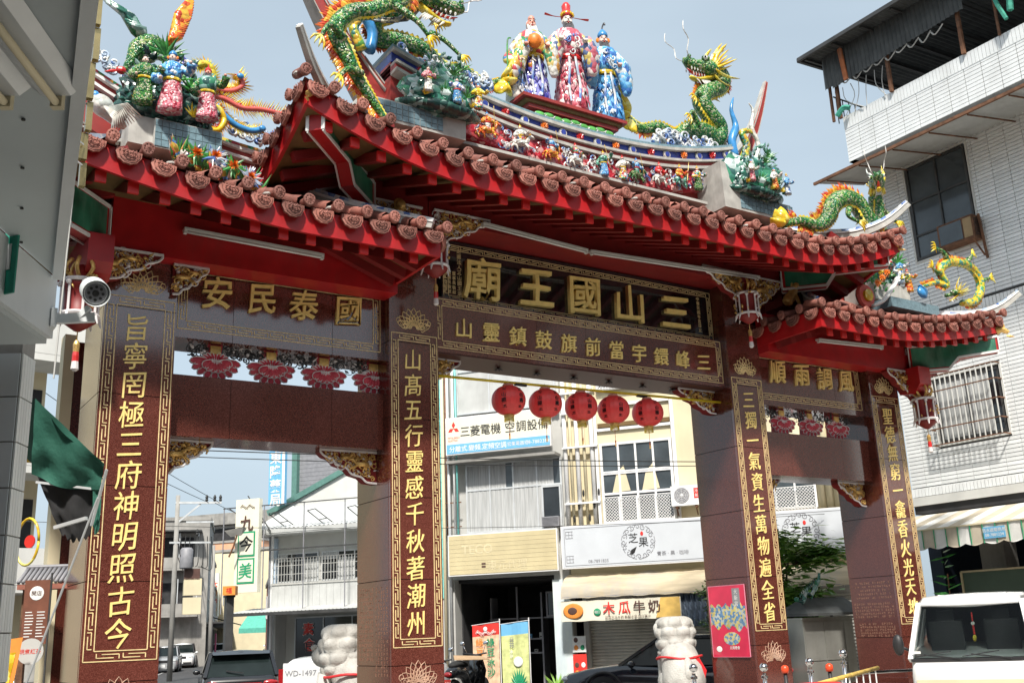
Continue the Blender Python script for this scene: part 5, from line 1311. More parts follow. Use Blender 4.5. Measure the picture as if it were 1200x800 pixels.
# ---------------------------------------------------------------- shophouse with the air-conditioning sign
A = facade('shophouse', 'grey shophouse with air conditioning sign and open dark ground floor', 'building', O1)
G().box(-1.9,.25,3.1,1.68,8,4.0).box(-1.9,.30,3.99,1.68,8,11.5).obj('wall', S_['plaster'], A)
G().box(-1.9,.0,0,-1.70,8,3.1).box(1.30,-.0,0,1.74,.5,3.1).obj('side_wall', S_['plaster'], A)
G().box(-1.9,-.2,11.5,1.68,8.2,11.7).obj('roof', S_['concrete'], A)
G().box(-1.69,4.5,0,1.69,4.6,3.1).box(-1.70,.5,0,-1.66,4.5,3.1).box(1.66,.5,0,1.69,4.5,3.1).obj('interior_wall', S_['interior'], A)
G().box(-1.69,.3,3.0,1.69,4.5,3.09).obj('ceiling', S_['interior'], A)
ribs(A, -1.25, 1.66, 7.75, 9.7, .12, .13, S_['sheet'])
window(A, -1.5, 7.9, 1.6, 9.8, 3, [0,.7,1], y=.05, curt=None, gm='sheet', name='upper_frame')
window(A, -1.34, 4.39, 1.62, 6.42, 4, [0,.62,1], y=.22, curt=1)
window(A, 1.02, 4.42, 1.60, 5.60, 1, 1, 'alu', 'darkglass', y=.12)
G().box(1.05,-.12,4.42,1.55,.15,4.70).obj('window_unit', S_['inkgrey'], A)
g = G()
for k in range(7): g.box(1.07,-.126,4.45+k*.034,1.53,-.121,4.46+k*.034)
g.obj('louvres', S_['ink'], A)
for i, (u, m_, r) in enumerate([(-1.86,'rust',.03),(-1.78,'alu',.05),(-1.6,'whitemetal',.035),(-1.5,'teal',.03),(-1.93,'cream',.05)]):
    G().tube([(u,-.06-.02*i,.2 if i in (1,4) else 4.2),(u,-.06-.02*i,9.8)], r, 8).obj('drain_pipe', S_[m_], A, True)
for z in (4.6,5.3,6.5): G().bar((-1.95,-.1,z),(-1.4,-.08,z),.03).obj('pipe_clamp', S_['rust'], A)
G().box(-1.75,-.35,6.42,1.6,.25,6.5).obj('canopy', S_['concrete'], A)
for z, (a, b) in ((.95,(-1.3,.3)),(1.35,(-1.3,.3)),(1.95,(-1.4,1.4))): G().box(a,2.0,z,b,2.5,z+.04).obj('shelf', S_['inkgrey'], A)
G().box(-1.35,1.95,.0,-1.3,2.5,2.6).box(.25,1.95,0,.3,2.5,2.7).box(-.5,1.9,1.9,-.45,1.95,2.9).obj('shelf_post', S_['inkgrey'], A)
window(A, .55, 1.98, 1.6, 2.7, 3, 1, 'inkgrey', 'darkglass', y=1.6)
for k in range(9):
    x = -1.2+.17*k; t = thing('storage_box', f'small carton {["at the left end","second from the left","third from the left","left of the middle","at the middle","right of the middle","third from the right","second from the right","at the right end"][k]} of {"lower" if k%2 else "upper"} dim shop shelf', 'box', O1+U1*x+N1*2.2+Vector((0,0,.99 if k % 2 else 1.39)), RZ, 'goods on the dim shelves')
    G().box(-.05,-.05,0,.05,.05,rnd.uniform(.08,.2)).obj('carton', S_[rnd.choice(['plaster','skyblue','whiteprint','rust'])], t)
    G().box(-.03,-.051,.03,.03,-.0505,.06).obj('carton_label', S_['ink'], t)
# turquoise unit to its left
B0 = facade('narrow_building', 'narrow building clad in turquoise tiles left of the open shop', 'building', O1)
G().box(-3.6,.1,0,-1.96,8,9.5).obj('wall', S_['plaster'], B0)
for k in range(24): G().box(-2.25,.06,2.6+k*.28,-1.99,.098,2.6+k*.28+.27).obj('tile_panel', S_['teal'], B0)
# signs on it
def sign(name, label, u0, z0, u1, z1, y0, m, cat_='sign', fr='whitemetal', O=O1, U=U1, N=N1, rz=RZ, dep=.16):
    c = O+U*((u0+u1)/2)+N*y0+Vector((0,0,z0)); t = thing(name, label, cat_, c, rz); hw = (u1-u0)/2; h = z1-z0
    G().box(-hw,0,0,hw,dep,h).obj('box', S_[fr], t); G().box(-hw+.03,-.006,.03,hw-.03,0-.0005,h-.03).obj('face', m, t)
    return t, hw, h
t, hw, h = sign('shop_sign', 'cream air conditioner dealer sign with three red diamonds and black characters', -1.71,6.65,1.53,7.76, -.42, S_['sign_cream'])
G().box(-hw+.03,-.010,.03,hw-.03,-.007,.31).obj('blue_band', S_['skyblue'], t)
for c, dx in zip('三菱電機空調設備', (-.98,-.66,-.34,-.02,.42,.76,1.10,1.42)): text(c, .33, 'character', S_['ink'], t, (dx-.02,-.012,.66), ext=.002, bold=.004)
for ang in (90, 210, 330):
    a = math.radians(ang); cx, cz = -1.36, .78; d = Vector((math.cos(a),0,math.sin(a))); n_ = Vector((-d.z,0,d.x))
    P = [(cx,cz),(cx+d.x*.10+n_.x*.058,cz+d.z*.10+n_.z*.058),(cx+d.x*.2,cz+d.z*.2),(cx+d.x*.10-n_.x*.058,cz+d.z*.10-n_.z*.058)]
    G().prism(P, -.012, -.007).obj('emblem_diamond', S_['redprint'], t)
text('MITSUBISHI', .075, 'lettering', S_['redprint'], t, (-1.36,-.012,.50), ext=.001); text('ELECTRIC', .07, 'lettering', S_['redprint'], t, (-1.38,-.012,.42), ext=.001)
text('分離式.變頻.定頻空調', .19, 'lettering', S_['whiteprint'], t, (-.62,-.013,.165), ext=.001, bold=.006); text('宏集電器行', .13, 'lettering', S_['whiteprint'], t, (.62,-.013,.165), ext=.001)
text('08-7882388', .15, 'lettering', S_['whiteprint'], t, (1.22,-.013,.165), ext=.001)
t, hw, h = sign('shop_sign', 'faded yellow blank sign with peeled lettering above the open shop', -1.74,3.18,1.55,4.34, -.35, S_['yellow_sign'])
for k in range(9): G().box(-hw+.04,-.012,.05+k*.12,hw-.04,-.007,.054+k*.12).obj('seam', S_['cream'], t)
text('TECO', .36, 'ghost_lettering', mat('ghost_lettering', (.64,.56,.36), .6), t, (-.75,-.009,.72), ext=.001, bold=.02); text('東元代理', .3, 'ghost_lettering', bpy.data.materials['ghost_lettering'], t, (.15,-.009,.25), ext=.001)
g = G().box(-.62,-.0125,.20,-.50,-.008,.25).box(-.62,-.0125,.28,-.50,-.008,.33); g.obj('printed_mark', S_['brownprint'], t, kind='stuff')

# ---------------------------------------------------------------- yellow shophouse with the white tea shop sign
B = facade('shophouse', 'cream yellow shophouse with white grilled window and long white shop sign', 'building', O1)
G().box(2.68,.2,3.0,9.6,8,10.5).obj('wall', S_['cream'], B)
G().box(1.70,.32,3.0,2.67,8,9.9).obj('recessed_wall', S_['cream'], B)
G().box(2.0,.6,0,9.6,8,2.99).obj('ground_floor', S_['plaster'], B)
G().box(1.7,-.1,10.5,9.6,8.2,10.7).obj('roof', S_['concrete'], B)
for i, u in enumerate((1.76,1.93,2.12,2.33,2.56,2.68)):
    G().tube([(u,.2-.02*(i%2),4.3),(u,.2-.02*(i%2),9.9)], .045 if i % 2 else .07, 8).obj('drain_pipe', S_['whitemetal' if i % 2 == 0 else 'cream'], B, True)
for z in (5.0,6.6,7.6,8.2): G().box(1.7,.06,z,2.74,.16,z+.05).obj('pipe_clamp', S_['whitemetal'], B)
window(B, 2.80, 4.39, 4.86, 6.66, 4, [0,.36,.62,.635,1], 'whitemetal', 'glass', y=.14, fw=.07)
lattice(B, 2.86, 4.42, 4.80, 5.10, .02, S_['whitemetal'])
for u in (3.3,3.8,4.32): G().box(u-.02,-.0,4.42,u+.02,.03,5.12).obj('grille_post', S_['whitemetal'], B)
g = G()
for p0, p1, p2 in ((3.1,3.62,5.4),(3.95,4.45,5.4),): g.add([(p0,.108,5.25),(p1,.108,5.28),((p0+p1)/2+.1,.108,6.0),((p0+p1)/2-.12,.108,5.75)], [(0,1,2,3)])
g.obj('draped_cloth', S_['cream'], B)
G().box(2.72,.12,7.02,4.9,.2,7.1).box(2.72,.12,7.72,4.9,.2,7.8).box(2.66,.12,4.3,2.74,.19,7.8).box(4.88,.12,4.3,4.98,.19,7.8).obj('window_surround', S_['whitemetal'], B)
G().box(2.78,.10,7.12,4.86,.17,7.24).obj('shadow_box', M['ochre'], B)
window(B, 2.80, 8.2, 4.86, 10.0, 4, 2, 'whitemetal', 'glass', y=.14, fw=.07); lattice(B, 2.86, 8.25, 4.80, 8.95, .02, S_['whitemetal'])
window(B, 7.0, 4.45, 8.6, 6.4, 3, 2, 'whitemetal', 'glass', y=.14, fw=.06); lattice(B, 7.05, 4.40, 8.55, 5.0, .0, S_['whitemetal'])
for k in range(5): G().tube([(8.72+.2*k,.14,4.3),(8.72+.2*k,.14,9.5)], .11, 10).obj('rounded_pilaster', S_['cream'], B, True)
# damage patches
for k in range(6): g = G().ball((1.95+.15*k, .12-.0*k, 4.6+.35*(k%3)), (.035,.02,.11), 7, 5); g.obj('bare_patch', S_['ink'], B)
# ground floor: shutters
def shutter(parent, u0, u1, z0, z1, y):
    for k in range(int((z1-z0)/.085)):
        z = z0+k*.085; G().add([(u0,y,z),(u1,y,z),(u1,y-.022,z+.03),(u0,y-.022,z+.03),(u0,y,z+.078),(u1,y,z+.078)], [(0,1,2,3),(3,2,5,4)]).obj('shutter_slat', S_['sheetw'], parent)
S_['sheetw'] = mat('shutter_slat_metal', (.50,.49,.44), .5, .1, 3, dirt=.5, dcol=(.25,.23,.2))
shutter(B, 2.15, 5.6, .12, 1.95, .5); shutter(B, 6.0, 9.4, .12, 2.3, .5)
G().box(2.0,.3,0,2.14,.58,3.0).box(5.62,.3,0,5.98,.58,3.0).obj('door_post', S_['plaster'], B)
G().box(1.28,-.12,0,1.78,.0-.001,2.95).obj('painted_pillar', mat('peeling_pale_paint', (.70,.76,.74), .7, .08, 2, dirt=.4, dcol=(.25,.40,.62)), B)
# awning
g = G(); n = 40; prof = [(.0,3.06),(-.45,2.92),(-.75,2.72),(-.85,2.52),(-.86,2.40)]
vs = [(1.72+(9.3-1.72)*k/n, y, z+.015*math.sin(k*1.7+j)) for j, (y, z) in enumerate(prof) for k in range(n+1)]
g.add(vs, [(j*(n+1)+k, j*(n+1)+k+1, (j+1)*(n+1)+k+1, (j+1)*(n+1)+k) for j in range(len(prof)-1) for k in range(n)])
tt = thing('awning', 'faded grey and tan fabric awning under the white sign', 'awning', O1, RZ); g.obj('canvas', mat('awning_canvas', (.50,.42,.29), .8, .25, 1.4, bump=.3, bscale=6, dirt=.9, dcol=(.32,.33,.34), stretch=(.5,3,4)), tt, True)
g = G()
for k in range(5): g.bar((1.8+k*1.8,.1,2.4),(1.8+k*1.8,-.84,2.42),.03)
g.bar((1.75,-.84,2.42),(9.3,-.84,2.42),.035); g.obj('awning_frame', S_['inkgrey'], tt)
# long white sign
t, hw, h = sign('shop_sign', 'long white shop sign with round scroll emblem and key pattern corners', 1.68,3.20,9.45,4.36, -.42, S_['sign_white'])
def emblem(t, cx, cz, R, parent):
    g = G()
    for k in range(16):
        a = k*PI/8; g.curl((cx+R*.86*math.cos(a), -.012, cz+R*.86*math.sin(a)), R*.16, 1.1, .009, a*2, 1 if k % 2 else -1, 0, 4)
        g.tube([(cx+R*math.cos(a+q*.13),-.012,cz+R*math.sin(a+q*.13)) for q in range(3)], .007, 4)
    g.obj('scroll_ring', S_['inkgrey'], parent)
    text('芝', R*.62, 'character', S_['ink'], parent, (cx-R*.28,-.012,cz+R*.22), ext=.002); text('果', R*.62, 'character', S_['ink'], parent, (cx+R*.32,-.012,cz-R*.05), ext=.002)
    G().ball((cx+R*.25,-.012,cz+R*.45), (R*.09,.004,R*.13), 8, 5).obj('red_fruit', S_['redprint'], parent)
    g = G().blade((cx-R*.5,-.012,cz-R*.72),(cx-R*.1,-.012,cz-R*.28), R*.26, th=.005); g.obj('leaf_mark', S_['ink'], parent)
for cx in (-1.72, 2.55): emblem(t, cx, .62, .46, t)
g = G()
def L(a, b, c, d): g.box(min(a,c)-.006,-.012,min(b,d)-.006,max(a,c)+.006,-.007,max(b,d)+.006)
L(-hw+.1,.1,-hw+.1,h-.1); L(-hw+.1,h-.08,hw-.1,h-.08); L(-hw+.1,.08,hw-.1,.08)
for z0, s in ((h-.16,-1),(.16,1)):
    for q in (0,.09,.18): L(-hw+.14+q,z0,-hw+.14+q,z0+s*.16); L(-hw+.14,z0+s*q,-hw+.34,z0+s*q)
g.obj('key_border', S_['inkgrey'], t)
text('青茶 · 果 · 咖啡', .13, 'lettering', S_['inkgrey'], t, (-.8,-.012,.27), ext=.001); text('08-7891835', .12, 'lettering', S_['inkgrey'], t, (-2.85,-.012,.17), ext=.001)
# papaya milk banner
t = thing('banner', 'papaya milk banner with orange fruit picture hanging below the awning', 'banner', O1+U1*3.32+N1*-.80+Vector((0,0,1.80)), RZ)
g = G(); n = 30
vs = [(-1.62+3.24*k/n, -.02*math.sin(k*.9)*j/3, .0+.53*(1-j/3)+.008*math.sin(k)) for j in range(4) for k in range(n+1)]
g.add(vs, [(j*(n+1)+k, j*(n+1)+k+1, (j+1)*(n+1)+k+1, (j+1)*(n+1)+k) for j in range(3) for k in range(n)])
g.obj('cloth', mat('cream_banner_cloth', (.78,.74,.60), .7, .06, 3), t, True)
G().add([(.95,-.028,.02),(1.6,-.028,.02),(1.6,-.028,.52),(1.1,-.028,.52)], [(0,1,2,3)]).obj('yellow_print', mat('mango_yellow_print', (.80,.52,.14), .7, .15, 5), t)
G().ball((-1.28,-.03,.27), (.28,.012,.2), 16, 8).obj('fruit_print', S_['orangeprint'], t, True); G().ball((-1.3,-.042,.27), (.13,.008,.10), 12, 6).obj('seed_print', S_['brownprint'], t, True)
G().ball((-.62,-.03,.22), (.10,.01,.10), 14, 6).obj('badge_print', S_['greenprint'], t, True)
for c, x, m_ in zip('木瓜牛奶', (-.30,.12,.52,.92), ('redprint','redprint','brownprint','brownprint')): text(c, .34, 'character', S_[m_], t, (x,-.034,.31), ext=.002, bold=.012)
text('甜甜木瓜牛奶.新鮮水果.現打果汁', .085, 'lettering', S_['brownprint'], t, (.2,-.034,.07), ext=.001); text('現打', .08, 'lettering', S_['whiteprint'], t, (-.62,-.044,.22), ext=.001)
# blue tarpaulin
t = thing('tarpaulin', 'crumpled blue grey tarpaulin hanging right of the banner', 'tarpaulin', O1+U1*5.25+N1*-.7+Vector((0,0,1.6)), RZ)
g = G(); n = 14; g.add([(-.33+.66*k/n, -.05*math.sin(k*2.1+j), .80*(1-j/6)-.06*k/n) for j in range(7) for k in range(n+1)], [(j*(n+1)+k, j*(n+1)+k+1, (j+1)*(n+1)+k+1, (j+1)*(n+1)+k) for j in range(6) for k in range(n)])
g.obj('sheet', mat('blue_grey_tarpaulin', (.15,.19,.25), .6, .3, 4, bump=.4), t)
a = aircon('white outdoor air conditioner unit with red sticker beside grilled window', O1+U1*5.18+N1*.1+Vector((0,0,4.72)), RZ, .98)
# posters on the pillar
for k, (z, w_, h_) in enumerate(((1.0,.38,.42),(.35,.38,.6))):
    t = thing('poster', ['small juice menu poster beside the shutter, upper one','red drink poster beside the shutter, lower one'][k], 'poster', O1+U1*1.98+N1*-.2+Vector((0,0,z)), RZ)
    G().box(-w_/2,0,0,w_/2,.01,h_).obj('sheet', S_['whiteprint' if k == 0 else 'redprint'], t)
    for q in range(4): G().ball((-.09+.18*(q%2),-.004,.12+.2*(q//2)), (.06,.006,.07), 8, 5).obj('drink_print', S_[['orangeprint','greenprint','brownprint','whiteprint'][q]], t)
# nobori flags
def flag(u, y, h0, label, top, body, lets, slope):
    t = thing('feather_banner', label, 'banner flag', O1+U1*u+N1*y, RZ)
    G().tube([(.40,0,0),(.40,0,1.95)], .014, 8).tube([(-.40,0,1.80+slope*-.0),(.42,0,1.88)], .009, 6).obj('pole', S_['whitemetal'], t)
    def cl(z0, z1, m, nm, dy):
        g = G(); n = 8; g.add([(-.37+.74*k/n, dy-.02*math.sin(k*1.1+z), z+.05*k/n) for z in (z0, z1) for k in range(n+1)], [(k, k+1, k+n+2, k+n+1) for k in range(n)]); g.obj(nm, m, t)
    cl(.1,1.5,body,'lower_cloth',0); cl(1.5,1.80,top,'upper_cloth',0)
    for (s, x, z0, sz, m_) in lets:
        for i, c in enumerate(s): text(c, sz, 'character', m_, t, (x,-.035,z0-i*sz*1.08), ext=.001, bold=.01)
    return t
t = flag(-.19,-1.6,1.85,'red topped beverage flag with green and red characters', S_['redprint'], mat('peach_flag_cloth', (.75,.50,.33), .7, .3, 6), [('綠豆冰沙',.14,1.36,.235,S_['greenprint']),('綠豆牛奶冰沙',-.17,1.36,.22,S_['orangeprint'])], .05)
g = G(); 
for k in range(16): g.curl((-.25+.035*k,-.03,1.60+.03*math.sin(k)), .04, 1, .007, k, 1, 0, 4)
g.ball((0,-.03,1.70),(.06,.01,.06),8,5); g.obj('white_print', S_['whiteprint'], t)
t = flag(.66,-1.7,1.85,'blue and yellow green beverage flag, right one of the two', S_['skyblue'], mat('lime_flag_cloth', (.62,.66,.28), .7, .3, 5), [('豆花',-.08,1.42,.14,S_['inkgrey']),('冰沙',-.1,1.1,.1,S_['whiteprint'])], .05)
G().ball((.08,-.03,.85),(.13,.01,.13),12,6).obj('ice_print', S_['whiteprint'], t); 
g = G()
for k in range(10): g.blade((.08,-.03,.2),(.08+.25*math.cos(k*.31+.2),-.035,.3+.4*math.sin(k*.31+.2)),.08)
g.obj('leaf_print', S_['greenprint'], t)

# ---------------------------------------------------------------- vegetarian eatery building seen through the left opening
O2 = Vector((5.996,28.439,0))
Cc = facade('eatery_building', 'low white eatery with barred upper windows and rooftop pipe frame', 'building', O2)
G().box(-1.15,.1,2.8,9,9,5.8).obj('wall', S_['whitewall'], Cc)
G().box(-1.15,.1,0,-.95,9,2.8).box(-.94,.9,0,9,9,2.8).obj('lower_wall', S_['whitewall'], Cc)
G().box(-1.75,-.9,5.79,9.2,.5,5.86).box(-1.75,-.92,5.84,9.2,-.86,6.0).obj('eave', S_['sheet'], Cc)
g = ribs(Cc, -1.7, 9, 5.86, 5.87, 0, .2, S_['sheet'])
vs = []; g = G(); n = 54
for (y, z) in ((-.85,6.0),(2.4,7.3)):
    for k in range(n*2+1): vs.append((-1.7+10.7*k/(2*n), y, z+(.04 if k % 2 else 0)))
K2 = n*2+1; g.add(vs, [(k,k+1,k+1+K2,k+K2) for k in range(K2-1)]); g.obj('roof_sheet', S_['sheet'], Cc)
window(Cc, -.85, 3.87, 1.05, 5.05, 3, [0,.75,1], 'alu', 'darkglass', y=.06, curt=.3); window(Cc, 1.2, 3.87, 4.2, 5.05, 4, [0,.75,1], 'alu', 'darkglass', y=.06, curt=.3)
for k in range(40): G().bar((-1.0+k*.135,-.12,3.82),(-1.0+k*.135,-.12,4.85),.018).obj('window_bar', S_['plaster'], Cc)
for z in (3.85,4.2,4.55,4.85): G().bar((-1.05,-.12,z),(4.4,-.12,z),.02).obj('bar_rail', S_['plaster'], Cc)
for k in range(22): G().box(-1.0+k*.32,-.2,2.86,-1.0+k*.32+.312,-.12,3.80).obj('cladding_panel', S_['cream'] if k % 5 == 9 else S_['sheet'], Cc)
G().box(-1.02,-.24,3.78,6.1,.1,3.84).obj('ledge', S_['plaster'], Cc)
for k in range(70):
    u = -1.9+k*.17; G().add([(u,-1.9,2.66),(u+.085,-1.9,2.70),(u+.17,-1.9,2.66),(u+.17,-.15,2.86),(u+.085,-.15,2.90),(u,-.15,2.86)], [(0,1,4,5),(1,2,3,4)]).obj('canopy_sheet', S_['rustsheet'] if 'rustsheet' in S_ else S_['sheet'], Cc)
G().box(-1.93,-1.95,2.56,9,-1.88,2.68).obj('canopy_edge', S_['darksteel'], Cc)
window(Cc, -.45, .1, 3.6, 2.5, [0,.33,.66,1], [0,1], 'alu', 'darkglass', y=.8, fw=.06)
G().tube([(-1.2,-.05,0),(-1.2,-.05,5.8)], .05, 8).obj('drain_pipe', S_['inkgrey'], Cc); G().tube([(-1.1,-.02,0),(-1.1,-.02,5.8)], .07, 8).obj('drain_pipe', S_['whitemetal'], Cc)
G().box(-1.14,-.01,2.9,-.9,.098,5.7).obj('blue_wall_patch', mat('washed_blue_paint', (.45,.55,.66), .8, .2, 2, dirt=.4), Cc)
for c, x, z in (('素',.20,2.0),('食',.26,1.38)): text(c, .52, 'character', S_['redprint'], Cc, (x,.735,z), ext=.003, bold=.02); text(c, .56, 'character_outline', S_['whiteprint'], Cc, (x,.742,z), ext=.001, bold=.03)
g = G(); g.bar((-2.76,-1.2,6.95),(7,-1.2,6.95),.04).bar((-2.7,-1.2,5.13),(7,-1.2,5.13),.05)
pf = thing('pipe_frame', 'thin steel pipe frame standing along the eatery roof', 'pipe frame', O2, RZ); g.obj('rail', S_['darksteel'], pf)
for u in (-2.72,-.8,1.05,2.9,4.7): G().bar((u,-1.2,2.7),(u,-1.2,6.95),.035).obj('upright', S_['inkgrey'], pf)
for u in (-.6,1.2,3.0):
    G().bar((u,-1.2,6.6),(u+.55,-.3,5.9),.03).bar((u+.35,-1.2,6.65),(u+.95,-.3,5.95),.03).bar((u,-1.2,6.6),(u+.35,-1.2,6.65),.03).bar((u+.28,-.75,6.25),(u+.65,-.75,6.3),.03).obj('ladder_strut', S_['darksteel'], pf)
G().bar((-2.5,-1.2,6.95),(-1.0,-1.0,5.9),.04).bar((-1.6,-1.2,7.4),(-.6,-1.0,5.9),.04).obj('brace', S_['darksteel'], pf)
# street sign 九今美
t = thing('vertical_sign', 'tall cream vertical sign reading three characters, two in green frames', 'sign', O2+U1*-1.47+N1*-1.4+Vector((0,0,3.5)), RZ)
G().box(-.55,0,0,.55,.25,3.74).obj('box', S_['sign_cream'], t)
for z0 in (.35,1.42):
    G().box(-.40,-.02,z0,.40,-.001,z0+1.0).obj('green_frame', S_['greenprint'], t); G().box(-.34,-.03,z0+.07,.34,-.021,z0+.93).obj('white_panel', S_['sign_cream'], t)
for c, z, m_ in (('九',2.75,'brownprint'),('今',1.92,'greenprint'),('美',.85,'greenprint')): text(c, .66, 'character', S_[m_] if c != '今' else S_['ink'], t, (0,-.036,z), ext=.003, bold=.015, lean=.08)
g = G()
for k in range(12): g.curl((-.3+.055*k,-.01,3.42+.05*math.sin(k)), .05, 1, .01, k, 1, 0, 4)
g.obj('floral_print', S_['brownprint'], t)
t = thing('street_lamp', 'old street lamp bracket leaning across the cream vertical sign', 'street lamp', O2+U1*-1.6+N1*-1.9+Vector((0,0,4.9)), RZ)
G().add([(-.55,-.1,1.05),(.35,-.1,1.15),(.35,.15,1.1),(-.5,.15,1.0),(-.3,0,.8),(.2,0,.82)], [(0,1,2,3),(0,4,5,1),(3,2,5,4),(0,3,4),(1,5,2)]).obj('lamp_head', M['greenglaze'] if False else S_['concrete'], t); G().tube([(0,0,.85),(-.15,0,.4),(-.35,0,.0)], .04, 6).obj('lamp_arm', S_['rust'], t)
# grey clad hall with green gable trim and blue sign
D_ = facade('industrial_hall', 'grey clad tall hall with dark green gable trim behind the eatery', 'building', O2+N1*6+U1*-2.9)
for k in range(26): G().box(-.5,-.03,6.2+k*.2,9,-.001,6.2+k*.2+.19).obj('cladding_panel', S_['sheetg'] if 'sheetg' in S_ else S_['inkgrey'], D_)
G().box(-.6,0,0,9,9,11.8).obj('wall', mat('grey_cladding', (.32,.34,.36), .6, .08, 2), D_)
G().bar((-1.9,-.5,7.5),(3.5,-.5,9.8),.2,.26).obj('gable_trim', mat('dark_green_trim', (.10,.22,.19), .6), D_); G().box(-.78,-.3,7.9,-.5,-.02,12).obj('corner_trim', bpy.data.materials['dark_green_trim'], D_)
G().add([(-1.6,-.45,7.0),(5,-.45,7.0),(5,-.45,10.3),(-1.6,-.45,7.5)], [(0,1,2,3)]).obj('white_gable', S_['whitewall'], D_)
t = thing('vertical_sign', 'sky blue vertical sign with white characters above the eatery roof', 'sign', O2+U1*-3.15+N1*3.5+Vector((0,0,7.6)), RZ)
G().box(-.42,0,0,.42,.2,2.6).obj('box', S_['skyblue'], t); G().box(.28,-.01,0,.42,-.001,2.6).obj('white_edge', S_['whiteprint'], t)
for i, c in enumerate('東隆藥局'): text(c, .62, 'character', S_['whiteprint'], t, (-.06,-.012,2.2-i*.66), ext=.003, bold=.02)

# ---------------------------------------------------------------- white tiled building on the right
E_ = facade('tiled_building', 'tall white tiled building on the right with ruined rooftop balcony', 'building', (12, 3.05, 0), -PI/2)
# local x = 3.05 - y (towards camera), local y = x-12
G().box(0,.05,4.2,22,10,12.9).obj('wall', mat('tile_mortar', (.20,.20,.20), .8), E_)
S_['walltile'] = mat('white_glazed_tile', (.82,.84,.84), .28, .06, 3, rand=.08, dirt=.3, dcol=(.42,.42,.40))
wins = [(1.10,2.85,10.20,12.74),(.98,2.78,5.56,7.16)]
tiles = G(); big = []
def addtile(x0, x1, z0, z1):
    big.append((x0, x1, z0, z1))
z = 4.62
while z < 12.85:
    x = .0; col = 0
    while x < 7.2:
        x1 = x+.43
        skip = any(a-.03 < x1 and x < b+.03 and c-.02 < z+.09 and z < d+.02 for a, b, c, d in wins)
        if 8.55 < z < 8.80: pass
        elif not skip: addtile(x+.006, x1-.006, z+.006, z+.086)
        else:
            for (a, b, c, d) in wins:
                if a-.03 < x1 and x < b+.03 and c-.02 < z+.09 and z < d+.02:
                    if x < a-.05: addtile(x+.006, a-.04, z+.006, z+.086)
                    if x1 > b+.05: addtile(b+.04, x1-.006, z+.006, z+.086)
        x = x1
    z += .094
def near(t):   # first the ones round the two windows and in clear view
    cx, cz = (t[0]+t[1])/2, (t[2]+t[3])/2
    return min(abs(cx-3.0)+abs(cz-9.9)*.5, abs(cx-1.6)+abs(cz-5.1)*.8)
big.sort(key=near)
tm = G().box(0,-.012,0,.418,.05,.08).obj('wall_tile', S_['walltile'], E_); me_t = tm.data; bpy.data.objects.remove(tm)
cnt = 0
for t_ in big:
    if cnt < 285 and abs(t_[1]-t_[0]-.418) < .003:
        link('wall_tile', me_t, E_, (t_[0], 0, t_[2])); cnt += 1
    else: tiles.box(t_[0], -.012+rnd.uniform(0,.003), t_[2], t_[1], .05, t_[3])
x = 0; 
for zz, hh in ((4.40,.20),(8.56,.22)):
    x = 0
    while x < 7.2: tiles.box(x+.006,-.03,zz,x+.085,.05,zz+hh); x += .094
tiles.obj('small_wall_tiles', S_['walltile'], E_, kind='stuff')
G().box(-.05,-.06,4.18,22,.2,4.385).obj('string_course', S_['whitewall'], E_); G().box(-.02,-.035,8.80,22,.04,8.84).obj('cable_ledge', S_['darksteel'], E_)
w_ = window(E_, 1.13, 10.22, 2.82, 12.72, 2, [0,.25,.62,1], 'darksteel', 'glass', y=.03, fw=.06)
w_ = window(E_, 1.02, 5.60, 2.74, 7.12, 2, 1, 'darksteel', 'darkglass', y=.06, fw=.06, curt=1)
for (a, b, c, d) in wins:
    g = G().box(a-.05,-.03,c-.05,a,.05,d+.05).box(b,-.03,c-.05,b+.05,.05,d+.05).box(a,-.03,c-.05,b,.05,c).box(a,-.03,d,b,.05,d+.05); g.obj('window_surround', S_['whitewall'], E_)
for k in range(14): G().bar((.98+k*.137,-.28,5.5),(.98+k*.137,-.28,7.2),.022).obj('cage_bar', S_['whitewall'], E_)
for z in (5.52,5.9,6.35,6.8,7.18): G().bar((.95,-.28,z),(2.8,-.28,z),.025).bar((.95,-.28,z),(.95,0,z),.025).bar((2.8,-.28,z),(2.8,0,z),.025).obj('cage_rail', S_['rust'], E_)
# window air conditioner
t = thing('window_air_conditioner', 'old rusty boxed air conditioner jutting from upper window', 'air conditioner', (11.62, 1.05, 10.18), -PI/2)
G().box(0,-.0,.0,.95,.5,.58).obj('casing', S_['rust'], t); G().box(.05,-.012,.05,.66,-.001,.53).obj('front_panel', S_['glass'], t); G().box(.70,-.012,.05,.92,-.001,.53).obj('side_panel', mat('tan_plastic', (.35,.24,.12), .6), t)
g = G()
for k in range(9): g.box(.955,.05,.08+k*.05,.965,.45,.10+k*.05)
g.obj('louvres', S_['ink'], t, kind='stuff'); [q.obj('bracket', S_['rust'], t) for q in (G().bar((.1,.0,-.02),(.1,.5,-.35),.03), G().bar((.9,0,-.02),(.9,.5,-.5),.03), G().bar((1.0,.2,.6),(1.0,.3,-.5),.05))]
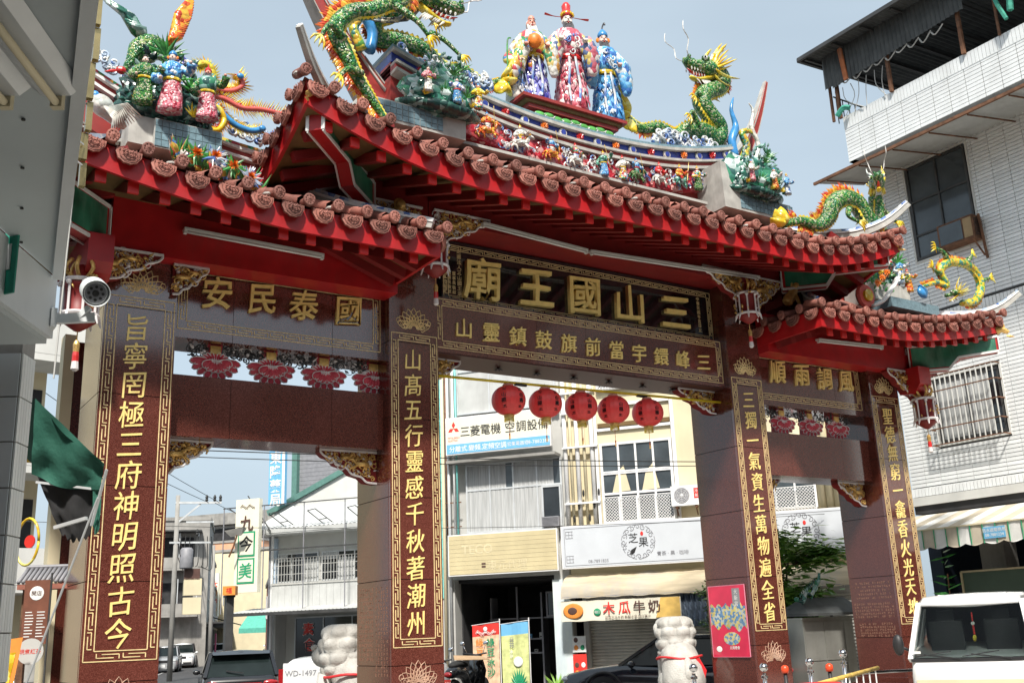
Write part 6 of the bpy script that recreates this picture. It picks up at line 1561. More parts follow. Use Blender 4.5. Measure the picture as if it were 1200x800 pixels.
# parapet of the balcony, projecting
g = G(); PX0, PY = .55, -1.45    # local x of far end, local y plane
G().box(PX0+.0,PY+.02,12.85,22,PY+.2,14.1).box(PX0,PY+.02,12.85,PX0+.2,.04,14.1).obj('parapet', bpy.data.materials['tile_mortar'], E_)
g = G(); z = 12.86
while z < 13.75:
    x = PX0
    while x < 8: g.box(x+.006,PY-.0,z+.006,x+.42,PY+.05,z+.086); x += .43
    y = PY+.05
    while y < -.05: g.box(PX0-.012,y+.006,z+.006,PX0+.03,min(y+.40,0),z+.086); y += .41
    z += .094
x = PX0
while x < 8: g.box(x+.004,PY-.01,13.77,x+.085,PY+.21,14.12); x += .092
g.obj('parapet_tiles', S_['walltile'], E_, kind='stuff')
# corrugated ledge roof under the parapet
for k in range(60):
    x = -.15+k*.14; G().add([(x,-2.0,12.42),(x+.07,-2.0,12.46),(x+.14,-2.0,12.42),(x+.14,.0,12.80),(x+.07,.0,12.84),(x,.0,12.80)], [(0,1,4,5),(1,2,3,4)]).obj('ledge_sheet', S_['sheet'], E_)
G().box(-.18,-2.04,12.38,8.3,-1.98,12.45).obj('ledge_edge', S_['rust'], E_)
for k in range(8): G().bar((.2+k*1.0,-1.95,12.38),(.2+k*1.0,0,12.7),.03).obj('ledge_strut', S_['rust'], E_)
# ruined rooftop shelter
Rf = thing('rooftop_shelter', 'dark derelict sheet metal shelter over the rooftop balcony', 'shelter', (12,3.05,14.1), -PI/2)
S_['darksheet'] = mat('weathered_dark_sheet', (.07,.075,.075), .6, .3, 3, dirt=.5, dcol=(.14,.15,.15))
for k in range(70):
    x = -.05+k*.13; G().add([(x,-2.2,1.80),(x+.065,-2.2,1.84),(x+.13,-2.2,1.80),(x+.13,3,2.1),(x+.065,3,2.14),(x,3,2.1)], [(0,1,4,5),(1,2,3,4)]).obj('roof_sheet', S_['darksheet'], Rf)
G().bar((-.05,-2.2,1.78),(8,-2.2,1.78),.08,.1).bar((-.05,-2.2,1.78),(-.05,3,2.08),.08,.1).obj('roof_edge', S_['darksteel'], Rf)
for k in range(5): G().bar((.1+k*.9,-2.1,1.76),(.1+k*.9,2.8,2.04),.06).obj('purlin', S_['darksteel'], Rf)
for k in range(34):
    x = .25+k*.12; z0 = .62+.05*k*.12 + (.0 if k > 1 else .08)
    G().add([(x,-1.62,z0+.2),(x+.06,-1.66,z0+.2),(x+.12,-1.62,z0+.2),(x+.12,-1.62,1.82),(x+.06,-1.66,1.82),(x,-1.62,1.82)], [(0,1,4,5),(1,2,3,4)]).obj('side_sheet', S_['darksheet'], Rf)
for x, m_, w_ in ((.30,'rust',.06),(.52,'rust',.08),(2.1,'rust',.08),(4.1,'rust',.08),(5.0,'rust',.05)): G().bar((x,-1.5,0),(x,-1.5,1.8),w_).obj('post', S_[m_], Rf)
G().bar((.98,-1.69,.85),(.90,-1.69,1.78),.12,.05).obj('orange_board', mat('flaking_orange_board', (.50,.16,.06), .8, .3, 4, dirt=.5, dcol=(.6,.58,.55)), Rf)
g = G().tube(cat([(4.4,-1.66,1.35),(4.9,-1.68,1.62),(5.4,-1.66,1.70),(5.5,-1.66,1.2),(5.42,-1.66,.35)],4), .07, 6); g.tube(cat([(5.2,-1.66,1.5),(5.1,-1.66,.9),(5.3,-1.66,.2)],3), .05, 6); g.tube(cat([(.55,-1.68,.0),(.75,-1.66,.15),(.9,-1.6,.1)],3), .07, 6)
g.obj('torn_net', mat('torn_green_net', (.05,.30,.22), .8, .3, 8), Rf)
g = G()
for k in range(9): x = .8+k*.33; g.tube(cat([(x,-1.6,.9),(x+.1,-1.6,.75+.1*rnd.random()),(x+.33,-1.6,.95)],3), .02, 4)
for k in range(7): x = .45+.25*k; g.tube(cat([(x,-1.5,.8),(x+.1*rnd.uniform(-1,2),-1.5,.4),(x+.3*rnd.uniform(-1,2),-1.5,0)],3), .012, 4)
g.obj('hanging_debris', S_['plaster'], Rf)
G().box(.9,3.0,-.0,9,3.1,2.4).obj('back_wall', S_['interior'], Rf); G().box(0.6,-1.2,-.9,9,3,-.8).obj('balcony_floor', S_['concrete'], Rf)
for k in range(6): G().bar((.3,-1.3+.25*k,.0),(.3,-1.3+.25*k,.75),.02).obj('railing_bar', S_['darksteel'], Rf)
G().bar((.3,-1.4,.75),(.3,.2,.75),.03).obj('railing', S_['darksteel'], Rf)
# ground floor of it: dark arcade, striped awning
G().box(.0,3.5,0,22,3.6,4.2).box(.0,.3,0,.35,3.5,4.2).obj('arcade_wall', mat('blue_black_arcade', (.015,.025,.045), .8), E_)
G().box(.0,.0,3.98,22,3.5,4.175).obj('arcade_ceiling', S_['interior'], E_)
G().box(1.5,.1,0,2.1,.6,3.97).obj('column', S_['concrete'], E_)
aw = thing('striped_awning', 'cream and white striped scalloped awning with small blue printed label', 'awning', (12,3.05,0), -PI/2)
S_['aw1'] = mat('awning_white_stripe', (.70,.70,.67), .7, .08, 4); S_['aw2'] = mat('awning_tan_stripe', (.52,.46,.36), .7, .1, 4)
n = 0; x = .0
while x < 7:
    m_ = S_['aw1' if n % 2 else 'aw2']; w_ = .30
    g = G().add([(x,-.0,3.95),(x+w_,-.0,3.95),(x+w_,-1.5,3.47),(x,-1.5,3.47)], [(0,1,2,3)]); g.obj('stripe', m_, aw)
    v = []; 
    for q in range(5): v.append((x+w_*q/4, -1.5-.01*math.sin(q), 3.46))
    for q in range(4,-1,-1): v.append((x+w_*q/4, -1.52-.01*math.sin(q), 3.08-.06*math.sin(PI*((x+w_*q/4) % .45)/.45)))
    G().add(v, [tuple(range(10))]).obj('valance', m_, aw); G().box(x-.006,-1.535,3.05,x+.006,-1.515,3.46).obj('valance_seam', S_['greenprint'], aw)
    x += w_; n += 1
G().bar((0,-1.52,3.47),(7,-1.52,3.47),.03).obj('front_bar', S_['cream'], aw)
G().box(2.72,-1.545,3.14,3.22,-1.53,3.38).obj('printed_label', S_['skyblue'], aw)
for k, s_ in enumerate(('防水遮陽帆布','08-7881234')): text(s_, .09, 'lettering', S_['whiteprint'], aw, (2.97,-1.548,3.31-.1*k), ext=.001)
t = thing('green_counter_board', 'dark green board counter behind the white van under striped awning', 'counter', (11.2,1.5,0), -PI/2)
G().box(0,0,0,3.5,.1,2.52).obj('board', mat('dark_green_board', (.045,.07,.045), .6, .1, 3), t); G().bar((0,-.01,2.52),(3.5,-.01,2.52),.04).bar((0,-.01,1),(0,-.01,2.52),.04).obj('edge_trim', mat('tan_edge_trim', (.4,.33,.2), .6), t)
t = thing('house_plant', 'thin leafy plant beside the dark green board', 'plant', (11.0,1.75,0))
G().tube([(0,0,0),(0,0,1.6),(.05,0,2.5)], .015, 5).obj('stem', S_['rust'], t); g = G()
for k in range(26): z = rnd.uniform(1.6,3.0); a = rnd.random()*6.3; g.blade((0,0,z),(.35*math.cos(a),.35*math.sin(a),z+rnd.uniform(-.1,.15)),.05)
g.obj('leaves', K_['leaf'], t)
# ---------------------------------------------------------------- vehicles
V_ = {}
V_['white'] = mat('white_car_paint', (.74,.75,.75), .25, .03, 2, coat=.6); V_['black'] = mat('black_car_paint', (.012,.012,.014), .18, .1, 2, coat=.8)
V_['silver'] = mat('silver_car_paint', (.42,.43,.44), .28, .04, 2, metal=.3, coat=.5); V_['navy'] = mat('dark_navy_paint', (.015,.02,.03), .18, .1, 2, coat=.8)
V_['glass'] = mat('tinted_car_glass', (.012,.018,.018), .04, .5, 1.2, ior=1.35); V_['lamp'] = mat('clear_headlamp', (.6,.62,.62), .12, .1, 20, coat=.8); V_['tail'] = mat('red_tail_lamp', (.35,.012,.015), .2, .15, 20, coat=.8)
V_['trim'] = mat('black_plastic_trim', (.022,.022,.024), .5, .15, 8)
V_['clear'] = mat('windscreen_glass', (.30,.37,.35), .02, .02); _b = V_['clear'].node_tree.nodes['Principled BSDF']; _b.inputs['Transmission Weight'].default_value = 1; _b.inputs['IOR'].default_value = 1.25
def loft(sec, closed=True):
    """sec: list of rings with equal point counts"""
    n = len(sec[0]); vs = [p for r in sec for p in r]; k = len(sec)
    fs = [(i*n+j, (i+1)*n+j, (i+1)*n+(j+1)%n, i*n+(j+1)%n) for i in range(k-1) for j in range(n)]
    fs += [tuple(range(n)), tuple((k-1)*n+j for j in range(n))[::-1]]
    return G().add(vs, fs)
def car(name, label, loc, rz, L, W, H, paint, kind='suv', plate='', group=None, cat_='car'):
    """x forward, y left; parts: body, glass, roof, pillars, lamps, wheels, plate, mirrors"""
    t = thing(name, label, cat_, loc, rz, group)
    b = .56*H; h0 = .17; hw = W/2; f, r = L/2, -L/2
    hood = {'suv': .60, 'sedan': .60, 'wagon': .60}[kind]*H; bt = b+.04
    def ring(x, zl, zt, w_, e=.08):
        return [(x,-w_*.92,zl),(x,-w_,zl+(zt-zl)*.25),(x,-w_*1.0,zl+(zt-zl)*.62),(x,-w_*.95,zt-e*.5),(x,-w_*.80,zt),(x,w_*.80,zt),(x,w_*.95,zt-e*.5),(x,w_*1.0,zl+(zt-zl)*.62),(x,w_,zl+(zt-zl)*.25),(x,w_*.92,zl)]
    tr = r if kind != 'sedan' else r
    S = [ring(r+.0,h0+.18,bt-.16,hw*.86),ring(r+.05,h0+.05,bt-.02,hw*.93),ring(r+.22,h0,bt,hw*.985),ring(r+L*.2,h0,bt,hw),ring(0,h0,b,hw),ring(f-L*.28,h0,hood+.03,hw),ring(f-L*.12,h0,hood-.05,hw*.985),ring(f-.14,h0+.02,hood-.14,hw*.93),ring(f-.03,h0+.06,hood-.24,hw*.86),ring(f,h0+.16,hood-.34,hw*.8)]
    loft(S).obj('body', V_[paint], t, True)
    # cabin
    x0 = r+(.12 if kind != 'sedan' else .85); x1 = r+(.52 if kind != 'sedan' else 1.5); x2 = f-L*.44; x3 = f-L*.26
    cw, tw = hw*.90, hw*.74; zt = H-.05
    c = [(x0,-cw,bt-.03),(x3,-cw,hood),(x2,-tw,zt),(x1,-tw,zt-.02),(x0,cw,bt-.03),(x3,cw,hood),(x2,tw,zt),(x1,tw,zt-.02)]
    G().add(c, [(0,1,2,3),(7,6,5,4),(1,5,6,2),(3,7,4,0),(3,2,6,7)]).obj('windows', V_['glass'], t)
    loft([[(x1-.12,-tw*1.02,zt-.04),(x1-.12,0,zt+.0),(x1-.12,tw*1.02,zt-.04),(x1-.12,0,zt-.06)],[(x1+.1,-tw*1.05,zt),(x1+.1,0,H),(x1+.1,tw*1.05,zt),(x1+.1,0,zt-.03)],[(x2-.05,-tw*1.04,zt),(x2-.05,0,H),(x2-.05,tw*1.04,zt),(x2-.05,0,zt-.03)],[(x2+.1,-tw*.98,zt-.04),(x2+.1,0,zt-.01),(x2+.1,tw*.98,zt-.04),(x2+.1,0,zt-.06)]]).obj('roof', V_[paint], t, True)
    for s in (-1, 1):
        G().bar((x3,s*cw,hood),(x2,s*tw*1.02,zt),.06).bar((x0,s*cw,bt-.03),(x1,s*tw*1.02,zt-.02),.09).bar(((x2+x1)/2,s*cw*.985,b),((x2+x1)/2,s*tw*1.02,zt),.06).bar((x2,s*tw*1.03,zt),(x1,s*tw*1.03,zt-.01),.05).obj('window_pillars', V_[paint if kind != 'suv' else 'trim'], t)
        g = G().ball((x3-.28,s*(hw+.08),b+.08),(.08,.1,.07),10,7); g.bar((x3-.26,s*hw*.93,b+.03),(x3-.27,s*hw,b+.05),.04); g.obj('mirror', V_[paint], t, True)
        for k, xx in enumerate((x2-.35, x1+.5)): G().box(xx,s*hw-.012,b-.16,xx+.16,s*hw+.014,b-.13).obj('door_handle', V_['trim'], t)
        G().box(r+.9,s*(hw*.985)-.02,h0-.0,f-.9,s*(hw*.985)+.02,h0+.10).obj('side_skirt', V_['trim'], t)
    # wheels
    for x in (f-L*.19, r+L*.2):
        for s in (-1, 1):
            R_w = .33; w_ = G().lathe([(R_w*.6,-.11),(R_w*.96,-.11),(R_w,-.08),(R_w,.08),(R_w*.96,.11),(R_w*.6,.11)], (x,s*(hw-.10),R_w), 20, 'y').obj('wheel', S_['rubber'], t, True)
            g = G().lathe([(R_w*.6,0),(R_w*.62,.02*s),(R_w*.5,.0)], (x,s*(hw+.005),R_w), 20, 'y')
            for k in range(5): a = k*1.2566; g.bar((x,s*(hw+.012),R_w),(x+R_w*.58*math.cos(a),s*(hw+.012),R_w+R_w*.58*math.sin(a)),.05,.02)
            g.obj('rim', V_['silver'], w_)
            g = G().tube([(x+.40*math.cos(a*PI/10), s*(hw*.985), R_w+.40*math.sin(a*PI/10)) for a in range(11)], .035, 6); g.obj('wheel_arch', V_['trim'], t, True)
    # front
    for s in (-1, 1): G().ball((f-.12,s*hw*.66,hood-.24),(.14,.22,.075),12,6).obj('headlight', V_['lamp'], t, True)
    G().box(f-.04,-hw*.42,hood-.36,f+.005,hw*.42,hood-.2).obj('grille', V_['trim'], t); G().box(f-.06,-hw*.8,h0+.04,f+.02,hw*.8,h0+.22).obj('bumper', V_['trim' if kind == 'suv' else paint], t)
    G().box(f+.02,-.19,h0+.13,f+.03,.19,h0+.29).obj('number_plate', V_['white'], t)
    # rear
    for s in (-1, 1): G().ball((r+.06,s*hw*.72,bt-.18),(.09,.22,.075),12,6).obj('tail_light', V_['tail'], t, True)
    G().box(r-.01,-hw*.52,bt-.195,r+.05,hw*.52,bt-.165).obj('light_bar', V_['tail'], t); G().box(r-.03,-hw*.82,h0+.05,r+.06,hw*.82,h0+.22).obj('rear_bumper', V_['trim'], t)
    p = G().box(r-.012,-.19,bt-.40,r+.03,.19,bt-.24).obj('number_plate', V_['white'], t)
    if plate: text(plate, .125, 'lettering', S_['ink'], p, (r-.016,0,bt-.32), (0,0,-PI/2), ext=.002)
    if kind != 'sedan':
        g = G().bar((x0-.02,-.05,bt+.06),(x0+.06,.35,bt+.12),.025); g.obj('rear_wiper', V_['trim'], t)
        G().add([(x1-.25,-tw*.98,zt-.05),(x1-.25,tw*.98,zt-.05),(x1-.05,tw,zt+.02),(x1-.05,-tw,zt+.02)], [(0,1,2,3)]).obj('spoiler', V_[paint], t)
    return t
st = math.atan2(.946,.324)
t = car('estate_car', 'black estate car seen from behind with red light bar in left street', (-1.0,14.6,0), st+.05, 4.8, 1.84, 1.43, 'black', 'wagon', 'BJD-6435')
g = G()
for k in range(7): g.box(-2.40,-.2+.06*k,.70,-2.385,-.15+.06*k,.72)
car('parked_car', 'white compact suv parked facing us on left side of the street', (11.15,62.3,0), st+PI, 4.5, 1.8, 1.62, 'white', 'suv', group='cars in the left street')
car('parked_car', 'silver car cut off by the far left pillar edge', (7.6,53.5,0), st+PI, 4.5, 1.78, 1.5, 'silver', 'sedan', group='cars in the left street')
car('parked_car', 'white car farther along behind the compact suv', (20.6,84.5,0), st+PI, 4.6, 1.8, 1.5, 'white', 'suv', group='cars in the left street')
car('oncoming_car', 'white van-like car coming behind the dark pole', (23.2,76.5,0), st+PI, 4.7, 1.85, 1.9, 'white', 'suv', group='cars in the left street')
car('oncoming_car', 'small pale car farthest away by the green awning', (29.5,92,0), st+PI, 4.3, 1.75, 1.45, 'white', 'sedan', group='cars in the left street')
t = car('sedan_car', 'dark sedan parked in front of the roller shutter behind the right stone lion', (5.1,4.4,0), math.atan2(.788,-.616)+.1+PI*0, 4.7, 1.8, 1.42, 'navy', 'sedan')
# lettered truck, modelled as a low covered bed without its cab
t = thing('truck_bed', 'white truck lettered WD-1497 beside the black estate car, built as low covered bed', 'truck', (-.80,9.75,0), math.radians(58))
G().box(0,-.76,.5,2.6,.76,.6).box(0,-.76,.6,2.6,-.72,1.1).box(0,.72,.6,2.6,.76,1.1).box(2.56,-.719,.6,2.6,.719,1.1).obj('cargo_bed', V_['white'], t)
G().box(-.03,-.75,.58,-.001,.75,1.12).obj('tailgate', V_['white'], t); text('WD-1497', .17, 'lettering', S_['inkgrey'], t, (-.036,.36,.90), (0,0,-PI/2), ext=.002)
loft([[(x,-.74,1.10),(x,-.6,1.12+h_*.7),(x,0,1.12+h_),(x,.6,1.12+h_*.7),(x,.74,1.10)] for x, h_ in ((.05,.02),(.3,.10),(1.3,.14),(2.5,.10))]).obj('cover', V_['white'], t, True)
for s in (-1,1): G().box(-.03,s*.80-.05,.6,.03,s*.80+.05,1.0).obj('tail_light', V_['tail'], t); G().lathe([(.2,-.09),(.31,-.09),(.31,.09),(.2,.09)], (1.2,s*.66,.31), 18, 'y').obj('wheel', S_['rubber'], t, True)
G().bar((2.6,0,.55),(3.5,0,.45),.08).obj('drawbar', S_['darksteel'], t)
# ---- white kei van in the right foreground: x forward
vt = thing('white_van', 'white van nosing in at lower right, dark windscreen, red charm hanging inside', 'van', (2.9,-5.55,0), 0)
vdir = Vector((-.891,-.454,0)); vt.rotation_euler = (0,0,math.atan2(vdir.y,vdir.x)); vt.location = (1.62,-4.95,0)
W2 = .74
def vr(x, zs): return [(x,-zs[0][0],zs[0][1])]+[(x,-w_,z) for w_, z in zs[1:]]+[(x,w_,z) for w_, z in zs[::-1][:-1]]+[(x,zs[0][0],zs[0][1])]
low = [[(x,-W2*w_*.96,.28),(x,-W2*w_,.5),(x,-W2*w_,.9),(x,-W2*w_*.97,zt),(x,W2*w_*.97,zt),(x,W2*w_,.9),(x,W2*w_,.5),(x,W2*w_*.96,.28)] for x, w_, zt in ((-3.1,.97,1.06),(-2.9,1,1.08),(-.3,1,1.10),(-.06,.99,1.10),(.02,.96,1.085),(.055,.90,1.06))]
loft(low).obj('body', V_['white'], vt, True)
rw = W2*.80
# greenhouse
gl = G().add([(.035,-W2*.93,1.105),(.035,W2*.93,1.105),(-.48,rw,1.74),(-.48,-rw,1.74)], [(0,1,2,3)]); gl.obj('windscreen', V_['clear'], vt)
G().box(-.02,-W2*.95,1.075,.06,W2*.95,1.11).obj('scuttle_trim', V_['trim'], vt)
for s in (-1,1):
    G().bar((.03,s*W2*.955,1.09),(-.50,s*rw*1.03,1.77),.06,.07).obj('pillar', V_['white'], vt)
    G().add([(-.06,s*W2*.985,1.12),(-1.0,s*W2*.985,1.12),(-1.05,s*rw*1.02,1.70),(-.52,s*rw*1.02,1.72)], [(0,1,2,3)]).obj('side_window', V_['glass'], vt)
    G().add([(-1.1,s*W2*.985,1.12),(-2.8,s*W2*.985,1.12),(-2.7,s*rw*1.02,1.70),(-1.15,s*rw*1.02,1.70)], [(0,1,2,3)]).obj('side_window', V_['glass'], vt)
    G().bar((-1.05,s*W2*.98,1.08),(-1.1,s*rw*1.03,1.76),.08).bar((-3.0,s*W2*.96,1.06),(-2.9,s*rw,1.76),.14).obj('pillar', V_['white'], vt)
    g = G().ball((.02,s*(W2+.10),1.28),(.05,.07,.13),10,8); g.bar((-.08,s*W2*.96,1.2),(.0,s*(W2+.08),1.26),.03); g.obj('mirror', V_['trim'], vt, True)
rp = [(-.46,1.74,1.76),(-.52,1.78,1.80),(-.6,1.81,1.85),(-1.6,1.83,1.89),(-2.9,1.80,1.85),(-3.05,1.74,1.77)]
loft([[(x,-rw*1.04,za),(x,-rw*.95,za+.6*(zb_-za)+.02),(x,-rw*.5,zb_+.01),(x,0,zb_+.015),(x,rw*.5,zb_+.01),(x,rw*.95,za+.6*(zb_-za)+.02),(x,rw*1.04,za),(x,0,za-.03)] for x, za, zb_ in rp]).obj('roof', V_['white'], vt, True)
for k in range(5): G().bar((-.85,-.4+.2*k,1.875),(-2.8,-.4+.2*k,1.885),.03,.014).obj('roof_rib', V_['white'], vt)
g = G()
for y0_, y1_ in ((.45,.0),(-.12,-.55)): g.bar((.07,y0_,1.10),(.02,y1_,1.155),.016); g.bar((.06,y1_-.1,1.13),(.0,y1_+.32,1.19),.012)
g.obj('wiper', V_['trim'], vt, kind='stuff')
G().box(.05,-W2*.9,.80,.075,W2*.9,.86).obj('chrome_strip', S_['cream'], vt); G().box(.02,-W2*.93,.30,.12,W2*.93,.52).obj('bumper', V_['trim'], vt)
for s in (-1,1):
    G().box(.03,s*.55-.13,.58,.08,s*.55+.13,.76).obj('headlight', V_['lamp'], vt); G().lathe([(.15,-.08),(.28,-.08),(.28,.08),(.15,.08)], (-.62,s*(W2-.08),.28), 20, 'y').obj('wheel', S_['rubber'], vt, True); G().lathe([(.15,-.08),(.28,-.08),(.28,.08),(.15,.08)], (-2.5,s*(W2-.08),.28), 20, 'y').obj('wheel', S_['rubber'], vt, True)
g = G().box(-2.9,-.6,1.0,-.75,.6,1.05); 
for s in (-1,1): g.box(-.75,s*.33-.2,.9,-.62,s*.33+.2,1.5); g.box(-.74,s*.33-.1,1.5,-.64,s*.33+.1,1.66)
g.box(-1.35,-.66,1.0,-1.3,.66,1.78).box(-1.29,-.62,1.70,-.5,.62,1.74); g.obj('seats_and_dim_lining', S_['interior'], vt); G().box(-.4,-.62,.98,-.05,.62,1.06).obj('dashboard', V_['trim'], vt)  # seats, plus dark bulkhead and lining added to dim the cabin
g = G().add([(.041,-.70,1.13),(.038,-.56,1.13),(-.24,-.57,1.60),(-.22,-.60,1.60)], [(0,1,2,3)]); 
G().box(.052,-.68,1.17,.056,-.58,1.20).obj('windscreen_sticker', S_['whiteprint'], vt)
ch = thing('hanging_charm', 'red and gold good luck charm hanging behind van windscreen', 'charm', vt.matrix_basis @ Vector((-.42,.02,1.22)))
tt_ = G().tube([(0,0,.42),(0,0,.30)], .008, 5); tt_.obj('cord', S_['redprint'], ch); G().ball((0,0,.27),(.03,.02,.025),8,6).obj('jade_disc', S_['whiteprint'], ch, True); G().tube([(0,0,.25),(.005,0,.12)], .012, 5).obj('tassel', S_['redprint'], ch); G().ball((0,0,.07),(.035,.02,.045),8,6).obj('gourd', K_['yellow'], ch, True)

# ---------------------------------------------------------------- stone lions seen from behind
def lion(label, loc, s, rz=0, bow=True):
    t = thing('stone_lion', label, 'stone lion', loc, rz, 'stone guardian lions behind the gateway', (s,s,s))
    # x lateral, y forward (away from viewer)
    G().box(-.55,-.6,0,.55,.6,.42).box(-.5,-.55,.42,.5,.55,.50).obj('pedestal', S_['stone'], t)
    g = G().tube(cat([(0,-.30,.52),(0,-.34,.75),(0,-.22,1.02),(0,-.06,1.22),(0,.05,1.38)],4), [.30,.36,.39,.40,.40,.39,.38,.37,.36,.35,.34,.33,.32,.31,.30,.28,.26], 18, flat=.9)
    for sx in (-1,1):
        g.ball((sx*.26,-.16,.68),(.17,.28,.2),14,9); g.ball((sx*.28,.1,.55),(.12,.24,.07),10,7); g.tube([(sx*.2,.18,1.12),(sx*.21,.26,.8),(sx*.22,.28,.54)], [.13,.10,.11], 10); g.ball((sx*.22,.36,.54),(.12,.14,.07),10,6)
    g.obj('body', S_['stone'], t, True)
    g = G(); nA, nZ = 84, 44; vs = []
    for i in range(nZ+1):
        p = i/nZ; ph_ = -PI/2+PI*p; z = 1.43+.40*math.copysign(abs(math.sin(ph_))**.8, math.sin(ph_)); rr = abs(math.cos(ph_))**.42
        for k in range(nA):
            a = 2*PI*k/nA; row = (z-1.03)/.8*4; off = .5*(int(row) % 2)
            b = (abs(math.sin(PI*row))**.55)*(abs(math.sin(7*a/2+off*PI))**.55)
            q = 1+.20*b+.05*noise.noise(Vector((math.cos(a)*2.2,math.sin(a)*2.2,z*2.5))); vs.append((.335*rr*q*math.cos(a), .02+.31*rr*q*math.sin(a), z+.02*b))
    g.add(vs, [(i*nA+k, i*nA+(k+1)%nA, (i+1)*nA+(k+1)%nA, (i+1)*nA+k) for i in range(nZ) for k in range(nA)])
    g.obj('curled_mane', S_['stone'], t, True)
    g = G().ball((0,.34,1.38),(.22,.22,.18),14,9); g.ball((0,.52,1.36),(.09,.08,.08),10,7)
    for sx in (-1,1): g.ball((sx*.13,.46,1.50),(.06,.06,.05),9,6); g.ball((sx*.33,.08,1.62),(.07,.06,.1),9,6)
    g.obj('muzzle', S_['stone'], t, True)
    g = G().tube(cat([(0,-.5,.6),(0,-.62,.78),(.03,-.58,1.0),(0,-.5,1.1)],4), [.06,.07,.08,.09,.1,.1,.1,.09,.08,.07,.06,.04,.03], 9); g.obj('tail', S_['stone'], t, True)
    P = [(.415*math.cos(a), -.15-.415*math.sin(a), 1.10+.02*math.sin(3*a)) for a in [PI*2*k/28 for k in range(29)]]
    G().tube(P, .022, 6, flat=1).obj('red_ribbon', mat('red_satin_ribbon', (.60,.025,.03), .45, .2, 8) if 'red_satin_ribbon' not in bpy.data.materials else bpy.data.materials['red_satin_ribbon'], t, True)
    if not bow: return t
    g = G(); g.v = []; g.T = Matrix.Translation((0,-.06,0)); g.add([(.16,-.46,1.12),(.26,-.41,1.12),(.40,-.42,.86),(.30,-.48,.62),(.22,-.50,.88)], [(0,1,2,4),(4,2,3)]).add([(.2,-.44,1.1),(.24,-.46,.95),(.20,-.5,.70),(.17,-.46,.9)], [(0,1,2,3)]); g.obj('ribbon_tail', bpy.data.materials['red_satin_ribbon'], t)
    return t
lion('white stone lion between left pillars, curled mane, thin red ribbon', (-3.62,1.95,0), 1.0, .5, False)
lion('white stone lion before the roller shutter with red bow and ribbon', (2.78,1.75,0), .97, -.45)

# ---------------------------------------------------------------- scooters
def scooter(name, label, loc, rz, paint, plate=True):
    t = thing(name, label, 'motor scooter', loc, rz)
    for x in (-.62,.62): w_ = G().lathe([(.14,-.05),(.24,-.055),(.26,0),(.24,.055),(.14,.05)], (x,0,.26), 18, 'y').obj('wheel', S_['rubber'], t, True); G().lathe([(.13,-.03),(.15,0),(.13,.03)], (x,0,.26), 12, 'y').obj('rim', V_['silver'], w_)
    G().tube(cat([(-.85,0,.62),(-.55,0,.68),(-.2,0,.58),(0,0,.34),(.3,0,.30)],4), [.10,.13,.16,.17,.18,.18,.17,.16,.14,.12,.11,.10,.10,.10,.10,.1,.1], 12, flat=.8).obj('body', V_[paint], t, True)
    G().tube(cat([(-.75,0,.80),(-.4,0,.84),(-.1,0,.78)],4), [.06,.11,.13,.14,.14,.13,.12,.1,.06], 10, flat=.5).obj('seat', S_['rubber'], t, True)
    G().tube(cat([(.62,0,.26),(.5,0,.6),(.38,0,1.0)],3), .04, 8).obj('fork', V_['trim'], t)
    loft([[(.36,-.2,.35),(.44,0,.35),(.36,.2,.35),(.33,0,.35)],[(.42,-.24,.65),(.54,0,.65),(.42,.24,.65),(.38,0,.65)],[(.36,-.16,1.0),(.46,0,1.02),(.36,.16,1.0),(.32,0,1.0)]]).obj('leg_shield', V_[paint], t, True)
    G().tube([(.30,-.32,1.04),(.38,0,1.0),(.30,.32,1.04)], .02, 7).obj('handlebar', V_['trim'], t, True); G().ball((.48,0,.92),(.07,.11,.08),10,7).obj('headlight', V_['lamp'], t, True)
    for s in (-1,1): g = G().tube([(.32,s*.22,1.04),(.30,s*.30,1.22)], .009, 5); g.ball((.28,s*.32,1.26),(.02,.07,.05),10,7); g.obj('mirror', S_['chrome'], t, True)
    G().ball((-.88,0,.62),(.05,.11,.06),9,6).obj('tail_light', V_['tail'], t, True)
    if plate: p = G().box(-.97,-.13,.38,-.955,.13,.52).obj('number_plate', S_['redprint'], t); text('768-NKT', .075, 'lettering', S_['whiteprint'], p, (-.972,0,.45), (0,0,-PI/2), ext=.001)
    return t
scooter('motor_scooter', 'black scooter with pinkish red number plate under cardboard sheet', (2.38,8.5,.12), st-.75, 'black')
t = thing('cardboard_sheet', 'brown cardboard sheet laid over black scooter seat', 'cardboard', (2.33,8.35,1.02), st); G().add([(-.35,-.4,.0),(.3,-.35,.06),(.35,.3,.10),(-.25,.4,.02),(-.35,-.4,.015),(.3,-.35,.075),(.35,.3,.115),(-.25,.4,.035)], [(0,1,2,3)[::-1],(4,5,6,7),(0,1,5,4),(1,2,6,5),(2,3,7,6),(3,0,4,7)]).obj('sheet', mat('brown_cardboard', (.42,.28,.16), .85), t)
scooter('motor_scooter', 'pale grey scooter partly behind the inner left pillar', (1.75,9.0,.0), st-.6, 'silver', False)
scooter('motor_scooter', 'dark scooter in shade beyond the right pillar opening', (8.4,5.2,.0), st-1.4, 'black', False)

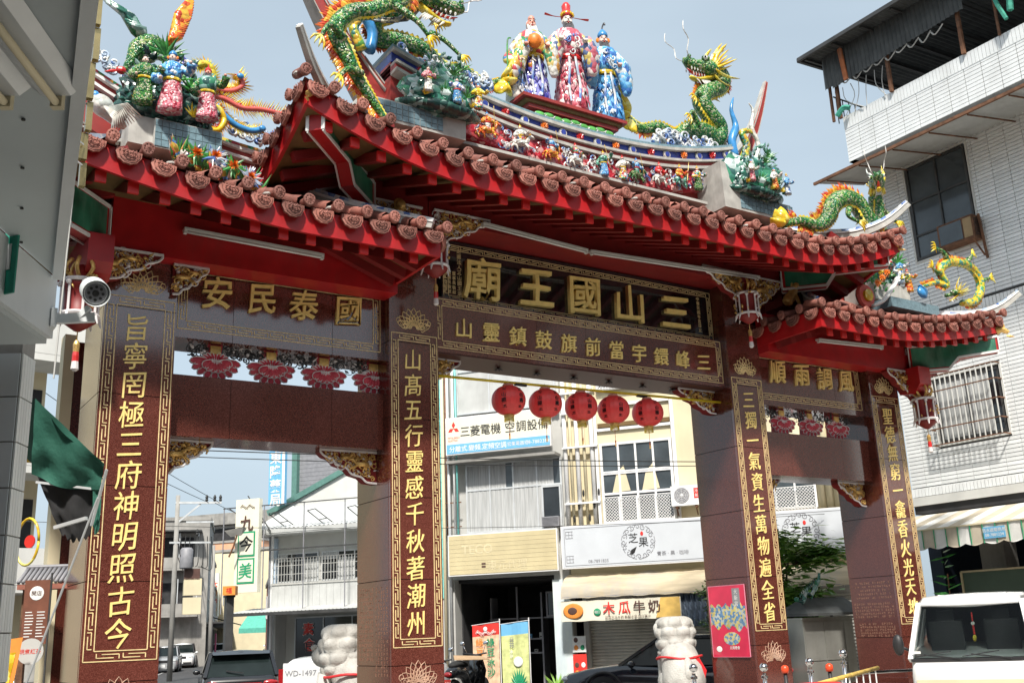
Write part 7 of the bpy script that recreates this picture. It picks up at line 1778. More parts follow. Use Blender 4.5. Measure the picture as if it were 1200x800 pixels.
# ---------------------------------------------------------------- items around the right opening
bx = thing('stainless_cabinet', 'stainless steel cabinet standing behind outer right pillar', 'cabinet', (7.05,2.3,0), -.15)
G().box(-.55,-.35,0,.75,.4,1.62).obj('casing', mat('brushed_stainless', (.40,.40,.37), .35, .15, 2, metal=.6, dirt=.5, dcol=(.2,.18,.14)), bx)
for x in (-.53,-.02,.5): G().box(x,-.365,.02,x+.48 if x < .4 else .73,-.352,.78).box(x,-.366,.82,x+.48 if x < .4 else .73,-.353,1.58).obj('door_panel', bpy.data.materials['brushed_stainless'], bx)
G().box(-.58,-.40,1.62,.78,.45,1.66).obj('top', bpy.data.materials['brushed_stainless'], bx)
sh = thing('altar_canopy', 'dark metal canopy roof over stainless cabinet', 'canopy', (7.05,2.3,1.74), -.15)
G().add([(-.6,-.6,.0),(.9,-.6,.0),(.9,.0,.32),(-.2,.0,.32),(-.6,.5,.0),(.9,.5,.0)], [(0,1,2,3),(4,3,2,5),(0,3,4)]).box(-.6,-.6,-.05,.9,.5,-.002).obj('roof', S_['darksheet'], sh)
for x in (-.5,.8): G().box(x-.02,.3,-.1,x+.02,.34,-.05).obj('post', S_['darksteel'], sh)
dg = thing('small_dragon_ornament', 'small pale green dragon ornament on dark metal canopy', 'dragon ornament', (6.95,2.1,2.0), -.1)
G().tube(cat([(-.45,0,.0),(-.3,0,-.02),(-.2,0,.14),(-.05,0,.12),(.05,0,.25),(.18,0,.4),(.22,0,.55)],4), [.02]*3+[.04]*18+[.03]*4, 8).obj('body', K_['rockpale'], dg, True)
g = G()
for k in range(10): g.blade((-.35+.05*k,0,.06+.03*k),(-.38+.05*k,0,.16+.035*k),.05)
for q in ((-.3,0),(-.05,.1),(.1,.25)): g.tube([(q[0],-.03,q[1]),(q[0]-.08,-.06,q[1]-.07)], .015, 4)
g.obj('fins', K_['rockpale'], dg); G().ball((-.47,0,.03),(.07,.04,.05),8,6).obj('head', K_['rockpale'], dg)

# tree with drooping leaves
def tree(name, label, loc, h, spread, trunk_r, nl, leafm, lo=.35, seed=1, ls=.16, droop=.5, group=None):
    R = random.Random(seed); t = thing(name, label, 'tree', loc, group=group)
    g = G(); tips = []
    P = cat([(0,0,0),(.05*h*.3,.02,h*.3),(-.03*h,.03,h*.55),(.02*h,-.02,h*.8)],4); g.tube(P, [trunk_r*(1-.75*i/(len(P)-1)) for i in range(len(P))], 8)
    for k in range(16):
        b = Vector(P[int(len(P)*(.35+.6*R.random()))-1]); a = R.random()*6.28; q = R.uniform(.4,1)*spread
        e = b+Vector((q*math.cos(a), q*math.sin(a), R.uniform(.1,.5)*h*.4)); m_ = b.lerp(e,.5)+Vector((0,0,.12*h*.3)); pts = cat([b,m_,e],4); g.tube(pts, [trunk_r*.4*(1-.85*i/(len(pts)-1)) for i in range(len(pts))], 5)
        tips += [Vector(p) for p in pts[3:]]
    g.obj('trunk', mat('bark', (.12,.09,.06), .9, .3, 8, bump=.5) if 'bark' not in bpy.data.materials else bpy.data.materials['bark'], t)
    for mi, share in enumerate((.6,.4)):
        g = G()
        for k in range(int(nl*share)):
            b = R.choice(tips)+Vector((R.gauss(0,1),R.gauss(0,1),R.gauss(0,.8)))*spread*.16
            a = R.random()*6.28; d = Vector((math.cos(a),math.sin(a),-droop*R.random()+.1)); s = ls*R.uniform(.6,1.2)
            sd_ = Vector((-d.y,d.x,R.uniform(-.5,.5))).normalized()*s*.17
            g.add([b, b+d*s*.5+sd_, b+d*s, b+d*s*.5-sd_], [(0,1,2,3)])
        g.obj('crown', leafm[mi], t)
    return t
lfA = mat('mid_green_leaves', (.12,.27,.04), .5, .4, 2); lfB = mat('bright_green_leaves', (.20,.38,.06), .5, .3, 2)
tree('small_tree', 'leafy green tree between the two right pillars', (7.7,3.4,0), 3.9, 1.2, .06, 6500, (lfA,lfB), seed=4, ls=.30)
tree('creeper_shrub', 'dark leafed shrub climbing beside the inner right pillar', (7.05,5.1,0), 3.4, .42, .04, 900, (lfA,lfA), seed=9, ls=.14)
t = thing('potted_plant', 'small green plant at the foot of the peeling pillar', 'plant', O1+U1*1.4+N1*-.5, 0); g = G()
for k in range(40): a = rnd.random()*6.3; g.blade((0,0,.1),(.35*math.cos(a),.35*math.sin(a),rnd.uniform(.2,.5)),.06)
g.obj('leaves', lfB, t); G().lathe([(.13,0),(.17,.2),(.15,.2)], n=12).obj('pot', S_['brick'], t)

# bollards, barrier, rails
def ball_post(x, y, label, h=.98):
    t = thing('steel_post', label, 'bollard', (x,y,0), group='steel posts with ball tops')
    G().tube([(0,0,0),(0,0,h-.12)], .03, 12).obj('tube', S_['chrome'], t, True); G().lathe([(.03,-.16),(.05,-.15),(.05,-.12),(.025,-.10),(.025,-.075)], (0,0,h), 12).obj('collar', S_['chrome'], t); G().ball((0,0,h),.062,16,12).obj('ball', S_['chrome'], t, True)
    return t
ball_post(.42,-1.25,'steel ball post in front of the right stone lion', 1.02); ball_post(1.28,-1.80,'steel ball post at foot of the inner right pillar',.99)
ball_post(1.80,-2.2,'larger steel ball post between two red capped posts', 1.04); ball_post(2.24,-2.45,'steel ball post joined to the rail by outer right pillar', 1.14)
t = thing('post_rail', 'steel rail running right from the ball post', 'rail', (2.24,-2.45,0)); G().tube([(0,0,.86),(1.6,-.55,.86)], .022, 8).obj('rail', S_['chrome'], t)
for x, y, l in ((1.52,-1.98,'left of the two posts with orange red cap'),(2.06,-2.33,'right of the two posts with orange red cap')):
    t = thing('capped_post', l, 'bollard', (x,y,0), group='orange capped posts'); G().tube([(0,0,0),(0,0,.90)], .028, 10).obj('tube', V_['trim'], t, True); G().lathe([(.05,.0),(.056,.05),(.05,.09),(.02,.11)], (0,0,.90), 14).obj('cap', K_['redg'] if False else mat('orange_red_plastic', (.75,.07,.02), .35) if 'orange_red_plastic' not in bpy.data.materials else bpy.data.materials['orange_red_plastic'], t, True)
t = thing('crowd_barrier', 'red tubular barrier top at bottom of picture', 'barrier', (-.55,-4.35,0), -.4)
G().tube(cat([(-.42,0,0),(-.42,0,.74),(-.34,0,.87),(-.2,0,.90),(.2,0,.90),(.34,0,.87),(.42,0,.74),(.42,0,0)],5), .035, 10).obj('frame', mat('red_barrier_paint', (.65,.03,.03), .35), t, True)
t = thing('yellow_rail', 'worn yellow rail fence crossing toward the white van', 'rail', (.1,-3.9,0), .28)
G().tube([(-.6,-.2,.90),(2.2,.2,.95)], .028, 8).obj('rail', mat('worn_yellow_paint', (.62,.42,.10), .6, .3, 8, dirt=.5), t, True)
for k in range(9): G().tube([(-.5+.32*k,-.18+.045*k,0),(-.5+.32*k,-.18+.045*k,.90+.005*k)], .010, 6).obj('baluster', S_['whitemetal'], t)
# poster on the inner right pillar
t = thing('festival_poster', 'glossy red poster with yellow and blue cloud artwork on inner right pillar', 'poster', (2.99,.57,1.06), -PI/2)
S_['posterred'] = mat('crimson_poster_sheet', (.60,.02,.07), .2, .25, 2, coat=.5)
G().box(-.44,-.012,0,.44,.0,1.19).obj('sheet', S_['posterred'], t)
pm = chips('poster_cloud_print', [(.55,.48,.15),(.15,.28,.45),(.10,.22,.40),(.6,.5,.2),(.45,.5,.5)], 26, bump=0.)
g = G(); o = [(-.43+.86*k/24, .86+.035*math.sin(k*1.3)+.02*math.sin(k*3.1)) for k in range(25)]+[(.43-.86*k/24, .50-.06*k/24*0+.05*math.sin(k*.9)-.04*(k<10)) for k in range(25)]
g.prism(o, -.015, -.0125); g.obj('cloud_print', pm, t); G().ball((.05,-.014,.30),(.2,.003,.11),16,8).obj('cloud_print', pm, t)
g = G()
for k in range(5): g.box(.16,-.015,.88+.045*k,.30,-.0125,.91+.045*k)
g.box(.14,-.0145,.80,.32,-.0122,1.14); g.obj('title_panel', S_['inkgrey'], t, kind='stuff')
for i, c in enumerate('大新宮'): text(c, .09, 'lettering', S_['whiteprint'], t, (.23,-.017,1.08-.10*i), ext=.001)
g = G().ball((-.28,-.014,.13),(.07,.003,.05),10,6); g.obj('white_print', S_['whiteprint'], t)
text('元宵燈會', .06, 'lettering', S_['whiteprint'], t, (.1,-.015,.15), ext=.001)
G().box(-.445,-.014,-.005,.445,-.0,0).box(-.445,-.014,1.19,.445,0,1.2).box(-.45,-.014,0,-.44,0,1.19).box(.44,-.014,0,.45,0,1.19).obj('frame', mat('pink_edge', (.75,.25,.35), .5), t)

# ---------------------------------------------------------------- street on the left: houses, poles, signs
def house(name, label, p, w_, d, h, m, rzh, wins=(), bal=()):
    t = thing(name, label, 'building', p, rzh)
    G().box(0,0,0,w_,d,h).obj('wall', m, t); G().box(-.1,-.1,h,w_+.1,d,h+.25).obj('parapet', S_['concrete'], t)
    for (a, b, c, e) in wins: window(t, a, b, c, e, 2, 2, 'alu', 'darkglass', y=-.02, fw=.07)
    for (a, b, c) in bal:
        G().box(a,-1.1,b,c,0-.001,b+.15).box(a,-1.1,b+.15,c,-1.02,b+1.0).obj('balcony', S_['concrete'], t); G().box(a,-.03,b+.2,c,-.001,b+2.4).obj('balcony_opening', S_['interior'], t)
        for k in range(int((c-a)/.9)): G().bar((a+.2+.9*k,-1.0,b+1),(a+.2+.9*k,-1.0,b+2.6),.05).obj('balcony_post', S_['alu'], t)
    return t
# left row faces the street: local x along street towards camera reversed
rl = math.atan2(.946,.324)
Lw = Vector((6.4,50.0,0))
cc = S_['concrete']
h1 = house('row_house', 'weathered grey concrete house with balconies behind the transformer pole', Vector((13.0,63.2,0)), 9, 9, 10.2, cc, rl, [(1.5,4.6,2.9,6.6),(4.5,4.6,6,6.6)], [])
h2 = house('row_house', 'grey house with ribbed facade next along the left street', Vector((16.2,72.6,0)), 9, 9, 8.0, S_['plaster'], rl, [(.8,3.8,2.2,5.8),(3.2,3.8,4.6,5.8),(5.6,3.8,7.0,5.8)])
h3 = house('row_house', 'dark shopfront house at the far end of the left street row', Vector((19.4,82,0)), 20, 9, 6.2, cc, rl, [(1,3.6,3,5.2),(5,3.6,7,5.2),(10,3.6,12,5.2)])
h0 = house('row_house', 'dark shuttered house just beyond the far left pillar', Vector((3.0,46.5,0)), 11.0, 9, 6.0, cc, rl, [(7,3.8,8.6,5.2),(9,3.8,10.2,5.2)])
for z in (3.4, 6.6):
    G().box(-1.2,.6,z,-.001,7.5,z+.14).box(-1.2,.6,z+.15,-1.1,7.5,z+.9).obj('balcony', cc, h1); G().box(-.04,1.0,z+.2,-.002,3.4,z+2.4).box(-.04,4.2,z+.2,-.002,7,z+2.4).obj('balcony_opening', S_['interior'], h1)
    for k in range(6): G().bar((-1.1,.7+1.3*k,z+.9),(-1.1,.7+1.3*k,z+2.6),.06).obj('balcony_post', S_['alu'], h1)
G().box(-1.5,.5,9.3,.0,7.6,9.4).obj('balcony_canopy', S_['darksteel'], h1)
for t_, n_ in ((h1,9),(h2,8),(h3,18),(h0,9)):
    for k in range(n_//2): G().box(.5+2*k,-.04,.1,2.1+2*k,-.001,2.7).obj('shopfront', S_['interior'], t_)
    G().box(0,-1.5,2.9,n_+1,0,3.02).obj('canopy', S_['darksteel'], t_)
G().add([(4,-2.8,2.7),(10.5,-2.8,2.7),(10.5,-.1,3.5),(4,-.1,3.5)], [(0,1,2,3)]).obj('green_awning', mat('faded_green_awning', (.06,.22,.16), .8, .2, 2), h1)
g = G()
for k in range(12): g.bar((2.6+.3*k,-1.05,4.25),(2.6+.3*k,-1.05,5.0),.03)
g.obj('balcony_railing', S_['alu'], h1, kind='stuff')
G().box(4.2,-.4,.5,5.2,-.3,2.3).obj('pink_notice', mat('pink_notice', (.75,.15,.3), .6), h2)
# right side of far street
house('row_house', 'red brick and pale house far beyond the dark pole', Vector((20.6,72.6,0))-sv*12, 14, 8, 5.2, S_['brick'], rl+PI, [(2,3,4,4.5)])
t = thing('green_shop_awning', 'turquoise awning beside the dark pole', 'awning', (17.6,64.2,2.5), RZ); G().add([(-1.4,-1.1,0),(1.4,-1.1,0),(1.4,0,.9),(-1.4,0,.9),(-1.4,-1.1,-.35),(1.4,-1.1,-.35)], [(0,1,2,3),(4,5,1,0)]).obj('canvas', mat('turquoise_awning', (.10,.42,.33), .7), t)
t = house('grey_flat_building', 'long grey flat roofed building far behind the street', Vector((26.5,122,0)), 14, 8, 15.3, S_['plaster'], RZ, ()); G().box(-1,-.8,15.6,15,9,17.0).obj('roof_slab', cc, t); G().box(0,-.05,13.2,14,-.001,15.2).obj('shaded_opening', S_['interior'], t)
t = house('orange_building', 'salmon orange building far behind the left street', Vector((24.5,109,0)), 10, 8, 12.4, mat('salmon_wall', (.68,.36,.22), .8, .1, 1), RZ, ((3.6,10.4,4.8,11.4),))
t = house('cream_building', 'cream building with vertical red lettering in the far street', Vector((23.4,97,0)), 8, 8, 10.6, S_['cream'], RZ, ())
t = thing('vertical_sign', 'far pale vertical sign with orange red characters', 'sign', (20.4,85.2,3.9), RZ); G().box(-.4,0,0,.4,.2,3.9).obj('box', S_['sign_cream'], t)
for i, c in enumerate('大和銀行'): text(c, .62, 'character', S_['redprint' if i % 2 == 0 else 'orangeprint'], t, (0,-.012,2.9-.8*i), ext=.003, bold=.02)
t = thing('temple_lamp_box', 'orange red lantern box sign on top of dark pole', 'sign', (.62,20.3,3.05), -.6); G().box(-.2,-.15,0,.2,.15,.28).obj('box', S_['orangeprint'], t); text('福', .2, 'character', S_['redprint'], t, (0,-.16,.14), ext=.003)
t = thing('street_pole', 'dark square pole rising in front of black estate car', 'pole', (.66,20.5,0)); G().cbox((0,0,1.5), (.24,.24,3.0)).obj('shaft', S_['darksteel'], t); G().cbox((0,0,3.02), (.30,.30,.06)).obj('cap', S_['ink'], t)
# utility pole with crossarms
def upole(label, p, h, arms=True):
    t = thing('utility_pole', label, 'utility pole', p)
    G().tube([(0,0,0),(0,0,h)], [.13,.10], 12).obj('shaft', cc, t, True)
    if arms:
        g = G().bar((-.1,0,h-.35),(1.9,-.6,h-.35),.10).bar((.0,0,h-1.3),(1.0,-.3,h-.4),.08).bar((.4,-.1,h-1.25),(1.6,-.5,h-1.25),.08).bar((-.3,0,h-2.2),(1.5,-.4,h-2.2),.08); g.obj('crossarm', S_['alu'], t)
        for q in (.9,1.25,1.6,1.85): G().lathe([(.04,0),(.08,.08),(.05,.14),(.08,.2),(.03,.32)], (q,-.3*q,h-.30 if q > 1.2 else h-1.9), 10).obj('insulator', S_['ink'], t)
        G().lathe([(.28,0),(.3,.05),(.3,.85),(.22,.95)], (.45,-.25,h-3.4), 14).obj('transformer', S_['inkgrey'], t, True)
        g = G()
        for k in range(8): g.tube(cat([(.2+.2*k,-.2,h-1.9),(.1+.22*k,-.3,h-2.7-.1*k),(.5+.1*k,-.2,h-3.3)],3), .02, 4)
        g.obj('lead_wires', S_['ink'], t)
    return t
upole('concrete utility pole with crossarms, insulators and transformer', (3.3,36.6,0), 8.35)
upole('pale thin pole on the left street edge beyond the transformer pole', (8.4,47.3,0), 7.0, False)
t = thing('meter_cabinets', 'stack of beige meter boxes with dark red display on the pole', 'cabinet', (4.1,36.6,2.9), -.2)
for z, m_ in ((0,'cream'),(.85,'cream'),(1.55,'brownprint')): G().box(-.35,-.25,z,.45 if z < 1.5 else .35,.2,z+(.75 if z < 1.5 else .5)).obj('box', S_[m_], t)
def cable(label, a, b, sag, r=.012):
    t = thing('overhead_cable', label, 'cable', a, group='overhead cables'); d = Vector(b)-Vector(a)
    G().tube([d*(k/14)+Vector((0,0,-sag*4*(k/14)*(1-k/14))) for k in range(15)], r, 5).obj('wire', S_['ink'], t)
cable('upper of twin black cables crossing in front of the dealer shop', (-9,9.4,5.6), (9.5,5.6,5.55), .12, .012)
cable('lower of twin black cables crossing in front of the dealer shop', (-9,9.4,5.48), (9.5,5.6,5.46), .16, .010)
cable('thin cable crossing in front of white emblem sign', (-8,14,4.6), (11,5,4.2), .3, .007)
cable('thin cable from the transformer pole toward eatery sign', (4.9,36.1,8.0), (6,29,6.2), .2, .014)
cable('thin cable rising left from the transformer pole', (4.6,36.1,8.0), (-12,24,13.5), .5, .014)
cable('second thin cable rising left from the transformer pole', (5.1,36,8.0), (-12,22,14.4), .5, .014)
cable('cable running along the left row houses', (3.3,36.6,6.6), (15,70,6.5), .7, .02)
cable('lower cable running along the left row houses', (3.3,36.6,5.8), (15,70,5.6), .9, .02)

# ---------------------------------------------------------------- near left building, camera, awning, stand
N_ = thing('tiled_canopy_building', 'grey panelled canopy and pale tiled column at the left edge', 'building', (-9.55,-7.3,0))
N_.location = (0,0,0)
S_['greypanel'] = mat('grey_painted_panel', (.50,.55,.56), .55, .08, 1.2, dirt=.3, dcol=(.28,.30,.30)); S_['greybeam'] = mat('pale_grey_beam', (.66,.69,.70), .5, .08, 1.5, dirt=.3, dcol=(.40,.40,.4))
e0 = Vector((-9.46,-7.37,0)); e1 = Vector((-9.84,-10.03,0)); e2 = Vector((-10.25,-12.9,0)); dw = Vector((-.5,-.866,0))
w1 = e0+dw*6
G().slabz([(e0.x,e0.y),(-13.5,-14.3),(e2.x,e2.y-1.4),(e1.x,e1.y)][::-1], 3.56, 3.70).obj('soffit', S_['greypanel'], N_)
for a, b in ((.30,.34),): 
    n = Vector((-.99,.14,0)); G().slabz([((e0+n*a).x,(e0+n*a).y),((e0+n*b).x,(e0+n*b).y),((e2+n*b).x,(e2+n*b).y),((e2+n*a).x,(e2+n*a).y)], 3.55, 3.5598).obj('soffit_joint', S_['inkgrey'], N_)
G().bar((e0.x+.02,e0.y,3.58),(e2.x+.02,e2.y,3.58),.05,.09).obj('edge_trim', S_['cream'] if False else S_['greybeam'], N_)
for k in range(7):
    p = e0.lerp(e1,k/6)+Vector((-.16,0,0)); G().lathe([(.008,-.006),(.008,0)], (p.x,p.y,3.556), 8).obj('screw', S_['ink'], N_)
bs = Vector((-9.43,-7.31,0)); bn = Vector((-.866,.5,0))
def wallq(a, b, z0, z1, th, m, nm, par=N_):
    P = [a, b, b+bn*th, a+bn*th]; return G().slabz([(v.x,v.y) for v in P], z0, z1).obj(nm, m, par)
wallq(bs, bs+dw*6, 3.227, 3.555, .5, S_['greybeam'], 'beam'); wallq(bs+bn*.03+dw*.0, bs+dw*6+bn*.03, 3.20, 3.226, .4, S_['greypanel'], 'beam_soffit')
# tiled column: narrow tiles on the right face, wide ones on the left face
c0 = Vector((-9.46,-6.95,0)); ca = Vector((-.5,-.866,0)); cb = Vector((-.866,.5,0))
wcol = .165
Pq = [c0, c0+ca*wcol, c0+ca*wcol+cb*.9, c0+cb*.9]
G().slabz([(v.x,v.y) for v in Pq], 0, 3.3).obj('column', S_['concrete'], N_)
S_['paletile'] = mat('pale_grey_glazed_tile', (.80,.82,.80), .35, .05, 3, rand=.06, dirt=.2, dcol=(.3,.3,.28)); S_['paletile2'] = mat('cool_grey_wide_tile', (.66,.70,.72), .35, .05, 3, rand=.06, dirt=.2, dcol=(.28,.29,.3))
nx_ = Vector((.866,-.5,0))
for r in range(14):
    z = 3.19-.243*(r+1)
    for k in range(5):
        a = c0+ca*(.002+k*.033)+nx_*.001; b = a+ca*.030; P = [a, a+nx_*.008, b+nx_*.008, b]; G().slabz([(v.x,v.y) for v in P][::-1], z+.004, z+.239).obj('tile', S_['paletile'], N_)
    for k in range(4):
        q0 = c0+ca*wcol+cb*(.004+k*.14); q1 = q0+cb*.132; P = [q0, q1, q1+ca*.008, q0+ca*.008]; G().slabz([(v.x,v.y) for v in P][::-1], z+.004, z+.239).obj('tile', S_['paletile2'], N_)
for k in range(4): G().bar((-12.6,-2-3.4*k,0),(-12.6,-2-3.4*k,7.8),.3).obj('pilaster', S_['greybeam'], N_)
G().slabz([(-20,-16),(-12.5,-16),(-12.5,-.5),(-20,-.5)], 0, 8.0).obj('wall', mat('brown_unseen_wall', (.22,.15,.11), .85, .2, 1, dirt=.4), N_)  # unseen building body added so pillar sides mirror it instead of sky
# strip lights on the soffit
for k, off in ((0,0),(1,.17)):
    t = thing('soffit_light', ['twin strip light on grey soffit, nearer to its edge','second strip light on grey soffit, farther left'][k], 'strip light', (-9.81-off*.9,-9.45+off*.5,3.53), math.atan2(.866,.5))
    G().add([(-.95,-.09,.025),(0,-.09,.025),(0,.09,.025),(-.95,.09,.025),(-.95,-.05,-.01),(0,-.05,-.01),(0,.05,-.01),(-.95,.05,-.01)], [(0,1,2,3)[::-1],(4,5,6,7),(0,1,5,4),(1,2,6,5),(2,3,7,6),(3,0,4,7)]).obj('reflector', S_['alu'], t); G().tube([(-.93,0,-.035),(.01,0,-.035)], .014, 10).obj('tube', S_['cream'], t, True); G().box(-.0,-.02,-.05,.03,.02,.02).obj('end_cap', S_['cream'], t)
# security camera
cm = thing('security_camera', 'white bullet security camera with ring of lights on bracket arm', 'security camera', (-9.27,-7.50,3.43)); cm.rotation_euler = (-F_*.86+R_*.42-U_*.14).to_track_quat('-Y','Z').to_euler()
G().lathe([(.045,.15),(.060,.14),(.062,-.02),(.058,-.04),(.052,-.04),(.05,-.02)], (0,0,.02), 24, 'y', False).obj('housing', S_['whitemetal'], cm, True)
G().lathe([(.0,.165),(.066,.16),(.070,.14),(.071,-.08),(.067,-.08),(.066,.12)], (0,0,.022), 24, 'y', False).obj('sun_shield', S_['greybeam'], cm, True)
G().lathe([(.056,-.036),(.05,-.046),(.0,-.046)], (0,0,.02), 20, 'y').obj('face', S_['inkgrey'], cm)
g = G().lathe([(.018,-.05),(.014,-.062),(.0,-.06)], (0,0,.02), 14, 'y')
for k in range(8): a = k*PI/4; g.lathe([(.0085,-.047),(.008,-.052),(0,-.052)], (.035*math.cos(a),0,.02+.035*math.sin(a)), 8, 'y')
g.obj('lens_ring', S_['ink'], cm)
cb_ = thing('camera_bracket', 'grey arm holding the security camera to canopy beam', 'bracket', (-9.44,-7.32,3.33)); G().bar((0,0,0),(.20,-.06,.02),.03,.05).bar((.12,-.03,.01),(.17,-.07,.07),.03).obj('arm', S_['greybeam'], cb_); G().cbox((0,0,0),(.03,.10,.10)).obj('base_plate', S_['greybeam'], cb_)
# brass zigzag fitting beyond the soffit edge
t = thing('downpipe_fitting', 'stepped shiny brass coloured channel hanging beyond grey soffit', 'channel', (0,0,0))
S_['brass'] = mat('dull_brass', (.42,.33,.16), .25, .3, 4, metal=.8)
zz = [6.0,5.75,5.5,5.22,5.0,4.8,4.62]; 
for k in range(6): G().cbox((-9.17+.02*(k%2),-6.30+.035*k,(zz[k]+zz[k+1])/2), (.06-.02*(k%2),.05,zz[k]-zz[k+1]-.01)).obj('segment', S_['brass'], t)
for k in range(9): G().bar((-9.17,-6.2,4.75+.15*k),(-9.30,-6.35,4.75+.15*k),.008).obj('rung', S_['whitemetal'], t)
G().tube([(-9.19,-6.08,4.62),(-9.22,-6.1,3.3)], .006, 5).obj('wire', S_['plaster'], t)
# green sign, awning, etc.
t = thing('small_sign', 'small turquoise green sign with white panel on canopy beam', 'sign', (-9.735,-7.86,3.27), -.95); G().box(-.06,0,0,.045,.01,.31).obj('board', mat('turquoise_green_board', (.01,.24,.17), .5), t); G().box(-.05,-.004,.12,.012,-.0005,.25).obj('panel', S_['alu'], t)
t = thing('folding_awning', 'torn green canvas awning with dark underside on folding arm', 'awning', (0,0,0))
gm = mat('green_canvas', (.03,.14,.10), .75, .15, 3, bump=.2)
A0, A1, A2, A3 = Vector((-8.94,-3.45,3.74)), Vector((-8.37,-3.62,3.17)), Vector((-8.35,-3.45,2.98)), Vector((-8.88,-3.2,3.12))
def drape(c00, c10, c11, c01, nm, m_, amp, nu=18, nv=10, fringe=.0):
    vs = []
    for jv in range(nv+1):
        for iu in range(nu+1):
            u, v = iu/nu, jv/nv; p = c00.lerp(c10,u).lerp(c01.lerp(c11,u),v); f = math.sin(u*11+v*3)*.5+noise.noise(Vector((u*4,v*4,amp*50)))
            vs.append(p+Vector((-.3,-.8,-.35))*f*amp*(.3+v)+Vector((0,0,-.06*math.sin(PI*u)*v-fringe*v*abs(math.sin(u*17)))))
    return G().add(vs, [(a*(nu+1)+b, a*(nu+1)+b+1, (a+1)*(nu+1)+b+1, (a+1)*(nu+1)+b) for a in range(nv) for b in range(nu)]).obj(nm, m_, t, True)
drape(A0, A1, A2, A3, 'canvas', gm, .05)
drape(A0+Vector((-.3,1.3,.1)), A1+Vector((-.3,1.3,.1)), A1, A0, 'canvas', gm, .02)
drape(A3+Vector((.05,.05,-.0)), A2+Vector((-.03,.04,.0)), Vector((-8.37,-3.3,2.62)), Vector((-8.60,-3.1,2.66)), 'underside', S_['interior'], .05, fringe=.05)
drape(A2+Vector((-.06,.02,-.02)), A2+Vector((.01,0,0)), Vector((-8.33,-3.42,2.64)), Vector((-8.38,-3.38,2.66)), 'torn_edge', gm, .02)
G().bar(A1+Vector((.02,-.02,-.05)),(-8.40,-3.42,2.66),.02).bar((-8.84,-3.2,3.05),(-8.42,-3.42,2.98),.02).bar((-8.45,-3.45,2.72),(-8.66,-3.2,2.66),.03).obj('folding_arm', S_['alu'], t)
t = thing('awning_crank', 'pale awning crank rod hanging down at left', 'rod', (0,0,0)); G().tube([(-8.60,-4.6,2.75),(-8.94,-3.85,1.2)], .009, 6).obj('rod', S_['alu'], t)
t = thing('menu_banner', 'brown menu banner with round logo, price lines and white disc', 'banner', (-8.2,.4,1.0), -.45)
G().box(-.13,-.01,.70,.15,.0,1.42).obj('cloth', mat('brown_banner', (.16,.055,.03), .7, .2, 8), t)
G().lathe([(.0,-.016),(.078,-.016),(.08,-.011)], (.01,0,1.27), 20, 'y').obj('round_logo', S_['whiteprint'], t)
text('開店', .06, 'lettering', S_['brownprint'], t, (.01,-.018,1.27), ext=.001)
g = G()
for k in range(9):
    for x in (-.10,.03): g.box(x,-.014,.78+.034*k,x+rnd.uniform(.06,.10),-.011,.79+.034*k)
g.obj('menu_lines', S_['whiteprint'], t, kind='stuff')
G().lathe([(0,-.03),(.145,-.03),(.145,-.015)], (.0,-.02,.62), 24, 'y').obj('white_disc', S_['plaster'], t); text('現煮紅茶', .06, 'lettering', S_['redprint'], t, (0,-.052,.62), ext=.001)
G().tube([(.16,0,-1.0),(.16,0,1.5)], .012, 6).obj('pole', S_['darksteel'], t)
t = thing('yellow_banner', 'narrow orange and yellow banner behind brown menu banner', 'banner', (-8.45,.2,1.0), -.4); G().add([(-.10,0,.75),(.12,0,.78),(.05,0,.2),(-.12,0,-.2)], [(0,1,2,3)]).obj('cloth', S_['orangeprint'], t); G().add([(-.08,-.006,.6),(.06,-.006,.62),(.0,-.006,.2),(-.09,-.006,-.1)], [(0,1,2,3)]).obj('yellow_print', K_['yellow'], t)
t = thing('shelter_roof', 'small grey tiled roof above the brown menu banner', 'canopy', (-7.72,2.4,2.5), -.5)
for k in range(12): G().tube([(-.34+.06*k,-.22,.0),(-.34+.06*k,.1,.2)], .026, 6).obj('tile_row', S_['inkgrey'], t, True)
G().box(-.36,-.2,-.09,.36,.1,-.02).obj('board', K_['ruddy'] if False else S_['brick'], t); G().tube([(-.36,.1,.22),(.36,.1,.22)], .03, 7).obj('ridge', S_['inkgrey'], t)
for x in (-.3,.3): G().bar((x,0,-2.5),(x,0,-.09),.08).obj('post', S_['rust'], t)
t = thing('ring_sign', 'round yellow and red sign seen edge-on behind tiled column', 'sign', (-8.86,-3.15,2.54), -.9)
G().tube([(.0+.12*math.cos(a*PI/12),0,.20*math.sin(a*PI/12)) for a in range(25)], .012, 6).obj('yellow_ring', K_['yellow'], t, True); G().lathe([(0,-.01),(.055,-.01),(.055,0)], (.03,0,0), 18, 'y').obj('red_disc', S_['redprint'], t)
t = thing('corner_building', 'pale multi storey building with white balconies behind the far left pillar', 'building', (-8.2,17,0), .15)
G().box(-3.5,0,0,2.5,8,14).obj('wall', S_['cream'], t)
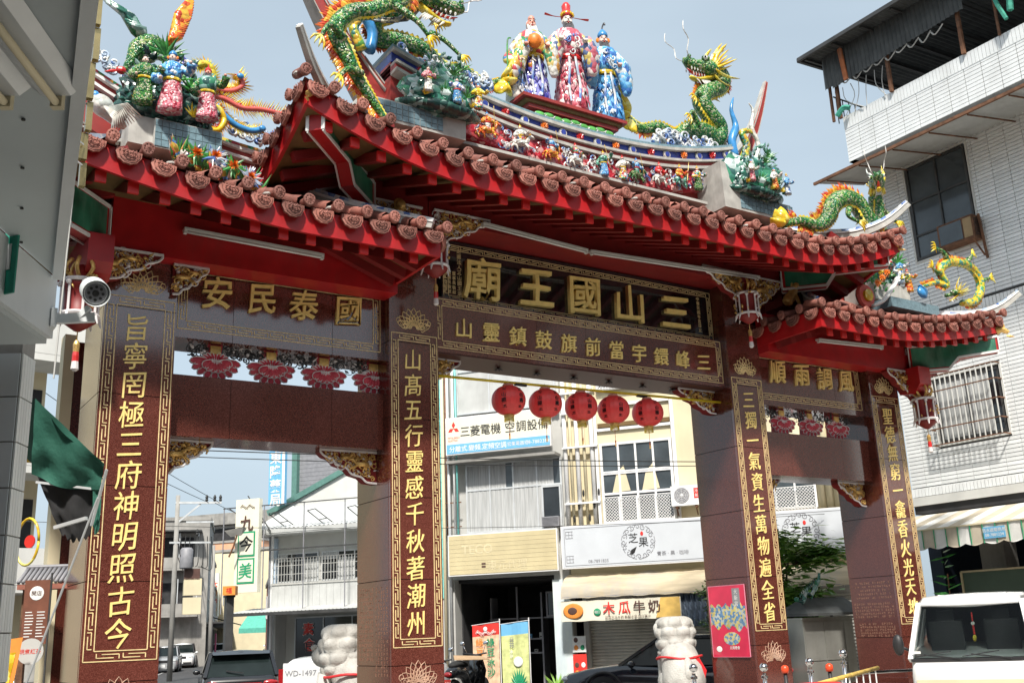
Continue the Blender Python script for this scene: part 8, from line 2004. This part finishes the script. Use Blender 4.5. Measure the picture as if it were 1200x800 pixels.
for k in range(4):
    z = 3.0+k*3.0; G().box(.4,-1.4,z,3.2,-.001,z+.18).box(.4,-1.4,z+.19,3.2,-1.3,z+1.1).obj('balcony', S_['whitewall'], t); G().box(.5,-.04,z+.2,2.4,-.002,z+2.5).obj('balcony_opening', S_['interior'], t); window(t,-2.4,z+.8,-.6,z+2.2,2,1,'alu','darkglass',y=-.02)
G().tube([(.2,-.1,0),(.2,-.1,14)], .08, 8).obj('drain_pipe', S_['whitemetal'], t)
t = thing('wall_plant', 'small green weed growing from the wall of the corner building', 'plant', (-8.0,15.5,7.6)); g = G()
for k in range(30): a = rnd.random()*6.3; g.blade((0,0,0),(.5*math.cos(a),.2*math.sin(a),rnd.uniform(-.3,.6)),.10)
g.obj('leaves', lfB, t)
t = thing('cream_post', 'cream and brown square post standing left of the far left pillar', 'post', (-7.45,3.3,0)); G().cbox((-.13,0,3.1),(.16,.3,6.2)).obj('shaft', S_['cream'], t); G().cbox((.02,.01,3.05),(.14,.28,6.1)).obj('brown_face', M['granite_dark'], t); G().box(-.6,-.1,4.25,.1,.0,4.33).obj('yellow_arm', K_['yellow'], t)
t = thing('parked_scooters', 'dark parked motor scooters behind brown menu banner', 'motor scooter', (-7.9,4.5,0)) if False else scooter('motor_scooter', 'dark parked scooter behind brown menu banner', (-7.6,4.2,0), 1.2, 'black', False)
# buildings across the street, seen only as reflections in the polished stone
for nm, lab, x0, x1, h, m_ in (('street_building','long low concrete building across the street mirrored in the polished granite',-30,11.5,10.4,S_['concrete']),('street_building','taller dark building across the street mirrored in the polished granite',11.7,40,21,S_['concrete'])):
    t = thing(nm, lab, 'building', (0,-20,0)); m_ = mat('dark_street_wall', (.10,.085,.075), .9) if 'dark_street_wall' not in bpy.data.materials else bpy.data.materials['dark_street_wall']; G().box(x0,-12,0,x1,0,h).obj('wall', m_, t); G().box(x0-.2,-12,h,x1,.3,h+.35).obj('parapet', S_['concrete'], t)
    zq = 3.4
    while zq+1.8 < h:
        xq = x0+1.2
        while xq+1.8 < x1: window(t, xq, zq, xq+1.8, zq+1.5, 2, 1, 'alu', 'darkglass', y=-.0) if False else G().box(xq,-.01,zq,xq+1.8,.03,zq+1.5).obj('window', S_['darkglass'], t); xq += 3.0
        zq += 3.2
    G().box(x0+.3,-.01,.1,x1-.3,.05,2.7).obj('shopfront', S_['interior'], t)
